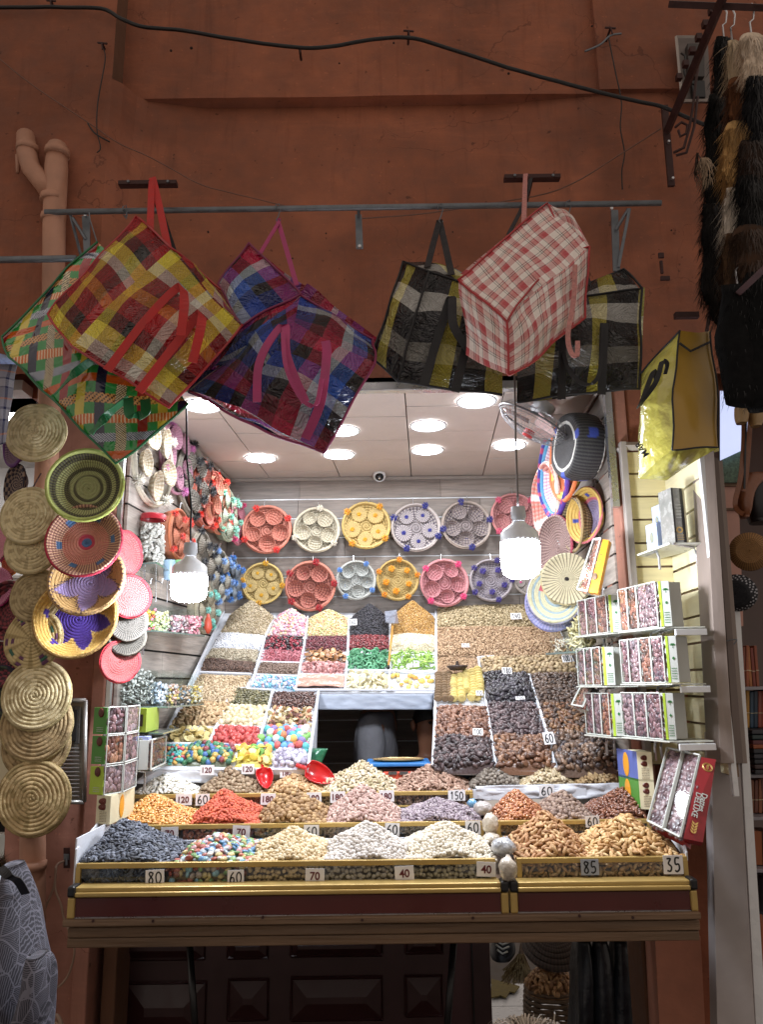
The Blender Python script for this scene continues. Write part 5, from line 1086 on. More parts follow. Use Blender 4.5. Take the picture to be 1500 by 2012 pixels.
# ================================================================== PLAID BAGS
def sag(p): return Vector((noise.noise(p*6), noise.noise(p*6+Vector((5, 1, 2))), noise.noise(p*6+Vector((9, 4, 7)))))*.016
def patch(q, pts, n=26, bulge=.02, wr=.013, off=(0, 0), scale=1., swap=False, sd=0.):
    A, B, C, D = [at(*p) for p in pts]; nrm = (B-A).cross(D-A).normalized()
    if nrm.y > 0: nrm = -nrm
    lu = ((B-A).length+(C-D).length)/2*scale; lv = ((D-A).length+(C-B).length)/2*scale
    V = []; U = []
    for j in range(n):
        for i in range(n):
            s, t = i/(n-1), j/(n-1); p = (A*(1-s)+B*s)*(1-t)+(D*(1-s)+C*s)*t
            e = min(1, 5*min(s, 1-s, t, 1-t)); f = math.sin(math.pi*s)*math.sin(math.pi*t)
            w = noise.noise(Vector((p.x*9, p.z*9, sd)))+.6*abs(noise.noise(Vector((p.x*19+p.z*8, p.z*17, sd+5))))
            V.append(p+nrm*(bulge*f+wr*w*e)+sag(p)); a, b_ = off[0]+lu*s, off[1]+lv*t; U.append((b_, a) if swap else (a, b_))
    q.add(V, [(j*n+i, (j+1)*n+i, (j+1)*n+i+1, j*n+i+1) for j in range(n-1) for i in range(n-1)], None, U)
def edge_tube(q, pts, r=.004, n=10):
    P = [at(*p) for p in pts]; out = []
    for a, b_ in zip(P[:-1], P[1:]):
        for k in range(n): out.append(a.lerp(b_, k/n))
    out.append(P[-1]); out = [p+sag(p) for p in out]; q.tube(out, r, 6)
def strap(name, pts, w, m, parent, side=None, th=.0012):
    P = [at(*p) for p in pts]; out = []
    for k in range(len(P)-1):
        p0, p1, p2, p3 = P[max(0, k-1)], P[k], P[k+1], P[min(len(P)-1, k+2)]
        for f in np.linspace(0, 1, 8)[:-1]: out.append(.5*((2*p1)+(p2-p0)*f+(2*p0-5*p1+4*p2-p3)*f*f+(3*p1-p0-3*p2+p3)*f**3))
    out.append(P[-1]); q = MB(); q.ribbon(out, w, th, side=side or (1, 0, .3)); return q.build(name, m, parent, smooth=False)
def bag(label, mt, patches, backs, edges, emat, straps=(), base=None, er=.004, group='plaid carrier bags hung from the pipe', cat='bag', name='carrier_bag'):
    t = empty(name, label, cat, at(*(base or patches[0][0][0])), group)
    for i, p in enumerate(patches):
        q = MB(); kw = p[1] if len(p) > 1 else {}; patch(q, p[0], sd=i*3.1+len(label), **kw); o = q.build('panel', mt, t, smooth=True)
    for b_ in backs:
        q = MB(); patch(q, b_, bulge=-.02, sd=7.); q.build('back_panel', mt, t, smooth=True)
    for e_ in edges:
        q = MB(); edge_tube(q, e_, er); q.build('piping', emat, t, smooth=True)
    for s in straps: strap('handle', s[0], s[1], s[2], t, *(s[3:4]))
    return t
pl_red = plaid_mat('plaid_red', [(2, '#a00c16'), (2, '#e8d23a'), (2.6, '#7c060e'), (2, '#0c0809'), (2, '#b01018'), (1.6, '#e0dccf')], [(2.4, '#a80e18'), (1.8, '#0c0809'), (2, '#ecdc48'), (1.4, '#d8d4c8'), (2.4, '#8c0810'), (1.6, '#d8861c')], n=3.4, coat=.8)
pl_navy = plaid_mat('plaid_navy', [(2.4, '#1c3a94'), (2.2, '#09080c'), (2.6, '#b01840'), (1.4, '#c9dce8'), (2, '#2f66c4'), (1.6, '#0a090d')], [(2.4, '#b81a44'), (2.2, '#09080c'), (2.2, '#2450b4'), (1.5, '#bcc6ca'), (2.4, '#12101a'), (1.6, '#7a0c26')], n=3.4, coat=.8)
pl_by = plaid_mat('plaid_black_yellow', [(3, '#121214'), (2.2, '#e4d860'), (2.6, '#18181a'), (2, '#3c3d40'), (2.2, '#dccf50'), (1.2, '#121214')], [(3, '#161618'), (2.3, '#e4e4de'), (3, '#151517'), (2, '#8f8e86')], n=3.0, coat=.7)
tart = [(2.2, '#b84a50'), (.5, '#f0e6e0'), (2.4, '#e6dcd4'), (.35, '#3a3436'), (.5, '#e6dcd4'), (.35, '#3a3436'), (1.6, '#d9a8a0'), (.5, '#a83a44'), (2, '#e8dfd8'), (.3, '#4a4042'), (.8, '#c87a78')]
pl_tart = plaid_mat('plaid_pink_tartan', tart, tart[::-1], n=9.5, rough=.5, coat=.15, bump=.2)
m_redpipe = mat('red_piping', '#a3161c', rough=.4, coat=.3); m_redstrap = mat('red_strap', '#b5221f', rough=.6, bump=.2, bscale=400); m_pinkstrap = mat('pink_strap', '#a83a6c', rough=.6, bump=.2, bscale=400)
m_blackstrap = mat('black_strap', '#121216', rough=.6, bump=.2, bscale=400); m_greenstrap = mat('green_strap', '#176a3e', rough=.45, coat=.2); m_tartstrap = mat('tartan_strap', '#b57a74', rough=.6, var=.4, scale=120)
bag('glossy red yellow and white plaid bag hanging tilted in front of the green woven bag', pl_red,
    [([(262, 424, 2.34), (332, 487, 2.22), (140, 677, 2.16), (96, 618, 2.26)], dict(wr=.012)), ([(332, 487, 2.22), (480, 636, 2.20), (332, 802, 2.10), (140, 677, 2.16)], dict(bulge=.05, wr=.014, off=(.05, .1))),
     ([(332, 487, 2.22), (375, 527, 2.30), (436, 575, 2.32), (480, 636, 2.20)], dict(bulge=.01))],
    [[(262, 424, 2.34), (375, 527, 2.40), (478, 640, 2.36), (96, 618, 2.40)], [(375, 527, 2.40), (480, 636, 2.36), (332, 802, 2.2), (96, 618, 2.40)]],
    [[(262, 424, 2.34), (96, 618, 2.26), (140, 677, 2.16), (332, 802, 2.10), (480, 636, 2.20)], [(262, 424, 2.34), (332, 487, 2.21), (375, 520, 2.26), (436, 570, 2.3)]], m_redpipe,
    [([(294, 478, 2.24), (298, 362, 2.56), (303, 361, 2.56), (330, 488, 2.24)], .024, m_redstrap), ([(301, 364, 2.58), (345, 500, 2.34)], .014, m_blackstrap),
     ([(210, 728, 2.10), (285, 630, 2.12), (350, 565, 2.13), (362, 590, 2.06), (355, 660, 2.05)], .026, m_redstrap, (1, 0, -1)), ([(272, 770, 2.07), (350, 670, 2.10), (392, 618, 2.10), (395, 640, 2.04), (378, 712, 2.04)], .026, m_redstrap, (1, 0, -1))])
bag('navy and crimson plaid bag with pink straps hanging left of the middle', pl_navy,
    [([(487, 480, 2.36), (592, 574, 2.30), (480, 642, 2.26), (430, 558, 2.34)], dict(off=(.1, 0))), ([(592, 576, 2.30), (575, 650, 2.20), (470, 800, 2.16), (370, 775, 2.24)], dict(off=(.2, .3), bulge=.03)),
     ([(592, 576, 2.30), (738, 664, 2.30), (736, 716, 2.16), (572, 640, 2.19)], dict(off=(0, .1))), ([(572, 632, 2.19), (736, 712, 2.16), (634, 893, 2.12), (470, 800, 2.15)], dict(bulge=.05, wr=.016)),
     ([(370, 775, 2.24), (470, 800, 2.15), (634, 893, 2.12), (560, 855, 2.2)], dict(bulge=.01)), ([(480, 640, 2.27), (592, 576, 2.3), (500, 700, 2.24), (420, 720, 2.26)], dict())],
    [[(487, 480, 2.36), (600, 568, 2.44), (560, 700, 2.42), (372, 775, 2.36)], [(600, 560, 2.44), (738, 664, 2.38), (636, 893, 2.22), (372, 775, 2.36)]],
    [[(487, 480, 2.36), (430, 558, 2.34), (480, 642, 2.26), (592, 574, 2.29), (487, 480, 2.35)], [(736, 716, 2.15), (634, 893, 2.11), (470, 822, 2.14), (372, 776, 2.23)], [(592, 576, 2.29), (738, 664, 2.29), (736, 716, 2.15)]], mat('navy_piping', '#7a1c4a', rough=.4),
    [([(510, 500, 2.34), (546, 440, 2.54), (548, 440, 2.54), (583, 560, 2.33)], .016, m_pinkstrap), ([(505, 790, 2.10), (508, 720, 2.10), (530, 670, 2.11), (560, 640, 2.12), (564, 700, 2.05), (600, 790, 2.04)], .024, m_pinkstrap, (1, 0, .2)),
     ([(600, 862, 2.08), (630, 790, 2.06), (642, 700, 2.09), (640, 670, 2.10)], .026, m_pinkstrap), ([(556, 652, 2.07), (562, 720, 2.02), (590, 780, 2.02), (620, 796, 2.03), (632, 745, 2.05)], .012, m_pinkstrap)])
bag('black and yellow checked bag hanging left of the pink tartan bag', pl_by,
    [([(790, 508, 2.40), (842, 532, 2.30), (782, 750, 2.24), (730, 706, 2.32)], dict(off=(.05, 0), swap=False)), ([(842, 532, 2.30), (1002, 592, 2.30), (985, 778, 2.24), (782, 750, 2.24)], dict(bulge=.04, off=(.16, .02), wr=.014)),
     ([(790, 508, 2.40), (872, 530, 2.42), (1002, 592, 2.34), (842, 534, 2.31)], dict())],
    [[(790, 508, 2.42), (1002, 592, 2.44), (985, 778, 2.36), (732, 706, 2.40)]],
    [[(842, 532, 2.29), (790, 508, 2.39), (730, 706, 2.31), (782, 750, 2.23), (985, 778, 2.23)], [(842, 532, 2.29), (782, 750, 2.23)], [(842, 532, 2.29), (1002, 592, 2.29)]], m_blackstrap,
    [([(840, 525, 2.32), (862, 442, 2.54), (866, 442, 2.54), (888, 540, 2.30)], .022, m_blackstrap), ([(832, 758, 2.20), (868, 640, 2.22), (888, 585, 2.22), (892, 640, 2.17), (925, 690, 2.18), (940, 700, 2.2)], .026, m_blackstrap), ([(895, 770, 2.19), (912, 700, 2.2), (930, 640, 2.2)], .026, m_blackstrap)])
bag('black and yellow checked bag hanging right of the pink tartan bag, half behind it', pl_by,
    [([(1020, 600, 2.42), (1266, 568, 2.40), (1256, 766, 2.34), (1016, 788, 2.36)], dict(bulge=.05, wr=.014, off=(.02, .05))), ([(1150, 560, 2.48), (1228, 530, 2.48), (1262, 572, 2.41), (1150, 582, 2.41)], dict(off=(.2, 0)))],
    [[(1020, 600, 2.50), (1266, 568, 2.50), (1256, 766, 2.46), (1016, 788, 2.46)]],
    [[(1150, 580, 2.4), (1266, 568, 2.39), (1256, 766, 2.33), (1016, 788, 2.35)], [(1150, 560, 2.48), (1228, 530, 2.48), (1266, 568, 2.39)]], m_blackstrap,
    [([(1100, 785, 2.31), (1104, 690, 2.32), (1120, 730, 2.28), (1150, 755, 2.28), (1178, 735, 2.28), (1186, 640, 2.32)], .012, m_blackstrap), ([(1183, 775, 2.31), (1186, 700, 2.30), (1188, 635, 2.33)], .026, m_blackstrap), ([(1105, 784, 2.32), (1106, 700, 2.31), (1108, 650, 2.35)], .024, m_blackstrap), ([(1120, 440, 2.53), (1135, 480, 2.50), (1160, 560, 2.46)], .012, m_blackstrap)])
bag('pink and white tartan bag opening downward like a box at the right of the row', pl_tart,
    [([(1072, 398, 2.30), (1160, 484, 2.20), (990, 626, 2.06), (900, 546, 2.18)], dict(wr=.003, bulge=.004)), ([(900, 546, 2.18), (990, 626, 2.06), (1000, 742, 2.06), (916, 692, 2.16)], dict(bulge=.012, wr=.012)),
     ([(990, 626, 2.06), (1160, 484, 2.20), (1150, 622, 2.20), (1000, 742, 2.06)], dict(bulge=.02, wr=.018)), ([(1072, 398, 2.30), (1108, 452, 2.26), (1160, 484, 2.20), (1120, 425, 2.28)], dict())],
    [[(1072, 398, 2.34), (1160, 484, 2.34), (1150, 622, 2.34), (900, 546, 2.34)], [(900, 546, 2.34), (1150, 622, 2.34), (1000, 742, 2.2), (916, 692, 2.3)]],
    [[(900, 546, 2.18), (1072, 398, 2.29), (1108, 470, 2.24), (1146, 490, 2.20), (1160, 484, 2.19)], [(900, 546, 2.17), (990, 626, 2.05), (1040, 575, 2.1), (1062, 550, 2.12)], [(1160, 484, 2.19), (1150, 622, 2.19), (1000, 742, 2.05)], [(990, 626, 2.05), (1000, 742, 2.05)]], m_redpipe,
    [([(1030, 440, 2.26), (1033, 348, 2.55), (1034, 346, 2.56)], .016, m_tartstrap), ([(1000, 460, 2.30), (1030, 400, 2.45), (1044, 350, 2.57)], .014, m_blackstrap), ([(1131, 520, 2.13), (1128, 590, 2.12), (1117, 655, 2.10), (1122, 690, 2.10), (1134, 700, 2.09), (1136, 670, 2.12)], .014, m_tartstrap)], er=.0035)
# green woven-print bag: printed ribbons over a green ground
def woven_mat():
    m = bpy.data.materials.new('woven_print'); m.use_nodes = True; N = m.node_tree.nodes; L = m.node_tree.links; b = N['Principled BSDF']
    vc = N.new('ShaderNodeVertexColor'); vc.layer_name = 'col'; L.new(vc.outputs[0], b.inputs['Base Color']); b.inputs['Roughness'].default_value = .2; b.inputs['Coat Weight'].default_value = .8; b.inputs['Coat Roughness'].default_value = .06
    tc = N.new('ShaderNodeTexCoord'); nz = N.new('ShaderNodeTexNoise'); nz.inputs['Scale'].default_value = 11; nz.inputs['Distortion'].default_value = 1.5; L.new(tc.outputs['Object'], nz.inputs[0])
    bp_ = N.new('ShaderNodeBump'); bp_.inputs['Strength'].default_value = .4; bp_.inputs['Distance'].default_value = .03; L.new(nz.outputs[0], bp_.inputs['Height']); L.new(bp_.outputs[0], b.inputs['Normal']); L.new(bp_.outputs[0], b.inputs['Coat Normal']); return m
m_wprint = woven_mat()
def woven_col(a, b_):
    """a across, b down, metres; ribbons every 34 mm woven over and under"""
    P = .060; ia, ib = math.floor(a/P), math.floor(b_/P); fa, fb = a/P-ia, b_/P-ib; over = (ia+ib) % 2 == 0
    inv_, inh = abs(fa-.5) < .24, abs(fb-.5) < .23
    def vert():
        k = ia % 4; c = ['#17203a', '#e6d4a8', '#9c1d22', '#d8c24a'][k]
        if k == 1 and (int(a*260)+int(b_*260)) % 2: c = '#2a2018'
        return c
    def hor():
        k = ib % 4; c = ['#d2691e', '#24304f', '#c95a1c', '#d39a58'][k]
        if k == 0 and (int(a*300)) % 3 == 0: c = '#f0d8b0'
        if k == 1 and (int(a*260)+int(b_*260)) % 2: c = '#c4cbd8'
        if k == 3 and (int(a*180)+int(b_*200)) % 3 == 0: c = '#3a2416'
        return c
    if inv_ and inh: return vert() if over else hor()
    if inv_: return vert()
    if inh: return hor()
    return '#2f9044'
def wpatch(pts, parent, n=150, off=(0, 0), bulge=.04, sd=0., ang=.785):
    A, B, C, D = [at(*p) for p in pts]; nrm = (B-A).cross(D-A).normalized(); nrm = -nrm if nrm.y > 0 else nrm
    ex = (B-A).normalized(); ey = nrm.cross(ex)
    s, t = np.meshgrid(np.linspace(0, 1, n), np.linspace(0, 1, n)); s = s.ravel(); t = t.ravel()
    V = []; C_ = []; ca, sa = math.cos(ang), math.sin(ang)
    for s_, t_ in zip(s, t):
        p = (A*(1-s_)+B*s_)*(1-t_)+(D*(1-s_)+C*s_)*t_; d = p-A
        x, z = p.x, p.z; a, b_ = x*1.0+.02*z+off[0]+3, -z+.1*x+off[1]+9
        C_.append(srgb(woven_col(a, b_))); e = min(1, 5*min(s_, 1-s_, t_, 1-t_))
        w = noise.noise(Vector((p.x*8, p.z*8, sd)))
        V.append(p+nrm*(bulge*math.sin(math.pi*s_)*math.sin(math.pi*t_)+.012*w*e)+sag(p))
    i, j = np.meshgrid(np.arange(n-1), np.arange(n-1)); a0 = (j*n+i).ravel()
    me = np_mesh('panel', np.array(V), np.stack([a0, a0+n, a0+n+1, a0+1], 1), np.array(C_), m_wprint); return link('panel', me, parent)
t = empty('carrier_bag', 'green bag printed with woven ribbons, leftmost of the hanging bags', 'bag', at(190, 475, 2.5), 'plaid carrier bags hung from the pipe')
wpatch([(190, 475, 2.48), (215, 500, 2.46), (112, 640, 2.34), (2, 660, 2.38)], t, 90, bulge=.01)
wpatch([(2, 660, 2.38), (112, 640, 2.34), (140, 670, 2.32), (18, 702, 2.34)], t, 60, bulge=.0)
wpatch([(112, 600, 2.36), (372, 795, 2.34), (228, 908, 2.28), (18, 700, 2.34)], t, 210, bulge=.05)
for pts in ([(190, 475, 2.52), (372, 795, 2.45), (228, 908, 2.36), (2, 660, 2.46)],):
    q = MB(); patch(q, pts, n=20, bulge=-.02); q.build('back_panel', m_greenstrap, t, smooth=True)
for e_ in ([(190, 475, 2.47), (2, 658, 2.37), (18, 702, 2.33), (228, 908, 2.27), (372, 795, 2.33)],):
    q = MB(); edge_tube(q, e_, .004); q.build('piping', m_greenstrap, t, smooth=True)
strap('handle', [(105, 777, 2.25), (145, 735, 2.24), (180, 708, 2.25)], .026, m_greenstrap, t, (.6, 0, .8)); strap('handle', [(178, 852, 2.22), (215, 812, 2.22), (252, 782, 2.24)], .026, m_greenstrap, t, (.6, 0, .8))
strap('handle', [(252, 782, 2.22), (256, 815, 2.2), (284, 812, 2.2), (285, 785, 2.24)], .03, m_greenstrap, t, (1, 0, 0))
q = MB(); q.tube([at(190, 475, 2.48), at(176, 430, 2.54), at(175, 418, 2.55)], .0025, 5); q.build('hook', m_steel, t)
# yellow laminated bag
m_yel = mat('yellow_laminate', '#c4bc5a', rough=.15, coat=1, var=.06, bump=.9, bscale=26); m_ochre = mat('ochre_side', '#a8842e', rough=.4, coat=.2, var=.05)
t = empty('shopping_bag', 'glossy yellow shopping bag with black piping hanging over the slatted niche', 'bag', at(1335, 655, 2.3))
def simple(pts, m, name='panel', bulge=.01, wr=.01, sd=0):
    q = MB(); patch(q, pts, n=30, bulge=bulge, wr=wr, sd=sd); return q.build(name, m, t, smooth=True)
simple([(1336, 654, 2.22), (1396, 650, 2.28), (1412, 884, 2.22), (1320, 884, 2.14)], m_ochre, 'side_panel', .004, .002)
simple([(1260, 738, 2.34), (1336, 654, 2.22), (1320, 884, 2.14), (1254, 936, 2.28)], m_yel, 'panel', .02, .02, 4)
simple([(1254, 936, 2.28), (1320, 884, 2.14), (1412, 884, 2.22), (1310, 946, 2.30)], m_yel, 'base_panel', .01, .02, 8)
simple([(1260, 738, 2.36), (1396, 650, 2.38), (1412, 884, 2.34), (1254, 936, 2.34)], m_yel, 'back_panel', -.01, .004)
for e_ in ([(1336, 654, 2.21), (1320, 884, 2.13), (1412, 884, 2.21), (1396, 650, 2.27)], [(1336, 654, 2.21), (1300, 690, 2.28), (1260, 738, 2.33)]):
    q = MB(); edge_tube(q, e_, .0028); q.build('piping', m_blackstrap, t, smooth=True)
q = MB(); q.ribbon([at(1336, 674, 2.2), at(1358, 690, 2.2), at(1396, 672, 2.26)], .007, side=(0, 0, 1)); q.build('trim', m_blackstrap, t)
strap('handle', [(1308, 735, 2.16), (1312, 715, 2.14), (1302, 712, 2.13), (1290, 750, 2.12), (1258, 796, 2.14), (1262, 790, 2.18), (1285, 730, 2.22), (1290, 745, 2.24)], .014, m_blackstrap, t, (.8, 0, .6))
tm = text_mesh('MAR', px(42, 2.2), px(13, 2.2), m_blackstrap, .02); tm.transform(frame_m(at(1262, 882, 2.16), (-.6, -1, .1), 118)); link('lettering', tm, t)
q = MB(); q.box(at(1350, 620, 2.36), (px(50, 2.36), .02, px(12, 2.36))); q.tube([at(1398, 600, 2.4), at(1390, 650, 2.3)], .006, 6); q.build('hanger', m_rust, t)
# ================================================================== FACADE FITTINGS
def wire(name, pts, r, m, label, cat='cable', group=None, Yd=2.63, seg=6, n=6):
    P = [at(p[0], p[1], p[2] if len(p) > 2 else Yd) for p in pts]; out = []
    for k in range(len(P)-1):
        p0, p1, p2, p3 = P[max(0, k-1)], P[k], P[k+1], P[min(len(P)-1, k+2)]
        for f in np.linspace(0, 1, seg+1)[:-1]: out.append(.5*((2*p1)+(p2-p0)*f+(2*p0-5*p1+4*p2-p3)*f*f+(3*p1-p0-3*p2+p3)*f**3))
    out.append(P[-1]); out = [p+Vector((0, 0, .002*noise.noise(p*15))) for p in out]; q = MB(); q.tube(out, r, n); return tag(q.build(name, m, None, smooth=True), label, cat, group)
m_thin = mat('thin_grey_wire', '#6b4a3c', rough=.6, var=.2)
YC = 2.62
wire('power_cable', [(-20, 15, YC), (60, 14, YC), (105, 14, YC), (198, 17, YC), (240, 38, YC), (282, 53, YC), (360, 60, YC), (437, 73, YC), (520, 86, YC), (600, 94, YC), (660, 90, YC), (730, 78, YC), (800, 74, YC), (860, 88, YC), (1000, 133, YC), (1120, 166, YC), (1240, 196, YC), (1300, 209, YC), (1345, 228, YC), (1392, 247, YC)], .0075, m_cable, 'thick black power cable sagging across the top of the wall')
wire('thin_wire', [(-10, 108), (60, 165), (172, 240), (230, 280), (300, 312), (390, 360), (460, 380), (560, 404)], .002, m_thin, 'thin wire sloping down from the upper left edge to the pipe')
wire('thin_wire', [(700, 430, 2.66), (830, 420, 2.66), (950, 402, 2.66), (1100, 372, 2.66), (1225, 300, 2.66), (1300, 252, 2.66)], .0025, m_thin, 'thin cord rising from the pipe to the iron bracket')
wire('dangling_wire', [(203, 95, 2.63), (206, 120, 2.63), (192, 200, 2.63), (190, 255, 2.63), (197, 290, 2.63), (190, 300, 2.63)], .0022, m_cable, 'kinked black wire dangling below the left nail')
wire('dangling_wire', [(172, 242, 2.63), (186, 262, 2.63), (215, 279, 2.63)], .003, m_cable, 'short bent black wire twisted round the thin one')
wire('dangling_wire', [(1196, 70, 2.68), (1210, 140, 2.68), (1222, 200, 2.68), (1220, 250, 2.68), (1228, 300, 2.68), (1223, 335, 2.68), (1224, 372, 2.68)], .0025, m_cable, 'long dark wire dangling over the black cable on the right')
wire('dangling_wire', [(1150, 101, 2.68), (1180, 88, 2.68), (1200, 70, 2.68), (1222, 66, 2.68)], .004, m_steel, 'twisted wire stub sticking out of the wall at upper right')
for (u, v, lab) in ((205, 96, 'bent nail above the left dangling wire'), (590, 103, 'small cable clip where the cable sags lowest'), (803, 72, 'cable clip at the middle of the black cable'), (1197, 66, 'dark nail holding the right dangling wire'), (105, 13, 'clip holding the cable near the left edge')):
    q = MB(); p = at(u, v, 2.65 if u < 300 else 2.70); q.tube([p+Vector((0, .04, 0)), p+Vector((0, -.03, .0))], .005, 6); q.tube([p+Vector((-.02, -.02, .01)), p+Vector((.02, -.03, -.004))], .004, 6); q.tube([p+Vector((.0, -.03, 0)), p+Vector((.004, -.03, -.03))], .003, 6)
    tag(q.build('cable_clip', m_rust), lab, 'clip', 'clips and nails in the wall')
m_hole = mat('hole_dark', '#1c0f0b', rough=1)
for (u, v, r) in ((336, 100, 5), (376, 95, 6), (180, 48, 5), (774, 85, 4), (1164, 52, 4), (667, 125, 3), (1000, 145, 5), (409, 456, 4), (641, 459, 3), (1320, 453, 3), (862, 442, 3), (575, 508, 3), (890, 456, 3)):
    q = MB(); p = at(u, v, 2.685); q.lathe([(px(r, 2.7)*.6, 0), (px(r, 2.7)*.5, .004), (.0005, .004)], 8, Matrix.Translation(p+Vector((0, 0, 0))) @ basis((0, -1, 0)).to_4x4()); q.build('plug_hole', m_hole, bld)
# pipe rail with brackets
rail = empty('pipe_rail', 'long grey steel pipe on brackets from which the bags hang', 'rail', at(700, 410, 2.56))
q = MB(); q.tube([at(88, 417, 2.56), at(1300, 399, 2.56)], .0105, 12); q.build('pipe', m_steel, rail, smooth=True)
for pts in ([(160, 424, 2.60), (176, 424, 2.60), (176, 500, 2.60), (164, 500, 2.60)], [(698, 421, 2.62), (711, 421, 2.62), (714, 488, 2.62), (700, 488, 2.62)], [(1202, 412, 2.62), (1216, 412, 2.62), (1220, 532, 2.62), (1206, 532, 2.62)]):
    q = MB(); P = [at(*p) for p in pts]; q.slab(P[3], P[2], P[1], P[0], .008, Vector((0, -1, 0))); q.build('bracket_plate', m_steel, rail, bevel=.001)
for a, b_ in (((138, 422, 2.57), (158, 500, 2.64)), ((168, 470, 2.60), (142, 428, 2.57)), ((1236, 410, 2.57), (1212, 450, 2.61)), ((1238, 410, 2.57), (1216, 525, 2.62)), ((705, 412, 2.57), (705, 425, 2.62))):
    q = MB(); q.tube([at(*a), at(*b_)], .006, 6); q.build('bracket_strut', m_steel, rail)
for (u, v) in ((168, 424), (707, 485), (1202, 411)):
    q = MB(); p = at(u, v, 2.60); q.tube([p, p+Vector((0, -.008, 0))], .006, 8); q.build('bolt', m_alu, rail)
q = MB(); q.tube([at(-30, 511, 2.5), at(150, 508, 2.5)], .012, 12); tag(q.build('short_pipe', m_steel, smooth=True), 'short grey pipe entering from the left edge below the long rail', 'pipe')
for (u0, u1, v, lab) in ((234, 348, 362, 'flat black iron bar above the red plaid bag'), (991, 1101, 350, 'flat black iron bar above the pink tartan bag')):
    t = empty('hanging_bar', lab, 'bar', at((u0+u1)/2, v, 2.60), 'flat iron bars carrying bag straps')
    A, B = at(u0, v, 2.60), at(u1, v, 2.60); q = MB(); q.box((A+B)/2, (B.x-A.x, .03, .016)); q.build('flat_bar', m_rust, t, bevel=.001)
    for f in (.18, .86):
        p = A.lerp(B, f)+Vector((0, -.016, 0)); q = MB(); q.tube([p, p+Vector((0, -.004, 0))], .005, 8); q.build('bolt', m_steel, t)
    q = MB(); q.tube([(A+B)/2+Vector((0, .02, 0)), (A+B)/2+Vector((0, .15, -.02))], .008, 6); q.build('stub', m_rust, t)
for (u, v, v2, lab) in ((546, 405, 440, 'wire hook above the navy plaid bag'), (866, 405, 442, 'wire hook above the left black and yellow bag'), (1118, 398, 440, 'wire hook above the right black and yellow bag'), (245, 408, 430, 'wire hook at the top corner of the red plaid bag')):
    q = MB(); q.tube([at(u-5, v+8, 2.55), at(u-4, v-2, 2.545), at(u+2, v-5, 2.55), at(u+5, v+6, 2.555), at(u+1, v+20, 2.55), at(u-3, v2-8, 2.55), at(u+3, v2, 2.55), at(u+5, v2-8, 2.55)], .0022, 5)
    tag(q.build('wire_hook', m_steel, smooth=True), lab, 'hook', 'wire hooks on the pipe rail')
t = empty('wall_plate', 'rusty remains of a fitting on the wall right of the last bag', 'fitting', at(1305, 520, 2.7))
for (u, v, w, h) in ((1300, 502, 12, 12), (1301, 525, 6, 30), (1308, 547, 20, 10)):
    q = MB(); q.box(at(u, v, 2.69), (px(w, 2.7), .01, px(h, 2.7))); q.build('plate', m_rust, t, bevel=.002)
# electric meter box and iron bracket at upper right
t = empty('meter_box', 'grey recessed electric box behind the iron bracket at the upper right', 'electric box', at(1365, 130, 2.68))
def pslab(name, pts, th, m, parent, bevel=.001):
    q = MB(); P = [at(*p) for p in pts]; q.slab(P[3], P[2], P[1], P[0], th, Vector((0, -1, 0))); return q.build(name, m, parent, bevel=bevel)
m_boxg = mat('box_grey', '#6f6560', rough=.6, var=.2)
pslab('box_back', [(1330, 72, 2.69), (1392, 72, 2.69), (1398, 200, 2.69), (1342, 200, 2.69)], .01, m_boxg, t)
for a, b_ in (((1330, 72, 2.67), (1342, 200, 2.67)), ((1330, 72, 2.67), (1392, 72, 2.67)), ((1342, 198, 2.67), (1398, 196, 2.67))):
    q = MB(); q.tube([at(*a), at(*b_)], .006, 4); q.build('frame', m_grey_trim, t)
pslab('meter', [(1352, 85, 2.66), (1385, 85, 2.66), (1386, 150, 2.66), (1356, 150, 2.66)], .03, mat('meter_dark', '#3c3633', rough=.5), t)
pslab('terminal', [(1360, 158, 2.66), (1386, 158, 2.66), (1388, 190, 2.66), (1364, 190, 2.66)], .02, m_black, t)
q = MB(); q.tube([at(1340, 105, 2.65), at(1348, 110, 2.64), at(1345, 140, 2.64), at(1352, 160, 2.64), at(1370, 168, 2.64)], .004, 6); q.build('lead', m_cable, t, smooth=True)
t = empty('iron_bracket', 'dark red wrought iron bracket jutting out from the wall at the upper right', 'bracket', at(1315, 300, 2.6))
q = MB(); q.slab(at(1315, 365, 2.67), at(1328, 364, 2.67), at(1314, 205, 2.67), at(1301, 206, 2.67), .012, Vector((0, -1, 0))); q.build('wall_plate', m_rust, t, bevel=.001)
q = MB(); q.tube([at(1312, 258, 2.66), at(1424, -10, 2.1)], .016, 4); q.build('diagonal_strut', m_rust, t)
q = MB(); q.tube([at(1316, 8, 2.2), at(1520, 16, 2.1)], .014, 4); q.build('top_bar', m_rust, t)
for sc_ in ([(1328, 250), (1340, 240), (1352, 246), (1350, 262), (1338, 268), (1334, 256)], [(1325, 300), (1345, 290), (1356, 250), (1364, 200), (1370, 150), (1376, 110)], [(1330, 305), (1350, 300), (1365, 250), (1372, 190)]):
    q = MB(); q.tube([at(u, v, 2.5) for u, v in sc_], .005, 6); q.build('scroll', m_rust, t, smooth=True)
for k in range(6):
    q = MB(); p = at(1400-13*k*1.0, 22+26*k, 2.2+.07*k); q.box(p, (.02, .02, .022)); q.build('notch', m_rust, t)
for (u, v) in ((1314, 280), (1322, 352), (1305, 214)):
    q = MB(); p = at(u, v, 2.665); q.tube([p, p+Vector((0, -.01, 0))], .005, 8); q.build('bolt', m_alu, t)
t2 = empty('side_strut', 'second iron strut rising to the right edge above the dark hide', 'bracket', at(1400, 625, 2.3))
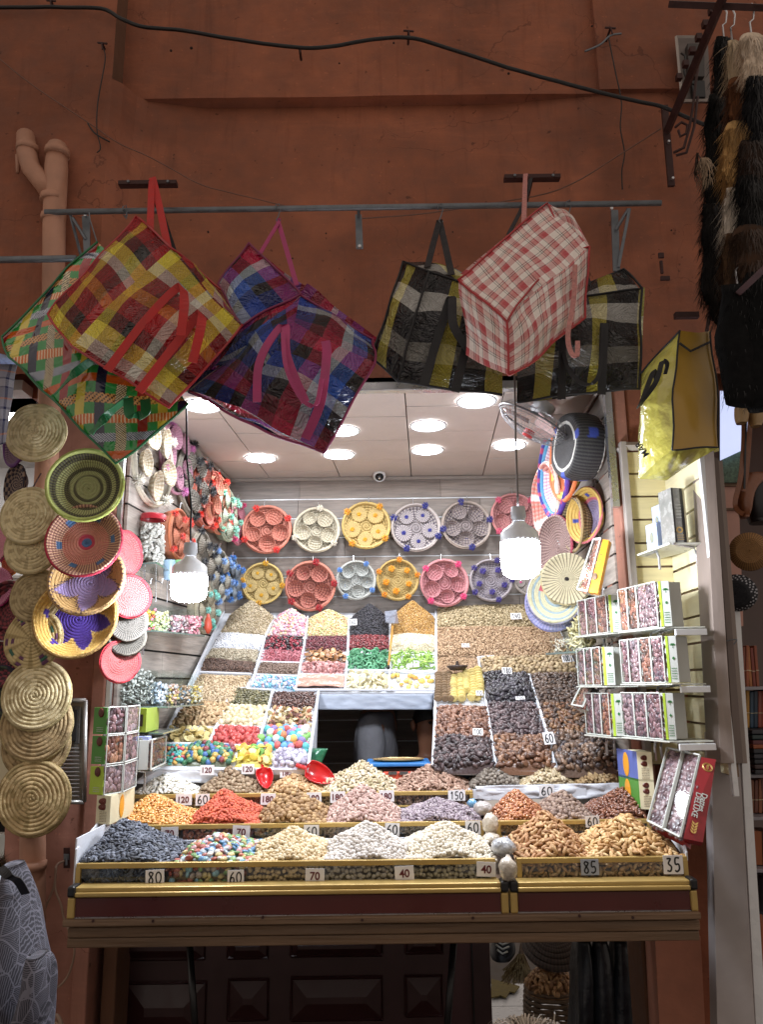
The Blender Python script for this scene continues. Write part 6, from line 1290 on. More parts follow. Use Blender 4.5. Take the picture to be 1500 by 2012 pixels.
q = MB(); q.tube([at(1400, 625, 2.3), at(1520, 512, 1.9)], .012, 4); q.build('strut', m_rust, t2)
# ---- hides
def fur(label, blobs, Y, Rn=1.0, seed=1, name='fur_hide', hairs=900, hl=.05):
    """blobs: (u0,v0,u1,v1,width px,colour); a hide hanging as soft strips with hair"""
    rr = random.Random(seed); t = empty(name, label, 'animal hide', at(blobs[0][0], blobs[0][1], Y), 'animal hides hung at the right')
    q = MB(); h = MB()
    for (u0, v0, u1, v1, w, c) in blobs:
        cc = srgb(c); A, B = at(u0, v0, Y), at(u1, v1, Y+.02); W = px(w*1.12, Y); n = 14; pts = []; rs = []
        for i in range(n):
            f = i/(n-1); p = A.lerp(B, f)+Vector((W*.25*noise.noise(Vector((f*3, seed, u0))), W*.2*noise.noise(Vector((f*4, seed+4, u0))), 0)); pts.append(p); rs.append(W/2*(.55+.5*math.sin(math.pi*min(1, max(0, f*.9+.08)))**.4)*(1+.2*noise.noise(Vector((f*5, seed*2, u0)))))
        k0 = len(q.v); q.tube(pts, rs, 12, cc)
        for k in range(k0, len(q.v)): x, y, z = q.v[k]; q.v[k] = (x, A.y+(y-A.y)*.35, z)
        for _ in range(int(hairs*(w/40)*((B-A).length/.3))):
            f = rr.random(); i = min(n-2, int(f*(n-1))); p = pts[i].lerp(pts[i+1], f*(n-1)-i); r = rs[i]; a = rr.uniform(math.pi, 2*math.pi) if rr.random() < .85 else rr.uniform(0, 2*math.pi)
            nn = Vector((math.cos(a), .35*math.sin(a), 0)); s = p+nn*r*.95; d = (Vector((0, 0, -1))+nn*rr.uniform(.15, .7)+Vector((rr.gauss(0, .22), rr.gauss(0, .12), rr.gauss(0, .15)))).normalized()
            L_ = hl*rr.uniform(.5, 1.2); sd = Vector((1, 0, 0)).lerp(nn.cross(Vector((0, 0, 1))), .5).normalized()*.0012; m = s+d*L_*.5+Vector((0, -.004, 0)); e = s+d*L_+Vector((0, 0, -.006)); g = rr.uniform(.65, 1.35); ck = tuple(min(1, x*g+.002) for x in cc)
            h.add([s-sd, s+sd, m+sd, m-sd, e], [(0, 1, 2, 3), (3, 2, 4)], ck)
    q.build('pelt', mat('pelt', rough=.9, src='v', var=.3, scale=60, spec=.2), t, smooth=True); h.build('hair', mat('fur_hair', rough=.6, src='v', var=.1), t, kind='stuff')
    q = MB(); P = at(blobs[0][0], blobs[0][1], Y); q.tube([P+Vector((0, 0, .0)), P+Vector((0, 0, .05)), P+Vector((.012, 0, .06)), P+Vector((.02, 0, .10)), P+Vector((.02, .01, .13))], .003, 5); q.build('hanger_hook', m_alu, t)
    return t
fur('long narrow black goat hide hanging nearest the wall', [(1424, 75, 1418, 200, 38, '#0e0c0b'), (1412, 190, 1402, 420, 44, '#0d0b0a'), (1400, 400, 1402, 600, 42, '#0f0c0b'), (1404, 560, 1416, 640, 34, '#15100d'), (1386, 310, 1392, 380, 22, '#a08a72'), (1372, 300, 1364, 350, 6, '#2a1c15')], 2.22, seed=2)
fur('brown and golden hide with white patches hanging beside the black one', [(1440, 80, 1440, 170, 24, '#b8a488'), (1452, 160, 1455, 260, 46, '#6a4228'), (1452, 250, 1448, 380, 60, '#b8925e'), (1440, 370, 1436, 480, 30, '#c9beb0'), (1440, 460, 1444, 620, 40, '#5e4632')], 2.18, seed=5, hl=.07)
fur('white over black hide cut off by the right edge', [(1478, 70, 1484, 170, 50, '#cbb9a4'), (1490, 150, 1492, 290, 50, '#0e0d10'), (1480, 280, 1482, 420, 56, '#2b1d15'), (1478, 350, 1480, 470, 60, '#0c0b0b'), (1478, 450, 1482, 560, 70, '#3c2a1e')], 2.12, seed=8, hl=.06)
fur('large dark hide filling the right edge below the iron strut', [(1450, 560, 1452, 800, 76, '#070708'), (1500, 545, 1500, 805, 90, '#060708')], 2.12, seed=11, hairs=120, hl=.025)
# ================================================================== THINGS IN THE SHOP
t = empty('security_camera', 'small white dome camera under the ceiling at the back wall', 'camera', at(746, 938, 4.0)); p = at(746, 936, 3.98)
M = Matrix.Translation(p) @ basis((0, -.75, -.65)).to_4x4(); q = MB(); q.lathe([(.032, -.03), (.034, -.005), (.031, .004), (.024, .010), (.022, .004)], 24, M); q.build('housing', mat('camera_white', '#dcdcdc', rough=.3), t, smooth=True)
q = MB(); q.lathe([(.023, .002), (.018, .016), (.008, .022), (.0005, .023)], 20, M); q.build('dome', m_black, t, smooth=True); q = MB(); q.lathe([(.006, .023), (.0005, .0245)], 12, M); q.build('lens', m_alu, t)
# wire fan
t = empty('wall_fan', 'wire cage fan with a red hub tilted under the ceiling at the right', 'fan', at(1052, 835, 3.0)); c0 = at(1050, 833, 2.92); ax = Vector((-.53, .147, -.88)).normalized()
M = Matrix.Translation(c0) @ basis(ax, Vector((0, 1, 0))).to_4x4(); Rf = .150; m_fw = mat('fan_wire', '#9c9c9e', rough=.35, metal=.6)
def ring(r, z, th=.0016, n=48): return [M @ Vector((r*math.cos(2*math.pi*k/n), r*math.sin(2*math.pi*k/n), z)) for k in range(n+1)]
q = MB()
for r, z in ((.03, .05), (.06, .047), (.09, .042), (.12, .03), (.145, .01)): q.tube(ring(r, z), .0011, 4, cap=False)
for k in range(40):
    a = 2*math.pi*k/40; q.tube([M @ Vector((r*math.cos(a), r*math.sin(a), z)) for r, z in ((.02, .05), (.08, .045), (.125, .028), (.15, 0), (.13, -.03), (.05, -.045))], .0009, 4, cap=False)
q.build('cage', m_fw, t); q = MB(); q.tube(ring(.151, 0), .004, 6, cap=False); q.build('cage_ring', mat('fan_ring_dark', '#4a4648', rough=.4), t, smooth=True)
q = MB(); q.lathe([(.001, .058), (.02, .056), (.024, .045), (.02, .03)], 16, M); q.build('hub', mat('fan_red', '#a02a2c', rough=.4), t, smooth=True)
for k in range(3):
    a = 2.1*k; V = [M @ Vector((r*math.cos(a+b_), r*math.sin(a+b_), z)) for r, b_, z in ((.02, 0, .01), (.125, -.35, .02), (.135, .1, .0), (.12, .55, -.02), (.03, .6, -.01))]
    q = MB(); q.add(V, [(0, 1, 2, 3, 4)]); o = q.build('blade', mat('fan_blade', '#c4a9a6', rough=.3), t); solid(o, .002)
q = MB(); q.lathe([(.03, -.04), (.045, -.05), (.045, -.09), (.02, -.1)], 16, M); q.tube([M @ Vector((0, 0, -.09)), M @ Vector((.1, 0, -.14)), at(1140, 800, 3.2)], .01, 8); q.build('motor', mat('fan_motor', '#b9babd', rough=.4), t, smooth=True)
# ---- date boxes
m_film = glass_mat(); m_boxw = mat('white_carton', '#b9bbb4', rough=.45, var=.03); m_green = mat('green_print', '#4f8a38', rough=.45, var=.04); m_lime = mat('lime_print', '#a8c23c', rough=.45, var=.04); m_dgreen = mat('dark_green_print', '#2c6a34', rough=.5, var=0)
m_cream = mat('cream_carton', '#d8d0ae', rough=.5, var=.05); m_orange = mat('orange_carton', '#e09a2c', rough=.4, var=.04); m_redc = mat('red_carton', '#8e1c24', rough=.4, coat=.2, var=.05); m_bluec = mat('blue_carton', '#5a68a8', rough=.45, var=.1); m_goldp = mat('gold_print', '#c9a45c', rough=.4, metal=.3, var=0)
DATEC = [['#4a3038', '#5c3c44', '#6e4a50', '#8a6468'], ['#5e3c34', '#74483c', '#8a5a4a', '#4a302c'], ['#5a444c', '#745a60', '#8c7074'], ['#6a4038', '#80503e', '#9a6850']]
def quadbox(name, A, B, H, n, dep, m, parent):
    """upright box: front lower edge A-B, height H, front normal n, depth dep"""
    n = Vector(n).normalized(); u = Vector((0, 0, H)); q = MB(); q.slab(A, B, B+u, A+u, dep, n); return q.build(name, m, parent, bevel=.0008)
def flat(name, pts, m, parent, th=.0006, n=None):
    q = MB(); n = n or (pts[1]-pts[0]).cross(pts[3]-pts[0]).normalized()
    q.slab(pts[0]+n*th, pts[1]+n*th, pts[2]+n*th, pts[3]+n*th, th, n); return q.build(name, m, parent)
def palm_logo(O, ex, ez, n, s, parent, m):
    q = MB()
    def ptl(x, z): return O+ex*(x*s)+ez*(z*s)+n*.0012
    def stroke(pts, w):
        P = [ptl(*p) for p in pts]; 
        for i in range(len(P)-1):
            d = (P[i+1]-P[i]).normalized().cross(n)*w*s/2*(1-.6*i/(len(P)-1)); d2 = (P[i+1]-P[i]).normalized().cross(n)*w*s/2*(1-.6*(i+1)/(len(P)-1)); q.add([P[i]-d, P[i]+d, P[i+1]+d2, P[i+1]-d2], [(0, 1, 2, 3)])
    stroke([(0, -.8), (.05, -.4), (0, 0)], .2)
    for a in ((.1, .55), (.5, .45), (.75, .1), (-.1, .55), (-.5, .45), (-.75, .1), (.6, -.25), (-.6, -.25)): stroke([(0, 0), (a[0]*.6, a[1]*.6+.25), (a[0]*1.1, a[1]*.7)], .28)
    q.build('palm_emblem', m, parent)
def scribble(O, ex, ez, n, w, h, parent, m, seed=1, rows=4):
    rr = random.Random(seed); q = MB()
    for r in range(rows):
        x = 0
        while x < w:
            l = rr.uniform(.04, .14)*w; z = h*(1-(r+.5)/rows); hh = h/rows*.22
            P = [O+ex*x+ez*(z-hh)+n*.0012, O+ex*min(w, x+l)+ez*(z-hh)+n*.0012, O+ex*min(w, x+l)+ez*(z+hh*rr.uniform(-.2, 1))+n*.0012, O+ex*x+ez*(z+hh)+n*.0012]; q.add(P, [(0, 1, 2, 3)]); x += l*1.5
    q.build('small_print', m, parent)
def date_box(label, A, B, H, n, dep=.07, kind=0, end=None, frame=m_boxw, group='boxes of packed dates', topc=None, name='date_box', fr=.03, sz=.023, cat='date box'):
    n = Vector(n).normalized(); t = empty(name, label, cat, A, group); quadbox('carton', A-n*.003, B-n*.003, H, n, dep, frame, t)
    ex = (B-A).normalized(); W = (B-A).length; ez = Vector((0, 0, 1)); f = max(.0035, W*fr)
    a, b_, c, d = A+ex*f+ez*f, B-ex*f+ez*f, B-ex*f+ez*(H-f), A+ex*f+ez*(H-f)
    S0 = bilinear([np.array(d), np.array(c), np.array(b_), np.array(a)])
    nn = np.array(n)
    def S(s, t_): return S0(s, t_)+nn*.001
    heap('x', 'x', S, sz, 'date', DATEC[kind], fin='gloss', layers=1, name='packed_dates', under=False, flat=.3, parent=None, lod=1, cover=1.25) if False else None
    pal = DATEC[kind]; Vt, Tt = get_t('date', 1); nx_, nz_ = max(1, round((W-2*f)/(sz*.48))), max(2, round((H-2*f)/(sz*.62))); VV = []; CC = []; TT = []; o = 0
    for i in range(nx_):
        for j in range(nz_):
            p = np.array(a+ex*((i+.5+random.uniform(-.3, .3))*(W-2*f)/nx_)+ez*((j+.5+random.uniform(-.35, .35))*(H-2*f)/nz_)); ang = random.gauss(math.pi/2, .7)
            X = np.array(ex)*math.cos(ang)+np.array([0, 0, 1])*math.sin(ang); Z = nn; Y_ = np.cross(Z, X); s = sz*random.uniform(.95, 1.2); W_ = (Vt[:, :1]*X+Vt[:, 1:2]*Y_+Vt[:, 2:]*Z*.6)*s+p+nn*.001
            VV.append(W_); TT.append(Tt+o); o += len(Vt); CC.append(np.tile(np.array(srgb(random.choice(pal)))*random.uniform(.95, 1.45)+.012, (len(Vt), 1)))
    link('packed_dates', np_mesh('packed_dates', np.vstack(VV), np.vstack(TT), np.vstack(CC), m_gloss), t, kind='stuff')
    off = n*.010
    q = MB(); q.slab(a+off, b_+off, c+off, d+off, .0006, n); q.build('clear_window', m_film, t)
    q = MB()
    for P0, P1 in ((A, B), (A+ez*H, B+ez*H), (A, A+ez*H), (B, B+ez*H)):
        P0 = P0+off*.7; P1 = P1+off*.7; q.tube([P0, P1], f*.55, 4)
    q.build('window_frame', frame, t)
    if end:   # end face of the carton turned to the alley
        e0, e1, cm, logo = end; en = (e1-e0).cross(ez).normalized(); en = en if en.y < 0 else -en; quadbox('end_panel', e0, e1, H, en, .004, cm, t); ee = (e1-e0).normalized(); We = (e1-e0).length
        if logo == 'palm':
            quadbox('green_stripe', e0+en*.001, e0+ee*We*.25+en*.001, H, en, .001, m_lime, t); palm_logo(e0+ee*We*.64+ez*H*.80, ee, ez, en, We*.32, t, m_dgreen)
            q = MB(); c_ = e0+ee*We*.62+ez*H*.52+en*.0015; r = We*.13; q.add([c_-ez*r*1.3, c_+ee*r, c_+ez*r*1.3, c_-ee*r], [(0, 1, 2, 3)]); q.build('diamond_emblem', m_dgreen, t); scribble(e0+ee*We*.36+ez*H*.06, ee, ez, en, We*.5, H*.27, t, m_dgreen, seed=int(A.x*1000), rows=5)
        if logo == 'date':
            q = MB(); c_ = e0+ee*We*.58+ez*H*.80; q.lathe([(We*.22, 0), (We*.18, .003), (.0005, .004)], 16, Matrix.Translation(c_+en*.001) @ basis(en).to_4x4() @ Matrix.Diagonal((1, 1.25, 1, 1))); q.build('date_picture', mat('date_picture', '#5a2418', rough=.4, var=.3), t); scribble(e0+ee*We*.3+ez*H*.08, ee, ez, en, We*.5, H*.2, t, m_boxw, seed=5, rows=3)
    return t
def date_row(uL, vL, YL, uR, vR, YR, Hpx, uE, splits, kinds, labs, endm=m_boxw):
    PL, PR = at(uL, vL, YL), at(uR, vR, YR); PR.z = PL.z = (PL.z+PR.z)/2; H = px(Hpx, (YL+YR)/2); d = (PR-PL).normalized(); n = Vector((d.y, -d.x, 0)); n = n if n.y < 0 else -n
    PE = at(uE, vR, YR-.015); PE.z = PR.z; u0 = 0
    for i, s in enumerate(splits):
        A, B = PL.lerp(PR, u0)+d*.0015, PL.lerp(PR, s)-d*.0015; u0 = s; last = i == len(splits)-1
        date_box(labs[i], A, B, H, n, .075, kinds[i], end=(PR+Vector((.001, -.002, 0)), PE, endm, 'palm') if last else None)
    return PL, PR, PE
def shelf(label, pts, th, m, brackets=(), name='shelf', cat='shelf', group='shelves of the stall'):
    t = empty(name, label, cat, pts[0], group); n = len(pts); top = [Vector(p) for p in pts]; bot = [p-Vector((0, 0, th)) for p in top]; q = MB()
    q.add(top+bot, [tuple(range(n)), tuple(range(2*n-1, n-1, -1))]+[(i, i+n, (i+1) % n+n, (i+1) % n) for i in range(n)]); q.build('board', m, t, bevel=.001)
    for a, b_ in brackets:
        q = MB(); a, b_ = Vector(a), Vector(b_); q.tube([a+Vector((0, 0, -.004)), a.lerp(b_, .9)+Vector((0, 0, -.01)), b_+Vector((0, 0, -.03)), b_+Vector((0, 0, -.07))], .004, 6); q.build('bracket', m_alu, t)
    return t
rows = [
 (1143, 1252, 2.86, 1200, 1240, 2.66, 70, 1223, (.30, .64, 1), (0, 0, 1), 'upper row behind'), (1224, 1240, 2.58, 1300, 1232, 2.36, 84, 1323, (.24, .50, 1), (3, 1, 2), 'upper row in front'),
 (1141, 1345, 2.80, 1188, 1348, 2.64, 70, 1211, (.34, .66, 1), (0, 0, 1), 'middle row behind'), (1228, 1342, 2.55, 1314, 1341, 2.33, 84, 1337, (.2, .46, .72, 1), (0, 2, 1, 0), 'middle row in front'),
 (1157, 1440, 2.78, 1206, 1447, 2.62, 76, 1229, (.34, .66, 1), (0, 2, 3), 'lower row behind'), (1230, 1448, 2.54, 1309, 1450, 2.35, 82, 1331, (.33, .64, 1), (2, 0, 0), 'lower row in front')]
pos = ['farthest', 'second', 'third', 'fourth']
for r in rows:
    labs = []
    for i in range(len(r[8])):
        last = i == len(r[8])-1
        labs.append('date carton on right shelves, %s, %s' % (r[10], 'nearest, with the palm printed end' if last else pos[i]+' from the palm printed end' if i == 0 else pos[i]+' from the wall side'))
    PL, PR, PE = date_row(*r[:10], labs)
    dz = Vector((0, 0, -.003)); E2 = at({0: 1330, 1: 1388, 2: 1340, 3: 1390, 4: 1330, 5: 1404}[rows.index(r)], r[4]+8, 2.33 if 'front' in r[10] else 2.60); E2.z = PE.z-.003
    back = Vector((.05, .09, 0))
    shelf('pale shelf board under the date boxes, '+r[10], [PL+dz+Vector((-.02, -.02, 0)), PR+dz+Vector((0, -.03, 0)), PE+dz+Vector((0, -.01, 0)), E2, E2+Vector((0, .10, 0)), PL+dz+Vector((.06, .06, 0))], .004, mat('shelf_white', '#b9bab0', rough=.35, var=.06), [(PR+dz, PR+dz+Vector((.02, .16, 0))), (PE+dz, PE+dz+Vector((.02, .2, 0)))])
    if 'front' in r[10]:
        q = MB(); q.box((PE+E2)/2+Vector((0, -.01, -.018)), ((E2-PE).length, .012, .018)); tag(q.build('shelf_lip', m_alu_white, bevel=.001), 'white lip strip on the shelf edge, '+r[10], 'shelf strip')
# top shelf with wire brackets and the black box, blue boxes
A = at(1254, 1106, 2.62); B = at(1316, 1066, 2.40); C = at(1387, 1063, 2.40); B.z = C.z = A.z = B.z
shelf('small white shelf on bent wire brackets under the black gift box', [A, B, C, C+Vector((-.0, .14, 0)), A+Vector((.1, .08, 0))], .006, mat('shelf_white2', '#dcdcd2', rough=.35), [(B+Vector((.01, .0, 0)), C+Vector((-.01, .05, 0))), (A+Vector((.03, 0, 0)), B+Vector((.0, .1, 0)))])
zS = B.z+.001; Hb = px(112, 2.4)
t = empty('gift_box', 'tall black and clear date gift box with gold emblem on the small shelf', 'gift box', B)
P1, P2, P3 = at(1302, 1062, 2.47), at(1328, 1062, 2.40), at(1355, 1062, 2.41)
for P in (P1, P2, P3): P.z = zS
n1 = Vector((P2.y-P1.y, -(P2.x-P1.x), 0)).normalized(); n1 = n1 if n1.y < 0 else -n1
quadbox('clear_side', P1, P2, Hb, n1, .03, mat('grey_photo_side', '#8a8a84', rough=.25, coat=.5, var=.35, scale=30), t)
n2 = Vector((0, -1, 0)); quadbox('black_face', P2+Vector((.001, 0, 0)), P3-Vector((.007, 0, 0)), Hb, n2, .05, m_black, t); quadbox('cream_edge', P3-Vector((.0065, 0, 0)), P3, Hb, n2, .05, m_cream, t)
q = MB(); q.lathe([(.006, 0), (.010, .0006), (.010, .0), (.006, -.0004)], 20, Matrix.Translation(P2+Vector((.016, -.002, Hb*.22))) @ basis((0, -1, 0)).to_4x4()); q.build('gold_emblem', m_goldp, t); scribble(P2+Vector((.010, -.0008, Hb*.42)), Vector((1, 0, 0)), Vector((0, 0, 1)), Vector((0, -1, 0)), .016, .05, t, m_boxw, 3, 5); scribble(P2+Vector((.008, -.0008, Hb*.03)), Vector((1, 0, 0)), Vector((0, 0, 1)), Vector((0, -1, 0)), .02, .02, t, m_goldp, 4, 3)
for k, (u0, u1, vb, h, lab) in enumerate(((1284, 1303, 1035, 62, 'pale blue carton with an oval window behind the black gift box'), (1274, 1296, 1090, 52, 'pale blue carton with dark side standing lower in front of the slats'))):
    t = empty('blue_carton', lab, 'carton', at(u0, vb, 2.52), 'pale blue cartons on the small shelf'); A_, B_ = at(u0, vb, 2.56), at(u1, vb, 2.50); A_.z = B_.z = max(zS, at(u0, vb, 2.5).z) if k == 0 else zS; nn = Vector((B_.y-A_.y, -(B_.x-A_.x), 0)).normalized(); nn = nn if nn.y < 0 else -nn; H_ = px(h, 2.5)
    if k == 0: A_.z = B_.z = zS+px(28, 2.5)
    quadbox('face', A_, B_, H_, nn, .04, mat('pale_blue_card', '#a9b8d6', rough=.4, var=.1), t); c_ = (A_+B_)/2+Vector((0, 0, H_*.45)); q = MB(); q.lathe([(.012, 0), (.011, .001), (.0005, .001)], 20, Matrix.Translation(c_+nn*.001) @ basis(nn).to_4x4() @ Matrix.Diagonal((.8, 1.5, 1, 1))); q.build('oval_window', mat('oval_grey', '#8d8f7c', rough=.3), t)
# orange topped leaning date box
def lean_box(label, corners_front, corners_side, mw, ms, side_extra=None, splits=1, Yk=None, kind=2, sz=.026):
    P = [at(*c) for c in corners_front]; t = empty('leaning_date_box', label, 'date box', P[3]); n = (P[1]-P[0]).cross(P[3]-P[0]).normalized(); n = n if n.y < 0 else -n
    q = MB(); q.slab(P[3]-n*.006, P[2]-n*.006, P[1]-n*.006, P[0]-n*.006, .03, n); q.build('carton', mw, t)
    Vt, Tt = get_t('date', 1); VV, TT, CC = [], [], []; o = 0; nn = np.array(n); ex = (P[1]-P[0]).normalized(); W, H = (P[1]-P[0]).length, (P[3]-P[0]).length; nx_, nz_ = max(1, round(W/(sz*.45))), round(H/(sz*.6)); dn = np.array((P[3]-P[0]).normalized())
    for i in range(nx_):
        for j in range(nz_):
            s, tt = (i+.5+random.uniform(-.2, .2))/nx_, (j+.5+random.uniform(-.2, .2))/nz_; p = np.array((P[0]*(1-s)+P[1]*s)*(1-tt)+(P[3]*(1-s)+P[2]*s)*tt); a = random.gauss(0, .6); X = dn*math.cos(a)+np.array(ex)*math.sin(a); Y_ = np.cross(nn, X); k = sz*random.uniform(.95, 1.2)
            VV.append((Vt[:, :1]*X+Vt[:, 1:2]*Y_+Vt[:, 2:]*nn*.5)*k+p); TT.append(Tt+o); o += len(Vt); CC.append(np.tile(np.array(srgb(random.choice(DATEC[kind])))*random.uniform(.9, 1.4), (len(Vt), 1)))
    link('packed_dates', np_mesh('packed_dates', np.vstack(VV), np.vstack(TT), np.vstack(CC), m_gloss), t, kind='stuff')
    q = MB(); O_ = n*.012; q.slab(P[3]+O_, P[2]+O_, P[1]+O_, P[0]+O_, .0005, n); q.build('clear_window', m_film, t)
    q = MB()
    for k in range(4): q.tube([P[k]+n*.01, P[(k+1) % 4]+n*.01], .0035, 4)
    for k in range(1, splits):
        f = k/splits; q.tube([P[0].lerp(P[1], f)+n*.01, P[3].lerp(P[2], f)+n*.01], .006, 4)
    q.build('window_frame', m_boxw, t)
    if corners_side:
        S_ = [at(*c) for c in corners_side]; ns = (S_[1]-S_[0]).cross(S_[3]-S_[0]).normalized(); ns = ns if ns.y < 0 else -ns
        q = MB(); q.slab(S_[3]+ns*.002, S_[2]+ns*.002, S_[1]+ns*.002, S_[0]+ns*.002, .02, ns); q.build('side_panel', ms, t); return t, S_, ns
    return t, None, None
t, S_, ns = lean_box('date box with orange side leaning on the right wall under the oval basket', [(1172, 1062, 2.62), (1186, 1060, 2.58), (1160, 1164, 2.55), (1140, 1160, 2.60)], [(1186, 1060, 2.575), (1198, 1062, 2.56), (1176, 1166, 2.54), (1158, 1164, 2.55)], m_boxw, m_orange, kind=3)
ex_, ez_ = (S_[1]-S_[0]).normalized(), (S_[0]-S_[3]).normalized(); scribble(S_[3]+ex_*.004+ez_*.09, ex_, ez_, ns*2.5, .010, .05, t, m_oldwood, 7, 6)
q = MB(); q.lathe([(.010, 0), (.009, .001), (.0005, .001)], 16, Matrix.Translation(S_[3].lerp(S_[1], .3)+ns*.003) @ basis(ns).to_4x4() @ Matrix.Diagonal((.9, 1.3, 1, 1))); q.build('oval_stamp', m_oldwood, t)
t, S_, ns = lean_box('open red date box with two filmed rows leaning at the counter right end', [(1316, 1474, 2.42), (1380, 1489, 2.30), (1342, 1650, 2.16), (1278, 1618, 2.26)], [(1378, 1488, 2.295), (1408, 1493, 2.29), (1382, 1656, 2.16), (1344, 1648, 2.155)], m_redc, m_redc, splits=2, kind=2, sz=.03)
ex_ = (S_[1]-S_[0]).normalized(); ez_ = (S_[0]-S_[3]).normalized(); Lh = (S_[0]-S_[3]).length; Mw = Matrix((ez_*-1, ex_, ns)).transposed(); Mw = Matrix((-ez_, (ns.cross(-ez_)).normalized(), ns)).transposed().to_4x4()
for txt, w, h, f, fx in (('DELUXE', .075, .016, .40, .36), ('Dattes', .055, .015, .44, .72)):
    tm = text_mesh(txt, w, h, m_boxw, .01); c_ = S_[3]+ex_*((S_[1]-S_[0]).length*fx)+ez_*(Lh*f); tm.transform(Matrix.Translation(c_+ns*.0030) @ Mw); link('lettering', tm, t)
c_ = S_[3]+ex_*((S_[1]-S_[0]).length*.55)+ez_*(Lh*.88); q = MB()
for r in (.013, .0105): q.tube([c_+ns*.0028+Matrix.Rotation(2*math.pi*k/28, 3, ns) @ (ex_*r) for k in range(29)], .0009, 4, cap=False)
q.build('round_seal', m_goldp, t); tm = text_mesh('BEST', .016, .006, m_goldp, .02); tm.transform(Matrix.Translation(c_+ns*.0030) @ Mw); link('lettering', tm, t)
q = MB()
for k in range(4):
    for sgn in (-1, 1):
        b0 = S_[3]+ex_*((S_[1]-S_[0]).length*.5)+ez_*(Lh*(.07+.032*k)); d_ = (ex_*sgn*.6+ez_*.8).normalized(); w_ = d_.cross(ns)*.0028; q.add([b0+ns*.003, b0+d_*.006+w_+ns*.003, b0+d_*.014+ns*.003, b0+d_*.006-w_+ns*.003], [(0, 1, 2, 3)])
q.build('wheat_emblem', m_goldp, t)
lean_box('slim clear box of dates tilted below the rear date boxes', [(1146, 1352, 2.86), (1168, 1350, 2.80), (1150, 1392, 2.76), (1128, 1388, 2.84)], None, m_boxw, m_boxw, kind=1, sz=.022)
# cream cartons with two date pictures: right pair and left pair
def carton(label, A, B, H, n, dep, side=None, pics=True, mm=m_cream, group='cream cartons with printed dates', sidem=m_bluec):
    n = Vector(n).normalized(); t = empty('date_carton', label, 'carton', A, group); quadbox('face', A, B, H, n, dep, mm, t); ex = (B-A).normalized(); ez = Vector((0, 0, 1)); W = (B-A).length
    if pics:
        for f in (.80, .60):
            q = MB(); q.lathe([(W*.22, 0), (W*.18, .002), (.0005, .003)], 16, Matrix.Translation(A+ex*W*.5+ez*H*f+n*.001) @ basis(n).to_4x4() @ Matrix.Diagonal((1.3, .8, 1, 1))); q.build('date_picture', mat('date_picture', '#5a2418', rough=.4, var=.3), t)
        scribble(A+ex*W*.25+ez*H*.08, ex, ez, n, W*.5, H*.38, t, m_oldwood, int(H*1000), 7)
    if side:
        s0, s1 = side; sn = (s1-s0).cross(ez).normalized(); sn = sn if sn.y < 0 else -sn; quadbox('side', s0, s1, H, sn, .004, sidem, t); e2 = (s1-s0).normalized(); Ws = (s1-s0).length
        q = MB(); q.lathe([(min(Ws, H)*.3, 0), (min(Ws, H)*.26, .001), (.0005, .0015)], 20, Matrix.Translation(s0+e2*Ws*.45+ez*H*.5+sn*.001) @ basis(sn).to_4x4() @ Matrix.Diagonal((.8, 1.4, 1, 1))); q.build('printed_oval', m_orange, t)
    return t
def bz(P, z): Q_ = Vector(P); Q_.z = z; return Q_
zt = at(1270, 1537, 2.50).z; zb_ = at(1270, 1592, 2.50).z
s0, s1, f1 = at(1217, 1535, 2.66), at(1256, 1535, 2.52), at(1286, 1535, 2.50)
carton('upper cream carton with blue and orange side at the right end of the heaps', bz(s1, zt), bz(f1, zt), px(54, 2.5), (0, -1, 0), .09, (bz(s0, zt), bz(s1, zt)))
carton('lower cream carton with green side under the blue and orange one', bz(s1, zb_), bz(f1, zb_), px(54, 2.5), (0, -1, 0), .09, (bz(s0, zb_), bz(s1, zb_)), sidem=m_green)
L0, L1, L2, L3 = at(178, 1500, 2.40), at(204, 1500, 2.38), at(238, 1500, 2.44), at(264, 1500, 2.58)
levels = [(1562, 1504, m_lime), (1502, 1444, m_green), (1443, 1388, m_green)]
for k, (vb, vt, gm) in enumerate(levels):
    z0 = at(204, vb, 2.38).z; H_ = at(204, vt, 2.38).z-z0; nm = ['lime green ended box of dates, bottom of the stack left of the counter', 'green ended box of dates, middle of the stack left of the counter', 'green ended box of dates, top of the stack left of the counter'][k]
    date_box(nm, bz(L1, z0), bz(L2, z0), H_-.003, Vector((L2.y-L1.y, -(L2.x-L1.x), 0)), .02, [2, 3, 0][k], end=(bz(L0, z0), bz(L1, z0), gm, 'date'), sz=.03)
    date_box('inner box of dates beside the '+['lime green ended bottom', 'green ended middle', 'green ended top'][k]+' box', bz(L2, z0)+Vector((.002, .001, 0)), bz(L3, z0), H_-.003, Vector((L3.y-L2.y, -(L3.x-L2.x), 0)), .02, [2, 0, 2][k], sz=.03)
z0 = at(204, 1620, 2.38).z; H_ = at(204, 1563, 2.38).z-z0
carton('cream carton with two printed dates under the stack left of the counter', bz(at(188, 1600, 2.39), z0), bz(at(216, 1600, 2.37), z0), H_, (0, -1, 0), .05, (bz(at(216, 1600, 2.37), z0), bz(at(262, 1600, 2.56), z0)), sidem=m_cream)
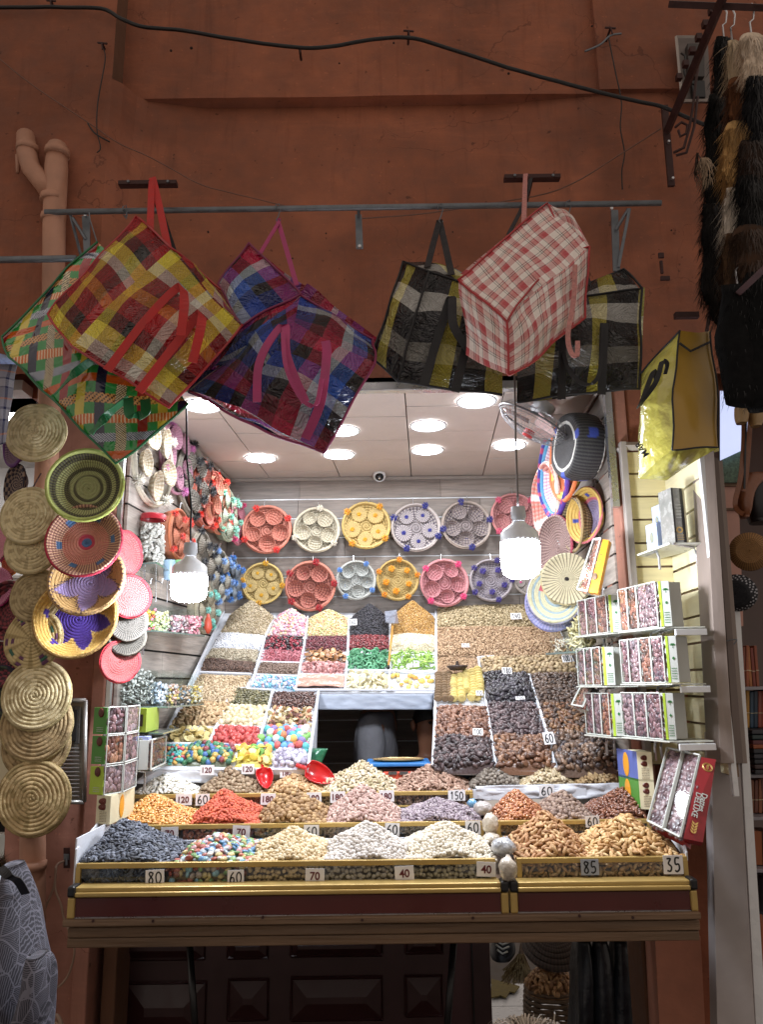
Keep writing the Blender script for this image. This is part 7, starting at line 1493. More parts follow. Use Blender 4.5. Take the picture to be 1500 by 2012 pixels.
# yellow green and blue cartons next to the stack, clear boxes
t = empty('green_carton', 'yellow green carton with a dark cup window below the lower shelf', 'carton', at(262, 1436, 2.62)); A_, B_ = at(264, 1438, 2.66), at(286, 1436, 2.62); B_.z = A_.z; quadbox('face', A_, B_, px(44, 2.65), (.2, -1, 0), .04, m_lime, t); C_ = at(311, 1434, 2.80); C_.z = A_.z; quadbox('side', B_, C_, px(44, 2.65), (.8, -1, 0), .004, mat('lime_side', '#96ac44', rough=.4, var=.1), t)
quadbox('cup_window', A_.lerp(B_, .28)+Vector((0, -.003, .018)), A_.lerp(B_, .72)+Vector((0, -.003, .018)), px(22, 2.65), (.2, -1, 0), .002, mat('cup_brown', '#2a1c16', rough=.3), t)
t = empty('blue_white_carton', 'white and blue carton with octagonal window beside the date boxes', 'carton', at(260, 1514, 2.60)); A_, B_ = at(259, 1512, 2.62), at(289, 1504, 2.60); B_.z = A_.z; Hc = px(60, 2.6); quadbox('face', A_, B_, Hc, (.1, -1, 0), .05, mat('bluewhite', '#a6b0dc', rough=.4, var=.15), t)
for f, r in ((.5, .017), (.88, .009)):
    q = MB(); q.lathe([(r, 0), (r*.9, .001), (.0005, .001)], 8, Matrix.Translation(A_.lerp(B_, .5)+Vector((0, -.004, Hc*f))) @ basis((.1, -1, 0)).to_4x4()); q.build('window', mat('oct_grey', '#7b7c74', rough=.3), t)
C_ = at(320, 1494, 2.82); C_.z = A_.z; date_box('clear box with white label next to the blue and white carton', B_+Vector((.004, 0, 0)), C_, Hc*.9, Vector((C_.y-B_.y, -(C_.x-B_.x), 0)), .03, 1, sz=.02)
# ---- glass shelves on the left wall, jar, bins
m_gshelf = mat('glass_shelf', '#5e6e68', rough=.1, coat=.5, var=.1)
def lshelf(label, uv, th=.006):
    P = [at(*p) for p in uv]; z = P[1].z
    for p in P: p.z = z
    return shelf(label, P, th, m_gshelf, [(P[0]+Vector((.02, 0, -.002)), P[0]+Vector((.02, .1, -.01)))], group='glass shelves on the left wall'), P, z
_, P, z1_ = lshelf('upper glass shelf carrying the jar with the red lid', [(258, 1106, 2.82), (308, 1104, 2.80), (345, 1121, 3.12), (285, 1121, 3.16)])
_, P2_, z2_ = lshelf('middle glass shelf under the bins of candies', [(255, 1238, 2.82), (305, 1238, 2.80), (402, 1270, 3.12), (340, 1268, 3.2)])
_, P3_, z3_ = lshelf('lower glass shelf under the bins of grey seeds', [(238, 1386, 2.78), (330, 1388, 2.76), (402, 1376, 3.16), (320, 1372, 3.2)])
lshelf('small glass shelf under the blue and white carton', [(255, 1518, 2.66), (300, 1512, 2.62), (330, 1496, 2.86), (290, 1496, 2.9)])
lshelf('small glass shelf under the yellow green carton', [(262, 1442, 2.7), (320, 1440, 2.64), (350, 1428, 2.9), (300, 1428, 2.94)])
t = empty('candy_jar', 'tall clear jar of white rock sugar with red lid on the upper glass shelf', 'jar', (0, 0, 0)); c0 = at(297, 1100, 2.92); c0.z = z1_; t.location = c0; T = Matrix.Translation(c0); Rj = px(26, 2.92); Hj = px(104, 2.92)
q = MB(); q.lathe([(Rj*.95, 0), (Rj, .008), (Rj, Hj*.88), (Rj*.93, Hj*.92)], 32, T); q.build('glass', glass_mat(), t, smooth=True); q = MB(); q.lathe([(Rj*.97, Hj*.91), (Rj*.98, Hj*1.0), (Rj*.9, Hj*1.02), (.001, Hj*1.02)], 32, T); q.build('lid', mat('red_lid', '#b8303a', rough=.35, var=.05), t, smooth=True)
def pilefill(center, R, H, size, kind, pal, N, parent, fin='sugar', box=None):
    Vt, Tt = get_t(kind, 1); P_ = []
    for _ in range(N):
        if box is None:
            a = RNG.uniform(0, 6.283); r = R*math.sqrt(RNG.uniform(.35, 1))*.93; P_.append((center[0]+r*math.cos(a), center[1]+r*math.sin(a), center[2]+RNG.uniform(.05, 1)*H))
        else:
            A_, ex, ey, W, D = box; s, tt = RNG.uniform(.03, .97), RNG.uniform(.02, .6); P_.append(tuple(A_+ex*W*s+ey*D*tt+Vector((0, 0, RNG.uniform(.03, 1)*H))))
    P_ = np.array(P_); K_ = len(P_); Q_ = RNG.normal(size=(K_, 3, 3)); Q_ = np.linalg.qr(Q_)[0]; W_ = np.einsum('kij,vj->kvi', Q_*size, Vt)+P_[:, None]; pc = np.array([srgb(c) for c in pal])[RNG.integers(0, len(pal), K_)]
    me = np_mesh('filling', W_.reshape(-1, 3), (Tt[None]+np.arange(K_)[:, None, None]*len(Vt)).reshape(-1, 3), np.repeat(pc, len(Vt), 0), MSET[fin][0]); link('filling', me, parent, kind='stuff')
pilefill(c0, Rj*.92, Hj*.8, .020, 'chunk', ['#d8d4cc', '#c2beb6', '#e6e3dc', '#a8a49c'], 420, t)
for (u, c, r, lab) in ((334, '#a8c4dc', 16, 'pale blue plastic tub beside the jar'), (358, '#8fce8c', 17, 'light green plastic tub behind the clear bulb')):
    t = empty('plastic_tub', lab, 'tub', (0, 0, 0), 'plastic tubs beside the jar'); c1 = at(u, 1128, 3.02); t.location = c1; q = MB(); R1 = px(r, 3.02); q.lathe([(R1*.75, -.02), (R1*.95, .05), (R1, .052), (R1*.92, .052), (R1*.7, -.01)], 24, Matrix.Translation(c1)); q.build('tub_body', mat('tub_'+c, c, rough=.35), t, smooth=True)
def bins(label, A, B, H, dep_v, n_comp, fills, cat='acrylic bin', heights=None):
    """acrylic bins in a row along A-B (front lower edge)"""
    ex = (B-A).normalized(); W = (B-A).length; n = Vector((ex.y, -ex.x, 0)); n = n if n.x*dep_v > 0 else -n; ey = -n
    for i in range(n_comp):
        a, b_ = A+ex*W*i/n_comp+ex*.002, A+ex*W*(i+1)/n_comp-ex*.002; D = .11; t = empty('acrylic_bin', label+', '+fills[i][3], cat, a, 'clear bins on the glass shelves'); u = Vector((0, 0, H))
        q = MB(); q.slab(a, b_, b_+u*.8, a+u*.8, .002, n); q.slab(a, a+ey*D, a+ey*D+u, a+u*.8, .002, -ex); q.slab(b_, b_+ey*D, b_+ey*D+u, b_+u*.8, .002, ex); q.slab(a+ey*D, b_+ey*D, b_+ey*D+u, a+ey*D+u, .002, n); q.build('walls', glass_mat(), t)
        pilefill(None, 0, H*fills[i][4], fills[i][1], fills[i][0], fills[i][2], int(220*(W/n_comp)/.08*(.016/fills[i][1])**1.5), t, 'gloss', box=(a, ex, ey, (b_-a).length, D))
pm = ['#d8b04a', '#c85a4a', '#e6d8b0', '#7fae5a', '#d98a9a']
bins('clear bin on the middle glass shelf', bz(at(272, 1238, 2.84), z2_+.002), bz(at(398, 1262, 3.1), z2_+.002), px(60, 2.95), 1, 4, [('ball', .014, pm, 'red and yellow balls, nearest', .7), ('chunk', .013, ['#dcd8a0', '#c8d8a8', '#e6e0c8'], 'pale green sweets', .65), ('chunk', .014, ['#c9909a', '#b0a0a8', '#e0d0cc'], 'mixed wrapped sweets', .55), ('chunk', .014, ['#e0a0ac', '#d98898', '#eac8c8'], 'pink sweets, farthest', .6)])
bins('clear bin on the lower glass shelf', bz(at(246, 1380, 2.80), z3_+.002), bz(at(308, 1376, 2.92), z3_+.002), px(82, 2.85), 1, 1, [('seed', .018, ['#9a9c98', '#b4b6b0', '#7c7e76', '#c8c9c2'], 'grey striped seeds, widest one', .8)])
bins('clear bin on the lower glass shelf', bz(at(309, 1376, 2.93), z3_+.002), bz(at(400, 1372, 3.14), z3_+.002), px(66, 3.0), 1, 4, [('chunk', .016, ['#c9d2de', '#a8b8cc', '#dfe2e6'], 'bluish white sweets', .6), ('chunk', .015, ['#e0c878', '#ccd0d8', '#d8b0a0'], 'yellow and white sweets', .55), ('chunk', .015, ['#a8886a', '#c9b29a', '#8a9aa8'], 'brown and grey sweets', .5), ('chunk', .014, ['#c9b060', '#dcd8c8'], 'golden grains, farthest', .5)])
A_ = at(1082, 1282, 3.05); B_ = at(1146, 1280, 2.86); B_.z = A_.z
bins('clear bin on the right glass shelf', A_, B_, px(76, 2.95), -1, 2, [('strip', .03, ['#c9c4b8', '#b08a60', '#d8ccb0'], 'with an orange stick', .3), ('arc', .035, ['#cfc492', '#beb280', '#ddd4aa'], 'curly pale noodles, nearer one', .85)])
shelf('glass shelf at the right over the dark dates', [A_+Vector((-.02, -.01, -.002)), B_+Vector((.0, -.04, -.002)), at(1160, 1290, 2.9)*1, A_+Vector((.06, .1, -.002))][:2]+[B_+Vector((.06, .06, -.002)), A_+Vector((.06, .1, -.002))], .008, m_gshelf, group='glass shelves on the right wall')
q = MB()
for k in range(5):
    x = 262+k*22; q.tube([at(x, 1118+k*2, 2.86+.06*k), at(x, 1178+k*2, 2.86+.06*k)], .002, 4); q.tube([at(x, 1140, 2.86+.06*k), at(x+12, 1146, 2.84+.06*k), at(x+14, 1136, 2.84+.06*k)], .002, 4)
tag(q.build('wire_hooks', m_alu), 'bare wire display hooks under the upper glass shelf', 'display hooks')
# red scoops, wooden scoop, scale, green bag, plastic-wrapped stones
m_scoop = mat('red_scoop', '#c01f22', rough=.3, coat=.4, var=.04)
def scoop(label, u, v, Y, tilt, s, n):
    P = at(u, v, Y); M = Matrix.Translation(P) @ basis(n).to_4x4() @ Matrix.Rotation(math.radians(tilt), 4, 'Z'); q = MB(); V = []; Fq = []; N_ = 14
    for i in range(N_):
        f = i/(N_-1); r = s*(.50*math.sin(math.pi*(.12+.88*(1-f))**.8)**.6+.02) if f < .99 else s*.05
        for k in range(12):
            a = math.pi*(k/11); V.append(M @ Vector((s*(f-.5)*1.5, -r*math.cos(a), -r*math.sin(a)*.9)))
    for i in range(N_-1):
        for k in range(11): Fq.append((i*12+k, i*12+k+1, (i+1)*12+k+1, (i+1)*12+k))
    q.add(V, Fq); t = empty('scoop', label, 'scoop', P, 'red plastic scoops'); o = q.build('scoop_body', m_scoop, t, smooth=True); solid(o, .002)
    q = MB(); q.tube([M @ Vector((s*.7, 0, -.01)), M @ Vector((s*1.2, 0, -.02))], s*.1, 8); q.build('scoop_handle', m_scoop, t)
scoop('small red plastic scoop stuck in the nuts left of the dark hatch', 521, 1528, 2.84, 95, px(31, 2.84), (.2, -.75, .65))
scoop('red plastic scoop standing tilted right beside the green bag', 630, 1520, 2.86, 150, px(40, 2.86), (.3, -.8, .5))
t = empty('wooden_scoop', 'metal headed scoop with a wooden handle lying across the golden raisins', 'scoop', bp(765, 1325, .06)); a_, b_ = bp(764, 1328, .045), bp(772, 1258, .07)
q = MB(); q.tube([a_, b_], [.005, .006], 8); q.build('handle', mat('scoop_wood', '#b98a42', rough=.5, var=.15), t, smooth=True); q = MB(); q.tube([a_, a_+(a_-b_)*.04], .007, 8); q.build('end_cap', m_black, t)
hd = bp(771, 1243, .08); q = MB(); q.add([bp(757, 1236, .09), bp(780, 1233, .09), bp(784, 1248, .06), bp(776, 1256, .08), bp(768, 1256, .08), bp(758, 1250, .07)], [(0, 1, 2, 3, 4, 5)]); o = q.build('blade', mat('scoop_steel', '#9aa0ae', rough=.3, metal=.5), t); solid(o, .004)
t = empty('weighing_scale', 'electronic scale with blue tray and orange front in the dark hatch', 'scale', at(785, 1520, 3.0)); cS = at(785, 1500, 3.02)
q = MB(); q.box(at(783, 1498, 3.02), (px(118, 3.02), .2, .012)); q.build('blue_platform', mat('scale_blue', '#2a6fb0', rough=.35), t, bevel=.004); q = MB(); q.lathe([(px(50, 3.0), .004), (px(46, 3.0), .0), (.001, -.001)], 32, Matrix.Translation(at(783, 1493, 3.02)) @ Matrix.Diagonal((1, .7, 1, 1))); q.build('weighing_dish', mat('dish_brass', '#b59a6a', rough=.3, metal=.6), t, smooth=True)
q = MB(); q.box(at(783, 1508, 3.03), (px(100, 3.03), .18, .01)); q.build('black_frame', m_black, t); q = MB(); q.box(at(795, 1524, 2.98), (px(80, 2.98), .15, .04)); q.build('orange_body', mat('scale_orange', '#c9503a', rough=.4), t, bevel=.004)
for k in range(3):
    q = MB(); q.box(at(772+k*22, 1519, 2.90), (px(16, 2.9), .004, .011)); q.build('display', mat('lcd', '#4a4a48', rough=.3), t)
t = empty('green_bag', 'crumpled dark green plastic bag hanging at the left side of the hatch', 'plastic bag', at(620, 1480, 3.0)); q = MB(); patch(q, [(606, 1466, 3.05), (640, 1472, 2.98), (628, 1500, 2.98), (606, 1560, 2.95)], n=16, wr=.03, bulge=.02); o = q.build('crumpled_film', mat('green_plastic', '#1f6a48', rough=.35, coat=.3, bump=.6, bscale=30), t, smooth=True); solid(o, .002)
m_wrap = mat('wrapped_stone', '#c9bfae', rough=.25, coat=.7, var=.25, scale=40, bump=.7, bscale=60)
def lump(label, u, v, Y, w, h, m, sd):
    P = at(u, v, Y); q = MB(); bmv = []; n_, k_ = 9, 14
    prof = [(math.sin(math.pi*i/n_), -math.cos(math.pi*i/n_)) for i in range(n_+1)]
    for i, (r, z) in enumerate(prof):
        for k in range(k_):
            a = 2*math.pi*k/k_; d = Vector((r*math.cos(a), r*math.sin(a), z)); f = 1+.22*noise.noise(d*2+Vector((sd, 0, 0)))+.08*noise.noise(d*7+Vector((sd, 0, 0))); bmv.append(P+Vector((d.x*px(w/2, Y)*f, d.y*px(w/2, Y)*f, d.z*px(h/2, Y)*f)))
    q.add(bmv, [(i*k_+k, i*k_+(k+1) % k_, (i+1)*k_+(k+1) % k_, (i+1)*k_+k) for i in range(n_) for k in range(k_)]); return tag(q.build('wrapped_lump', m, smooth=True), label, 'wrapped lump', 'wrapped lumps at the counter joint')
lump('knotted white cloth lump hanging over the gold rail at the counter joint', 999, 1706, 2.10, 34, 42, m_wrap, 1)
lump('pale stone lump in clear film behind the middle rail end', 964, 1618, 2.38, 30, 36, m_wrap, 4)
lump('second pale wrapped lump lower at the joint', 966, 1650, 2.34, 34, 24, m_wrap, 6)
lump('clear bag of blue and green sweets at the joint of the counter', 990, 1664, 2.20, 46, 34, mat('wrapped_multicolour', '#b9bcc0', rough=.2, coat=.8, var=.6, scale=70, bump=.8, bscale=50), 8)
lump('light blue film lump beside the orange brown peanuts', 928, 1578, 2.55, 18, 16, mat('wrapped_blue', '#6fa6cc', rough=.2, coat=.8, var=.4, scale=60, bump=.8), 11)
lump('clear crumpled film between the two counter halves at the back', 950, 1588, 2.52, 36, 26, mat('wrapped_clear', '#b9b2ae', rough=.15, coat=.9, var=.4, scale=50, bump=.9, bscale=50), 13)
# ================================================================== PIER FITTINGS AND LEFT FOREGROUND
t = empty('metal_drainboard', 'stainless steel drainboard leaning against the pier behind the straw trivets', 'metal tray', at(150, 1576, 2.66)); m_st = mat('brushed_stainless', '#a8a6a2', rough=.35, metal=.7, var=.12, scale=20)
pslab('sheet', [(92, 1374, 2.66), (170, 1374, 2.66), (166, 1578, 2.66), (92, 1578, 2.66)], .006, m_st, t, .002)
for a, b_ in (((92, 1376, 2.652), (168, 1376, 2.652)), ((168, 1376, 2.652), (165, 1576, 2.652)), ((165, 1576, 2.652), (92, 1576, 2.652))):
    q = MB(); q.tube([at(*a), at(*b_)], .007, 8); q.build('rolled_edge', m_st, t, smooth=True)
pslab('basin_wall', [(110, 1388, 2.648), (158, 1388, 2.648), (155, 1462, 2.648), (110, 1462, 2.648)], .004, mat('basin_dark', '#6d6a67', rough=.3, metal=.7), t, .002); pslab('basin', [(116, 1394, 2.644), (152, 1394, 2.644), (149, 1456, 2.644), (116, 1456, 2.644)], .003, mat('basin_deep', '#3c3a39', rough=.4, metal=.6), t, .001)
for k in range(13):
    v = 1470+k*7.8; q = MB(); q.tube([at(104, v, 2.652), at(155, v, 2.652)], .0022, 5); q.build('drain_rib', m_st, t)
t = empty('door_latch', 'small dark metal latch on the pier left of the counter', 'latch', at(130, 1690, 2.7)); pslab('plate', [(124, 1666, 2.69), (136, 1666, 2.69), (136, 1706, 2.69), (124, 1706, 2.69)], .006, m_rust, t); pslab('tag_strip', [(124, 1678, 2.682), (135, 1678, 2.682), (135, 1690, 2.682), (124, 1690, 2.682)], .003, m_steel, t); q = MB(); q.tube([at(130, 1685, 2.675), at(130, 1700, 2.67)], .004, 6); q.build('pin', m_steel, t)
mc = mat('beige_cord', '#9a7f6c', rough=.7, var=.1)
wire('beige_cord', [(126, 1692, 2.68), (110, 1702, 2.66), (106, 1740, 2.66), (90, 1780, 2.66), (78, 1820, 2.66), (70, 1835, 2.66)], .0035, mc, 'beige cord running from the latch down behind the backpack')
wire('beige_cord', [(110, 1703, 2.655), (108, 1745, 2.66), (120, 1780, 2.66), (124, 1800, 2.66), (136, 1830, 2.62), (146, 1866, 2.62), (138, 1905, 2.64), (124, 1930, 2.64), (98, 1952, 2.64)], .0035, mc, 'beige cord looping down past the counter corner to the floor')
wire('cord_coil', [(95, 1992, 2.5), (80, 1996, 2.5), (84, 2010, 2.5), (100, 2000, 2.5), (112, 1996, 2.5), (120, 2014, 2.5), (108, 2010, 2.5), (98, 2016, 2.5)], .006, mc, 'tangle of pale cord at the foot of the pier', 'rope')
q = MB()
for k in range(46):
    v0 = 765+k*4.5
    if 790 < v0 < 930 or v0 > 958: continue
    p = at(78+.5*math.sin(k), v0, 2.60); q.lathe([(.004, 0), (.0055, .0012), (.004, .0024), (.0025, .0012), (.004, 0)], 8, Matrix.Translation(p) @ basis((1, 0, 0) if k % 2 else (0, 1, 0)).to_4x4())
tag(q.build('hanging_chain', m_rust), 'thin link chain on the pier holding the straw trivets', 'chain')
# plaid cloth at left edge
tc_ = [(3, '#6a6a78'), (.5, '#c07a50'), (2, '#8c8a96'), (.6, '#24264a'), (2.4, '#9a98a0'), (.5, '#24264a')]
mt = plaid_mat('cloth_plaid', tc_, tc_, n=9, rough=.8, coat=0, bump=.1)
t = empty('checked_cloth', 'grey checked cloth hanging at the left edge beside the green bag', 'cloth', at(5, 700, 2.4)); q = MB(); patch(q, [(-30, 702, 2.42), (36, 708, 2.42), (6, 866, 2.42), (-30, 880, 2.42)], n=24, wr=.02, bulge=.02); o = q.build('cloth', mt, t, smooth=True); solid(o, .003)
q = MB(); patch(q, [(-30, 680, 2.38), (22, 696, 2.38), (34, 712, 2.40), (-30, 712, 2.40)], n=16, wr=.01, bulge=.02); o = q.build('blue_hem', mat('bluewhite_hem', '#9aa8d0', rough=.7, var=.3, scale=60), t, smooth=True); solid(o, .003)
t = empty('book_stack', 'yellow edged papers low at the left edge behind the trivets', 'papers', at(5, 1600, 2.75)); pslab('sheet_board', [(-20, 1420, 2.76), (22, 1425, 2.76), (24, 1610, 2.76), (-20, 1612, 2.76)], .02, m_cream, t); pslab('yellow_edge', [(-20, 1600, 2.74), (34, 1602, 2.74), (34, 1612, 2.74), (-20, 1612, 2.74)], .03, mat('yellow_edge', '#d8b23c', rough=.4), t)
pslab('white_crate', [(-20, 1640, 2.72), (9, 1640, 2.72), (9, 1690, 2.72), (-20, 1690, 2.72)], .05, m_boxw, t)
vslab('left_recess', -1.6, -1.245, 0, 1.16, 3.0, 3.03, m_dark, nb, 0)
# backpack: soft body from stacked sections
def soft(name, secs, m, parent, n=28, sd=0., wr=.012):
    """secs: (u_left,u_right,v,Yfront,depth)"""
    V = []; 
    for (ul, ur, v, Y, D) in secs:
        a, b_ = at(ul, v, Y+D/2), at(ur, v, Y+D/2); c = (a+b_)/2; rx = (b_.x-a.x)/2; z = c.z
        for k in range(n):
            an = 2*math.pi*k/n; cx_, sx_ = math.cos(an), math.sin(an); e = .75; x = c.x+rx*math.copysign(abs(cx_)**e, cx_); y = c.y+D/2*math.copysign(abs(sx_)**e, sx_); f = wr*noise.noise(Vector((x*14, y*14+sd, z*14))); V.append((x+cx_*f, y+sx_*f, z+f*.3))
    m_ = len(secs); Fq = [(i*n+k, i*n+(k+1) % n, (i+1)*n+(k+1) % n, (i+1)*n+k) for i in range(m_-1) for k in range(n)]; q = MB(); q.add(V, Fq+[tuple(range(n)), tuple((m_-1)*n+k for k in range(n-1, -1, -1))]); o = q.build(name, m, parent, smooth=True); s = o.modifiers.new('sub', 'SUBSURF'); s.levels = 1; s.render_levels = 2; return o
def sketch_mat():
    m = bpy.data.materials.new('sketch_fabric'); m.use_nodes = True; N = m.node_tree.nodes; L = m.node_tree.links; b = N['Principled BSDF']; b.inputs['Roughness'].default_value = .8
    tc = N.new('ShaderNodeTexCoord'); v = N.new('ShaderNodeTexVoronoi'); v.inputs['Scale'].default_value = 34; v.distance = 'CHEBYCHEV'; L.new(tc.outputs['Object'], v.inputs['Vector'])
    w1 = N.new('ShaderNodeTexWave'); w1.inputs['Scale'].default_value = 110; w1.inputs['Distortion'].default_value = 3; w1.bands_direction = 'X'; w2 = N.new('ShaderNodeTexWave'); w2.inputs['Scale'].default_value = 110; w2.inputs['Distortion'].default_value = 3; w2.bands_direction = 'Z'
    for w in (w1, w2): L.new(tc.outputs['Object'], w.inputs['Vector'])
    sp = N.new('ShaderNodeSeparateColor'); L.new(v.outputs['Color'], sp.inputs[0]); gt = N.new('ShaderNodeMath'); gt.operation = 'GREATER_THAN'; gt.inputs[1].default_value = .5; L.new(sp.outputs[0], gt.inputs[0])
    mx = N.new('ShaderNodeMix'); L.new(gt.outputs[0], mx.inputs[0]); L.new(w1.outputs['Fac'], mx.inputs[2]); L.new(w2.outputs['Fac'], mx.inputs[3])
    ed = N.new('ShaderNodeTexVoronoi'); ed.feature = 'DISTANCE_TO_EDGE'; ed.inputs['Scale'].default_value = 26; L.new(tc.outputs['Object'], ed.inputs['Vector']); lt = N.new('ShaderNodeMath'); lt.operation = 'LESS_THAN'; lt.inputs[1].default_value = .03; L.new(ed.outputs[0], lt.inputs[0])
    mm = N.new('ShaderNodeMath'); mm.operation = 'MAXIMUM'; L.new(lt.outputs[0], mm.inputs[0]); pw = N.new('ShaderNodeMath'); pw.operation = 'POWER'; pw.inputs[1].default_value = 3; L.new(mx.outputs[0], pw.inputs[0]); L.new(pw.outputs[0], mm.inputs[1])
    cr = N.new('ShaderNodeMix'); cr.data_type = 'RGBA'; cr.inputs[6].default_value = (*srgb('#2c2b35'), 1); cr.inputs[7].default_value = (*srgb('#6a6975'), 1); L.new(mm.outputs[0], cr.inputs[0]); L.new(cr.outputs[2], b.inputs['Base Color']); return m
msk = sketch_mat()
t = empty('backpack', 'grey backpack with hatched sketch print at the lower left corner', 'backpack', at(40, 2040, 1.7))
soft('backpack_body', [(16, 30, 1700, 1.66, .06), (10, 44, 1735, 1.62, .12), (4, 58, 1800, 1.60, .18), (-10, 70, 1860, 1.58, .22), (-20, 80, 1920, 1.56, .24), (-24, 84, 1980, 1.56, .24), (-24, 84, 2060, 1.58, .22)], msk, t)
soft('side_pocket', [(62, 88, 1874, 1.52, .06), (58, 97, 1890, 1.50, .1), (56, 97, 1930, 1.49, .12), (44, 92, 1985, 1.49, .12), (30, 80, 2010, 1.5, .1)], msk, t, sd=4)
strap('shoulder_strap', [(0, 1706, 1.60), (18, 1722, 1.58), (34, 1730, 1.62), (50, 1756, 1.66)], .016, m_blackstrap, t)
strap('zip_seam', [(58, 1875, 1.54), (60, 1940, 1.53), (46, 2010, 1.53)], .004, m_blackstrap, t, (1, 0, 0))
t = empty('scooter_fairing', 'glossy pale blue curved scooter panel at the left edge beside the backpack', 'scooter panel', at(0, 1850, 1.75)); soft('shell', [(-60, 0, 1715, 1.70, .10), (-60, 16, 1740, 1.66, .16), (-60, 22, 1790, 1.64, .2), (-60, 14, 1860, 1.64, .22), (-60, -4, 1910, 1.66, .2)], mat('pale_blue_gloss', '#a9b6c4', rough=.12, coat=1, var=.03), t, wr=.0)
q = MB(); rr = random.Random(5)
for _ in range(700):
    s = at(rr.uniform(-16, 8), rr.uniform(1688, 1716), 1.9); d = Vector((rr.uniform(.2, 1), -.2, rr.uniform(-.6, .5))).normalized()*rr.uniform(.02, .04); sd = Vector((0, .2, 1)).cross(d).normalized()*.0007; q.add([s-sd, s+sd, s+d], [(0, 1, 2)], srgb(random.choice(['#6a5238', '#8a7050', '#3c2c1e'])))
t = empty('fur_trim', 'tuft of brown fur at the left edge above the backpack', 'fur trim', at(-4, 1700, 1.9)); q.build('hair', mat('fur_hair', rough=.6, src='v'), t, kind='stuff'); q = MB(); q.tube([at(-20, 1690, 1.92), at(0, 1702, 1.92)], [.02, .012], 8); q.build('trim_core', m_rust, t, smooth=True)
# ================================================================== BELOW THE COUNTER
dr_ = empty('panelled_door', 'dark maroon panelled door in the shade below the counter', 'door', (-.3, 2.95, 0)); YD = 2.95
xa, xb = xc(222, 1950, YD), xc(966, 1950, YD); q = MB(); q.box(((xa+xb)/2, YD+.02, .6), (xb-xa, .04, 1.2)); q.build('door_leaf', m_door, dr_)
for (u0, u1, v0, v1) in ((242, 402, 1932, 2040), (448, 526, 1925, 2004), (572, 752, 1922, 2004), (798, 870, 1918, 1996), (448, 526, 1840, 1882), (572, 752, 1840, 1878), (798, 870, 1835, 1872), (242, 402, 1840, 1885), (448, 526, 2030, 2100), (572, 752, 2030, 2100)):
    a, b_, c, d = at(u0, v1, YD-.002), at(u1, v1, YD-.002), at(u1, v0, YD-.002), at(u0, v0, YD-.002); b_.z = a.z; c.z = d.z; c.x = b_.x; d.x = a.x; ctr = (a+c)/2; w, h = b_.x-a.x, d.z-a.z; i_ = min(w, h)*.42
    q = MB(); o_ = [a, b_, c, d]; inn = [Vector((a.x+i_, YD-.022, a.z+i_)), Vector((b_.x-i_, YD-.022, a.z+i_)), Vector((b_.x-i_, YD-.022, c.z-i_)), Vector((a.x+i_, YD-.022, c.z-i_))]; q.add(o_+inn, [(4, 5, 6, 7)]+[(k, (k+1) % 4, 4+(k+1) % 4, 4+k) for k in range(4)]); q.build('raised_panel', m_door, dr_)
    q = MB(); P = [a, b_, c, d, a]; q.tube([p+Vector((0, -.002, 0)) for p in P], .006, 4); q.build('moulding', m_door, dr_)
q = MB(); q.box((xc(930, 1950, YD), YD-.01, .6), (.004, .01, 1.2)); q.build('seam', m_dark, dr_)
for (u0, u1, lab) in ((372, 386, 'left slanting black leg under the counter'), (892, 876, 'right slanting black leg under the counter')):
    q = MB(); q.tube([at(u0, 1852, 2.5), at(u1, 2060, 2.45)], .010, 8); tag(q.build('counter_leg', m_black, smooth=True), lab, 'counter leg', 'slanting legs under the counter')
vslab('dark_pier', xc(190, 1950, 2.76), xc(218, 1950, 2.76), 0, 1.0, 2.80, 2.95, m_plaster_shade, bld)
vslab('dark_pier', xc(1272, 1950, 2.76), xc(1300, 1950, 2.76), 0, 1.0, 2.78, 2.95, m_plaster_shade, bld)
for i in range(5):
    for j in range(5):
        q = MB(); q.box((.30+i*.31, 3.35+j*.31, -.004+random.uniform(0, .001)), (.305, .305, .012)); q.build('floor_tile', m_tile, bld)
m_wick = mat('dark_wicker', '#6b5540', rough=.7, var=.4, scale=50, bump=.6, bscale=60)
t = empty('wicker_basket', 'dark woven basket of tan nuts on the floor below the counter', 'basket', (0, 0, 0)); cB = at(1085, 1990, 3.7); cB.z = 0; t.location = cB; T = Matrix.Translation(cB); Rb = px(46, 3.7)
zt_ = at(1085, 1935, 3.7).z
for k in range(18):
    z = zt_*(k+.5)/18; r = Rb*(.85+.2*math.sin(math.pi*k/22)); q = MB(); q.lathe([(r, z-zt_/44), (r+.006, z), (r, z+zt_/44), (r-.012, z)], 28, T); q.build('coil', m_wick, t, smooth=True)
def S(s, tt): a = s*6.283; r = Rb*.98*np.sqrt(tt); return np.stack([cB.x+r*np.cos(a), cB.y+r*np.sin(a), zt_+.07*(1-tt)], 1)
heap('x', 'x', S, .03, 'almond', ['#a8763f', '#8f6030', '#bd8c54'], layers=1, name='filling', parent=t, singles=1, piece='nut', under=True)
basket('upturned dark wicker lid on top of the floor basket', 1085, 1868, 3.72, 52, (0, -.5, 1), -.6, 10, stitched('#5e4a3c', '#3c2f28'), None, group='things stored below the counter')
t = empty('straw_broom', 'straw broom leaning head down behind the dark basket', 'broom', at(1020, 1925, 3.9)); q = MB(); q.tube([at(1030, 1840, 3.95), at(1024, 1880, 3.92)], .012, 8); q.build('broom_handle', m_oldwood, t); q = MB(); rr = random.Random(9)
for _ in range(260):
    a_ = at(1024+rr.uniform(-8, 8), 1878+rr.uniform(-4, 6), 3.9+rr.uniform(-.03, .03)); b_ = at(rr.uniform(985, 1045), rr.uniform(1905, 1936), 3.88+rr.uniform(-.05, .05)); q.tube([a_, b_], .0016, 3, cap=False)
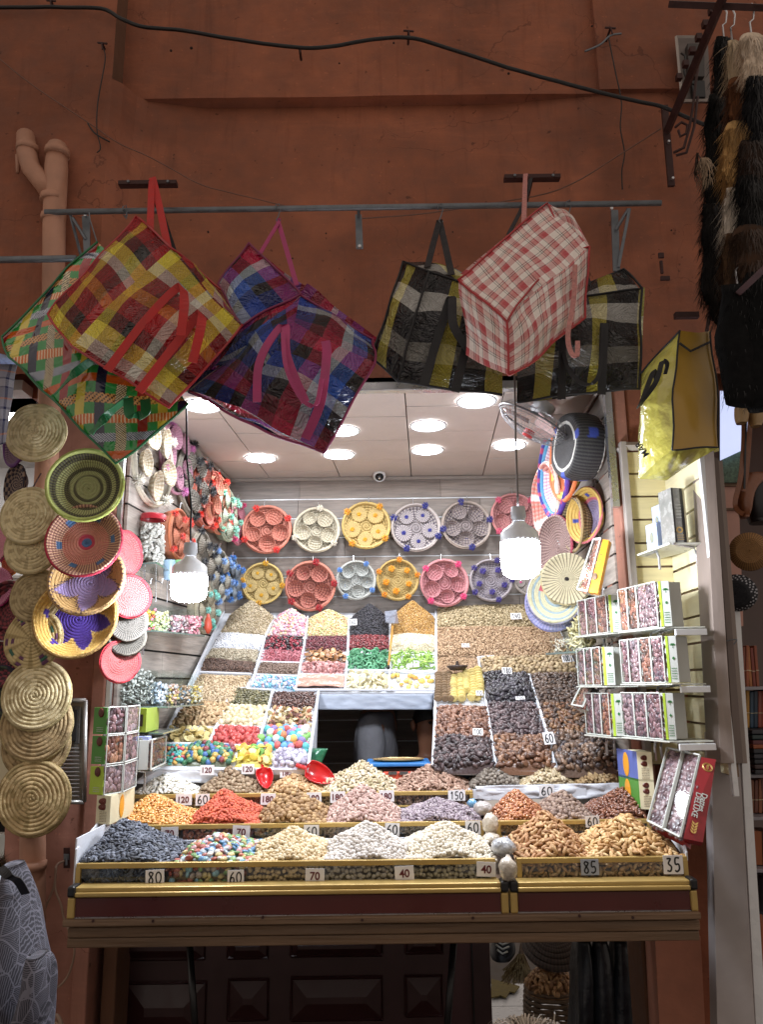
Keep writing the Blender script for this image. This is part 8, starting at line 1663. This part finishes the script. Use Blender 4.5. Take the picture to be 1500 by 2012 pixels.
q.build('bristles', mat('straw', '#8f7c58', rough=.8, var=.25), t)
t = empty('dark_shoe', 'dark sports shoe with white stripes on the floor at the rear', 'shoe', at(985, 1870, 4.0)); soft('upper', [(970, 1010, 1842, 3.9, .1), (966, 1014, 1858, 3.88, .14), (962, 1008, 1872, 3.86, .16), (966, 1000, 1880, 3.86, .16)], mat('shoe_dark', '#1c2028', rough=.5), t)
for k in range(3):
    q = MB(); q.tube([at(972+k*3, 1846+k*10, 3.86), at(988, 1856+k*9, 3.84), at(1004-k*3, 1850+k*10, 3.86)], .004, 5); q.build('stripe', m_boxw, t, smooth=True)
t = empty('floor_mat', 'frayed olive cloth lying on the white floor tiles', 'floor cloth', (0, 0, 0)); pts = [atz(u, v, .012) for u, v in ((966, 1925), (985, 1930), (1010, 1936), (1022, 1940), (1012, 1952), (1002, 1950), (995, 1962), (985, 1958), (966, 1962))]; t.location = pts[0]; q = MB(); q.add(pts, [tuple(range(len(pts)))]); o = q.build('cloth', mat('olive_cloth', '#6a5e34', rough=.9, var=.3, scale=40), t); solid(o, .006)
for (a, lab) in (((1128, 1160), 'black sack leaning left in the dark below the counter'), ((1158, 1200), 'black sack in the middle of the dark below the counter'), ((1198, 1238), 'black sack leaning right in the dark below the counter')):
    t = empty('dark_sack', lab, 'sack', at(a[0], 2050, 3.3), 'black sacks below the counter'); soft('sack_body', [(a[0]+8, a[1]-8, 1840, 3.3, .1), (a[0], a[1], 1880, 3.26, .2), (a[0]-4, a[1]+2, 1960, 3.25, .22), (a[0]-6, a[1]+4, 2060, 3.25, .22)], mat('black_sack', '#15161a', rough=.4, var=.2, bump=.6, bscale=20), t, wr=.03)
# ================================================================== RIGHT NEIGHBOUR GOODS
m_leather = mat('tan_leather', '#7d4a2c', rough=.4, var=.2, coat=.2, bump=.2, bscale=80); m_leather_d = mat('dark_leather', '#1b191d', rough=.4, var=.15)
t = empty('leather_handbag', 'tan and black leather shoulder bag hanging on long straps at the right edge', 'handbag', at(1470, 960, 2.6))
soft('bag_body', [(1462, 1520, 935, 2.62, .06), (1460, 1522, 960, 2.6, .1), (1464, 1524, 1000, 2.6, .12), (1476, 1520, 1028, 2.62, .08)], m_leather_d, t, wr=.004); soft('flap', [(1470, 1520, 930, 2.6, .05), (1450, 1480, 960, 2.58, .05), (1452, 1478, 1000, 2.58, .06), (1458, 1470, 1018, 2.6, .04)], m_leather, t, wr=.004)
for pts in ([(1463, 815, 2.6), (1462, 880, 2.58), (1456, 940, 2.56), (1446, 985, 2.55), (1450, 1002, 2.56), (1462, 1010, 2.57)], [(1476, 815, 2.6), (1472, 880, 2.58), (1468, 930, 2.57), (1462, 965, 2.57)]): strap('strap', pts, .016, m_leather, t)
strap('strap', [(1468, 810, 2.59), (1466, 880, 2.57), (1464, 960, 2.56)], .006, m_leather_d, t)
t = empty('leather_pouch', 'pale leather pouches peeping out below the dark hide', 'pouch', at(1450, 820, 2.5)); soft('pouch', [(1446, 1470, 800, 2.5, .05), (1446, 1472, 820, 2.5, .06), (1450, 1468, 832, 2.5, .04)], mat('pale_leather', '#a58962', rough=.5, var=.1), t, wr=.003); soft('pouch', [(1474, 1500, 800, 2.5, .05), (1472, 1502, 822, 2.5, .06), (1478, 1496, 838, 2.5, .04)], mat('pale_leather', '#a58962'), t, wr=.003)
basket('ochre knitted straw hat hanging brim out at the right edge', 1474, 1085, 2.50, 36, (-.5, -1, 0), -.5, 12, stitched('#a87a3e', '#6a4820'), '#a07438', group='hats hung beside the grey post', cat='hat', name='straw_hat')
basket('black hat with white flecks hanging below the ochre straw hat', 1450, 1165, 2.46, 34, (-.6, -1, -.2), -.5, 12, (lambda rr, th, ci, k: '#b9bac2' if (ci > 7 and (k+ci*3) % 5 == 0) else '#14151c'), '#1a1b22', group='hats hung beside the grey post', cat='hat', name='straw_hat')
shelf_rows = [(1268, 1350, 1446, ['#8a4a2c', '#7d3f28', '#9a5432', '#a86a38', '#7a3426', '#8d4a30'], 'upright terracotta leather notebook'), (1354, 1430, 1453, ['#a87c34', '#b88838', '#27455c', '#1f3448', '#8a4030', '#a04a34', '#5a2432', '#4a2030'], 'upright coloured leather notebook'),
              (1528, 1598, 1470, ['#7a4a30', '#6a3a2a', '#8a5436', '#5c3428', '#7d4a34'], 'small brown leather notebook')]
for (v0, v1, us, cols_, nm) in shelf_rows:
    x = us
    for i, c in enumerate(cols_):
        w = 7 if 'terracotta' in nm and i else (8 if i else 14); t = empty('leather_notebook', nm+' on the right neighbour shelves, '+['first', 'second', 'third', 'fourth', 'fifth', 'sixth', 'seventh', 'eighth'][i]+' from the white upright', 'notebook', at(x, v1, 2.6), 'leather notebooks on the neighbour shelves')
        dv = random.uniform(0, 5); lean = 0 if i < 3 or 'coloured' in nm else 6
        q = MB(); P = [at(x-lean+.5, v0+dv, 2.62), at(x+w-lean-.5, v0+dv, 2.62), at(x+w-.5, v1, 2.62), at(x+.5, v1, 2.62)]; q.slab(P[3], P[2], P[1], P[0], .10, Vector((0, -1, 0))); q.build('cover', mat('nb_'+c, c, rough=.45, var=.15), t, bevel=.002)
        q = MB(); q.tube([P[0].lerp(P[3], .6)+Vector((0, -.003, 0)), P[1].lerp(P[2], .6)+Vector((0, -.003, 0))], .001, 4); q.build('tie_band', m_cream, t); x += w
for k, (v, c) in enumerate(((1436, '#33343a'), (1446, '#2a3a3a'), (1456, '#5a2a30'), (1464, '#8a4a2a'), (1473, '#2a2c34'), (1483, '#33343c'), (1493, '#23252c'), (1503, '#3a2a2a'), (1513, '#2a2a30'))):
    A, B = at(1462+k*.8, v, 2.6), at(1530, v, 2.6); q = MB(); q.box((A+B)/2, (B.x-A.x, .12, px(8, 2.6))); tag(q.build('folded_leather', mat('fl_'+c, c, rough=.5), bevel=.003), 'folded leather piece at the right edge, %s from the top of its pile' % ['first', 'second', 'third', 'fourth', 'fifth', 'sixth', 'seventh', 'eighth', 'ninth'][k], 'leather piece', 'folded leather pile')
for v, lab in ((1352, 'upper'), (1522, 'middle'), (1604, 'lower'), (1705, 'lowest')):
    A, B = at(1448+(v-1352)*.08, v, 2.6), at(1540, v, 2.6); q = MB(); q.box((A+B)/2+Vector((0, .04, 0)), (B.x-A.x, .16, .010)); tag(q.build('neighbour_shelf', mat('nshelf', '#8d8a90', rough=.4), bevel=.001), lab+' shelf board of the leather stall at the right edge', 'shelf', 'shelves of the leather stall')
t = empty('orange_binder', 'flat orange leather folder on the lower neighbour shelf', 'folder', at(1474, 1700, 2.6)); pslab('cover', [(1473, 1632, 2.6), (1498, 1634, 2.6), (1500, 1700, 2.6), (1478, 1700, 2.6)], .08, mat('orange_leather', '#8e4c22', rough=.45, var=.1), t); pslab('spine', [(1499, 1634, 2.6), (1520, 1634, 2.6), (1522, 1700, 2.6), (1501, 1700, 2.6)], .08, mat('brown_spine', '#4a2a1c'), t)
t = empty('dark_leather_roll', 'dark rolled leather on the lowest neighbour shelf', 'leather roll', at(1480, 1800, 2.6)); soft('roll', [(1482, 1520, 1715, 2.6, .08), (1480, 1524, 1750, 2.6, .1), (1484, 1524, 1790, 2.6, .1)], m_leather_d, t)
wire('bent_hook_wire', [(1398, 1272, 2.40), (1420, 1262, 2.36), (1448, 1256, 2.34), (1443, 1266, 2.34)], .0018, m_steel, 'thin bent wire sticking out over the grey posts', 'hook')
# ================================================================== PEOPLE
def skin_mesh(name, joints, edges, m, parent, sub=2, root=0):
    me = bpy.data.meshes.new(name); me.from_pydata([j[0] for j in joints], edges, []); o = bpy.data.objects.new(name, me); COL.objects.link(o)
    sk = o.modifiers.new('skin', 'SKIN'); sk.use_smooth_shade = True; me.skin_vertices or None
    for i, j in enumerate(joints):
        r = j[1]; me.skin_vertices[0].data[i].radius = r if isinstance(r, tuple) else (r, r)
    me.skin_vertices[0].data[root].use_root = True
    s = o.modifiers.new('sub', 'SUBSURF'); s.levels = sub; s.render_levels = sub; me.materials.append(m); par(o, parent); return o
def person(label, base, H, yaw, skin, top, bottom, hair_c, hairlen=.0, bend=0., hood=False):
    t = empty('person', label, 'person', base); Rz_ = Matrix.Rotation(yaw, 3, 'Z'); s = H/1.7; base = Vector(base)
    def J(x, y, z): return tuple(base+Rz_ @ Vector((x*s, (y-bend*max(0, z-.95)*.5)*s, z*s)))
    body = [(J(0, 0, .95), .10*s), (J(0, .01, 1.15), (.12*s, .09*s)), (J(0, 0, 1.36), (.14*s, .09*s)), (J(0, 0, 1.46), .05*s), (J(0, -.01, 1.52), .06*s), (J(0, -.015, 1.62), (.078*s, .088*s)), (J(0, -.01, 1.69), .05*s)]
    e = [(0, 1), (1, 2), (2, 3), (3, 4), (4, 5), (5, 6)]
    for sg in (-1, 1):
        k = len(body); body += [(J(.17*sg, 0, 1.39), .055*s), (J(.20*sg, .02, 1.12), .042*s), (J(.19*sg, -.10, .90), .032*s), (J(.18*sg, -.15, .84), (.035*s, .02*s)), (J(.17*sg, -.19, .80), (.03*s, .015*s))]; e += [(2, k), (k, k+1), (k+1, k+2), (k+2, k+3), (k+3, k+4)]
        k = len(body); body += [(J(.09*sg, 0, .88), .085*s), (J(.10*sg, -.01, .48), .055*s), (J(.10*sg, .02, .09), .038*s), (J(.10*sg, -.12, .03), .035*s)]; e += [(0, k), (k, k+1), (k+1, k+2), (k+2, k+3)]
    skin_mesh('body', body, e, skin, t)
    tp = [(J(0, 0, .90), (.15*s, .11*s)), (J(0, .01, 1.15), (.155*s, .115*s)), (J(0, 0, 1.36), (.165*s, .11*s)), (J(0, 0, 1.44), .075*s)]; e = [(0, 1), (1, 2), (2, 3)]
    for sg in (-1, 1): k = len(tp); tp += [(J(.18*sg, 0, 1.385), .075*s), (J(.215*sg, .02, 1.12), .062*s), (J(.20*sg, -.09, .92), .052*s)]; e += [(2, k), (k, k+1), (k+1, k+2)]
    skin_mesh('jacket', tp, e, top, t)
    tr = [(J(0, 0, .93), (.14*s, .10*s))]; e = []
    for sg in (-1, 1): k = len(tr); tr += [(J(.09*sg, 0, .85), .098*s), (J(.10*sg, -.01, .48), .075*s), (J(.10*sg, .01, .10), .062*s)]; e += [(0, k), (k, k+1), (k+1, k+2)]
    skin_mesh('trousers', tr, e, bottom, t)
    hc = base+Rz_ @ Vector((0, (-.015-bend*.3)*s, 1.625*s)); q = MB(); n1_, n2_ = 10, 18
    for i in range(n1_):
        ph = math.pi*.62*i/(n1_-1)
        for k in range(n2_):
            a = 2*math.pi*k/n2_; back = .5+.5*math.sin(a); r = .092*s*(1+.03*noise.noise(Vector((a, ph*4, 1)))); f = math.sin(ph*(.72+.28*back)); z = math.cos(ph*(.72+.28*back)); q.v.append(tuple(hc+Rz_ @ Vector((r*f*math.cos(a)*.88, r*f*math.sin(a)*1.05+.006*s, r*z*1.18)))); q.c.append((1, 1, 1)); q.uv.append((0, 0))
    q.f += [(i*n2_+k, i*n2_+(k+1) % n2_, (i+1)*n2_+(k+1) % n2_, (i+1)*n2_+k) for i in range(n1_-1) for k in range(n2_)]; q.build('hair', mat('hair_'+hair_c, hair_c, rough=.6, var=.25, scale=60), t, smooth=True)
    for sg in (-1, 1):
        p = base+Rz_ @ Vector((.032*s*sg, (-.098-bend*.3)*s, 1.625*s)); q = MB(); q.lathe([(.0005, -.009*s), (.009*s, 0), (.0005, .009*s)], 8, Matrix.Translation(p)); q.build('eye', mat('eye_dark', '#1c1410', rough=.2), t, smooth=True)
        q = MB(); p = base+Rz_ @ Vector((.083*s*sg, (-.005-bend*.3)*s, 1.61*s)); q.lathe([(.0005, -.03*s), (.014*s, -.01*s), (.016*s, .012*s), (.0005, .03*s)], 8, Matrix.Translation(p)); q.build('ear', skin, t, smooth=True)
    q = MB(); p0 = base+Rz_ @ Vector((0, (-.10-bend*.3)*s, 1.63*s)); p1 = base+Rz_ @ Vector((0, (-.122-bend*.3)*s, 1.595*s)); q.tube([p0, p1], [.006*s, .013*s], 8); q.build('nose', skin, t, smooth=True)
    q = MB(); pm_ = base+Rz_ @ Vector((0, (-.098-bend*.3)*s, 1.565*s)); ax_ = Rz_ @ Vector((1, 0, 0)); q.tube([pm_-ax_*.022*s, pm_+Vector((0, -.003, 0)), pm_+ax_*.022*s], [.003*s, .006*s, .003*s], 6); q.build('mouth', mat('lips', '#7a4238', rough=.5), t, smooth=True)
    return t
m_skin = mat('skin_tone', '#9a6a50', rough=.55, var=.06)
pp = at(743, 1450, 3.72); person('person in a grey hooded jacket standing in the dark behind the hatch', (pp.x, 3.72, .05), 1.69, math.radians(84), m_skin, mat('grey_jacket', '#6a6a6e', rough=.8, var=.25, scale=7, bump=1, bscale=16), mat('dark_trousers', '#1c1d22', rough=.8), '#17130f')
pp = at(842, 1450, 3.68); person('bearded looking person in a black top half hidden behind the right side of the hatch', (pp.x, 3.66, 0), 1.50, math.radians(20), m_skin, mat('black_top', '#14151a', rough=.8), mat('dark_trousers', '#1c1d22'), '#14100d')
pp = at(1040, 2060, .66); tp_ = person('small pale haired passer by whose hair just shows at the lower edge', (pp.x, .66, 0), pp.z*.985, math.radians(180), mat('skin_light', '#b98d74', rough=.55), mat('child_coat', '#5c5a58', rough=.8), mat('dark_trousers', '#1c1d22'), '#a89c90')

q = MB(); rr = random.Random(12); hs = pp.z*.985/1.7; hc = Vector((pp.x, .66, 1.625*hs))
for _ in range(2600):
    a = rr.uniform(0, 6.283); ph = rr.uniform(0, 1.5); d = Vector((math.cos(a)*math.sin(ph)*.9, math.sin(a)*math.sin(ph)*1.05, math.cos(ph)*1.2)); s_ = hc+d*.092*hs; tn = Vector((math.cos(a), math.sin(a), -.55+rr.uniform(-.3, .7)))+Vector((rr.gauss(0, .4), rr.gauss(0, .4), 0)); L_ = rr.uniform(.02, .045)*hs; tn = (tn-d*tn.dot(d)*.8).normalized(); sd = tn.cross(d).normalized()*.0006; m_ = s_+tn*L_*.5+d*.006; e_ = s_+tn*L_+Vector((0, 0, -.01*rr.random())); g = rr.uniform(.6, 1.5); q.add([s_-sd, s_+sd, m_+sd, m_-sd, e_], [(0, 1, 2, 3), (3, 2, 4)], tuple(min(1, x*g) for x in srgb('#a89c8c')))
q.build('hair_strands', mat('fur_hair', rough=.6, src='v'), tp_, kind='stuff')
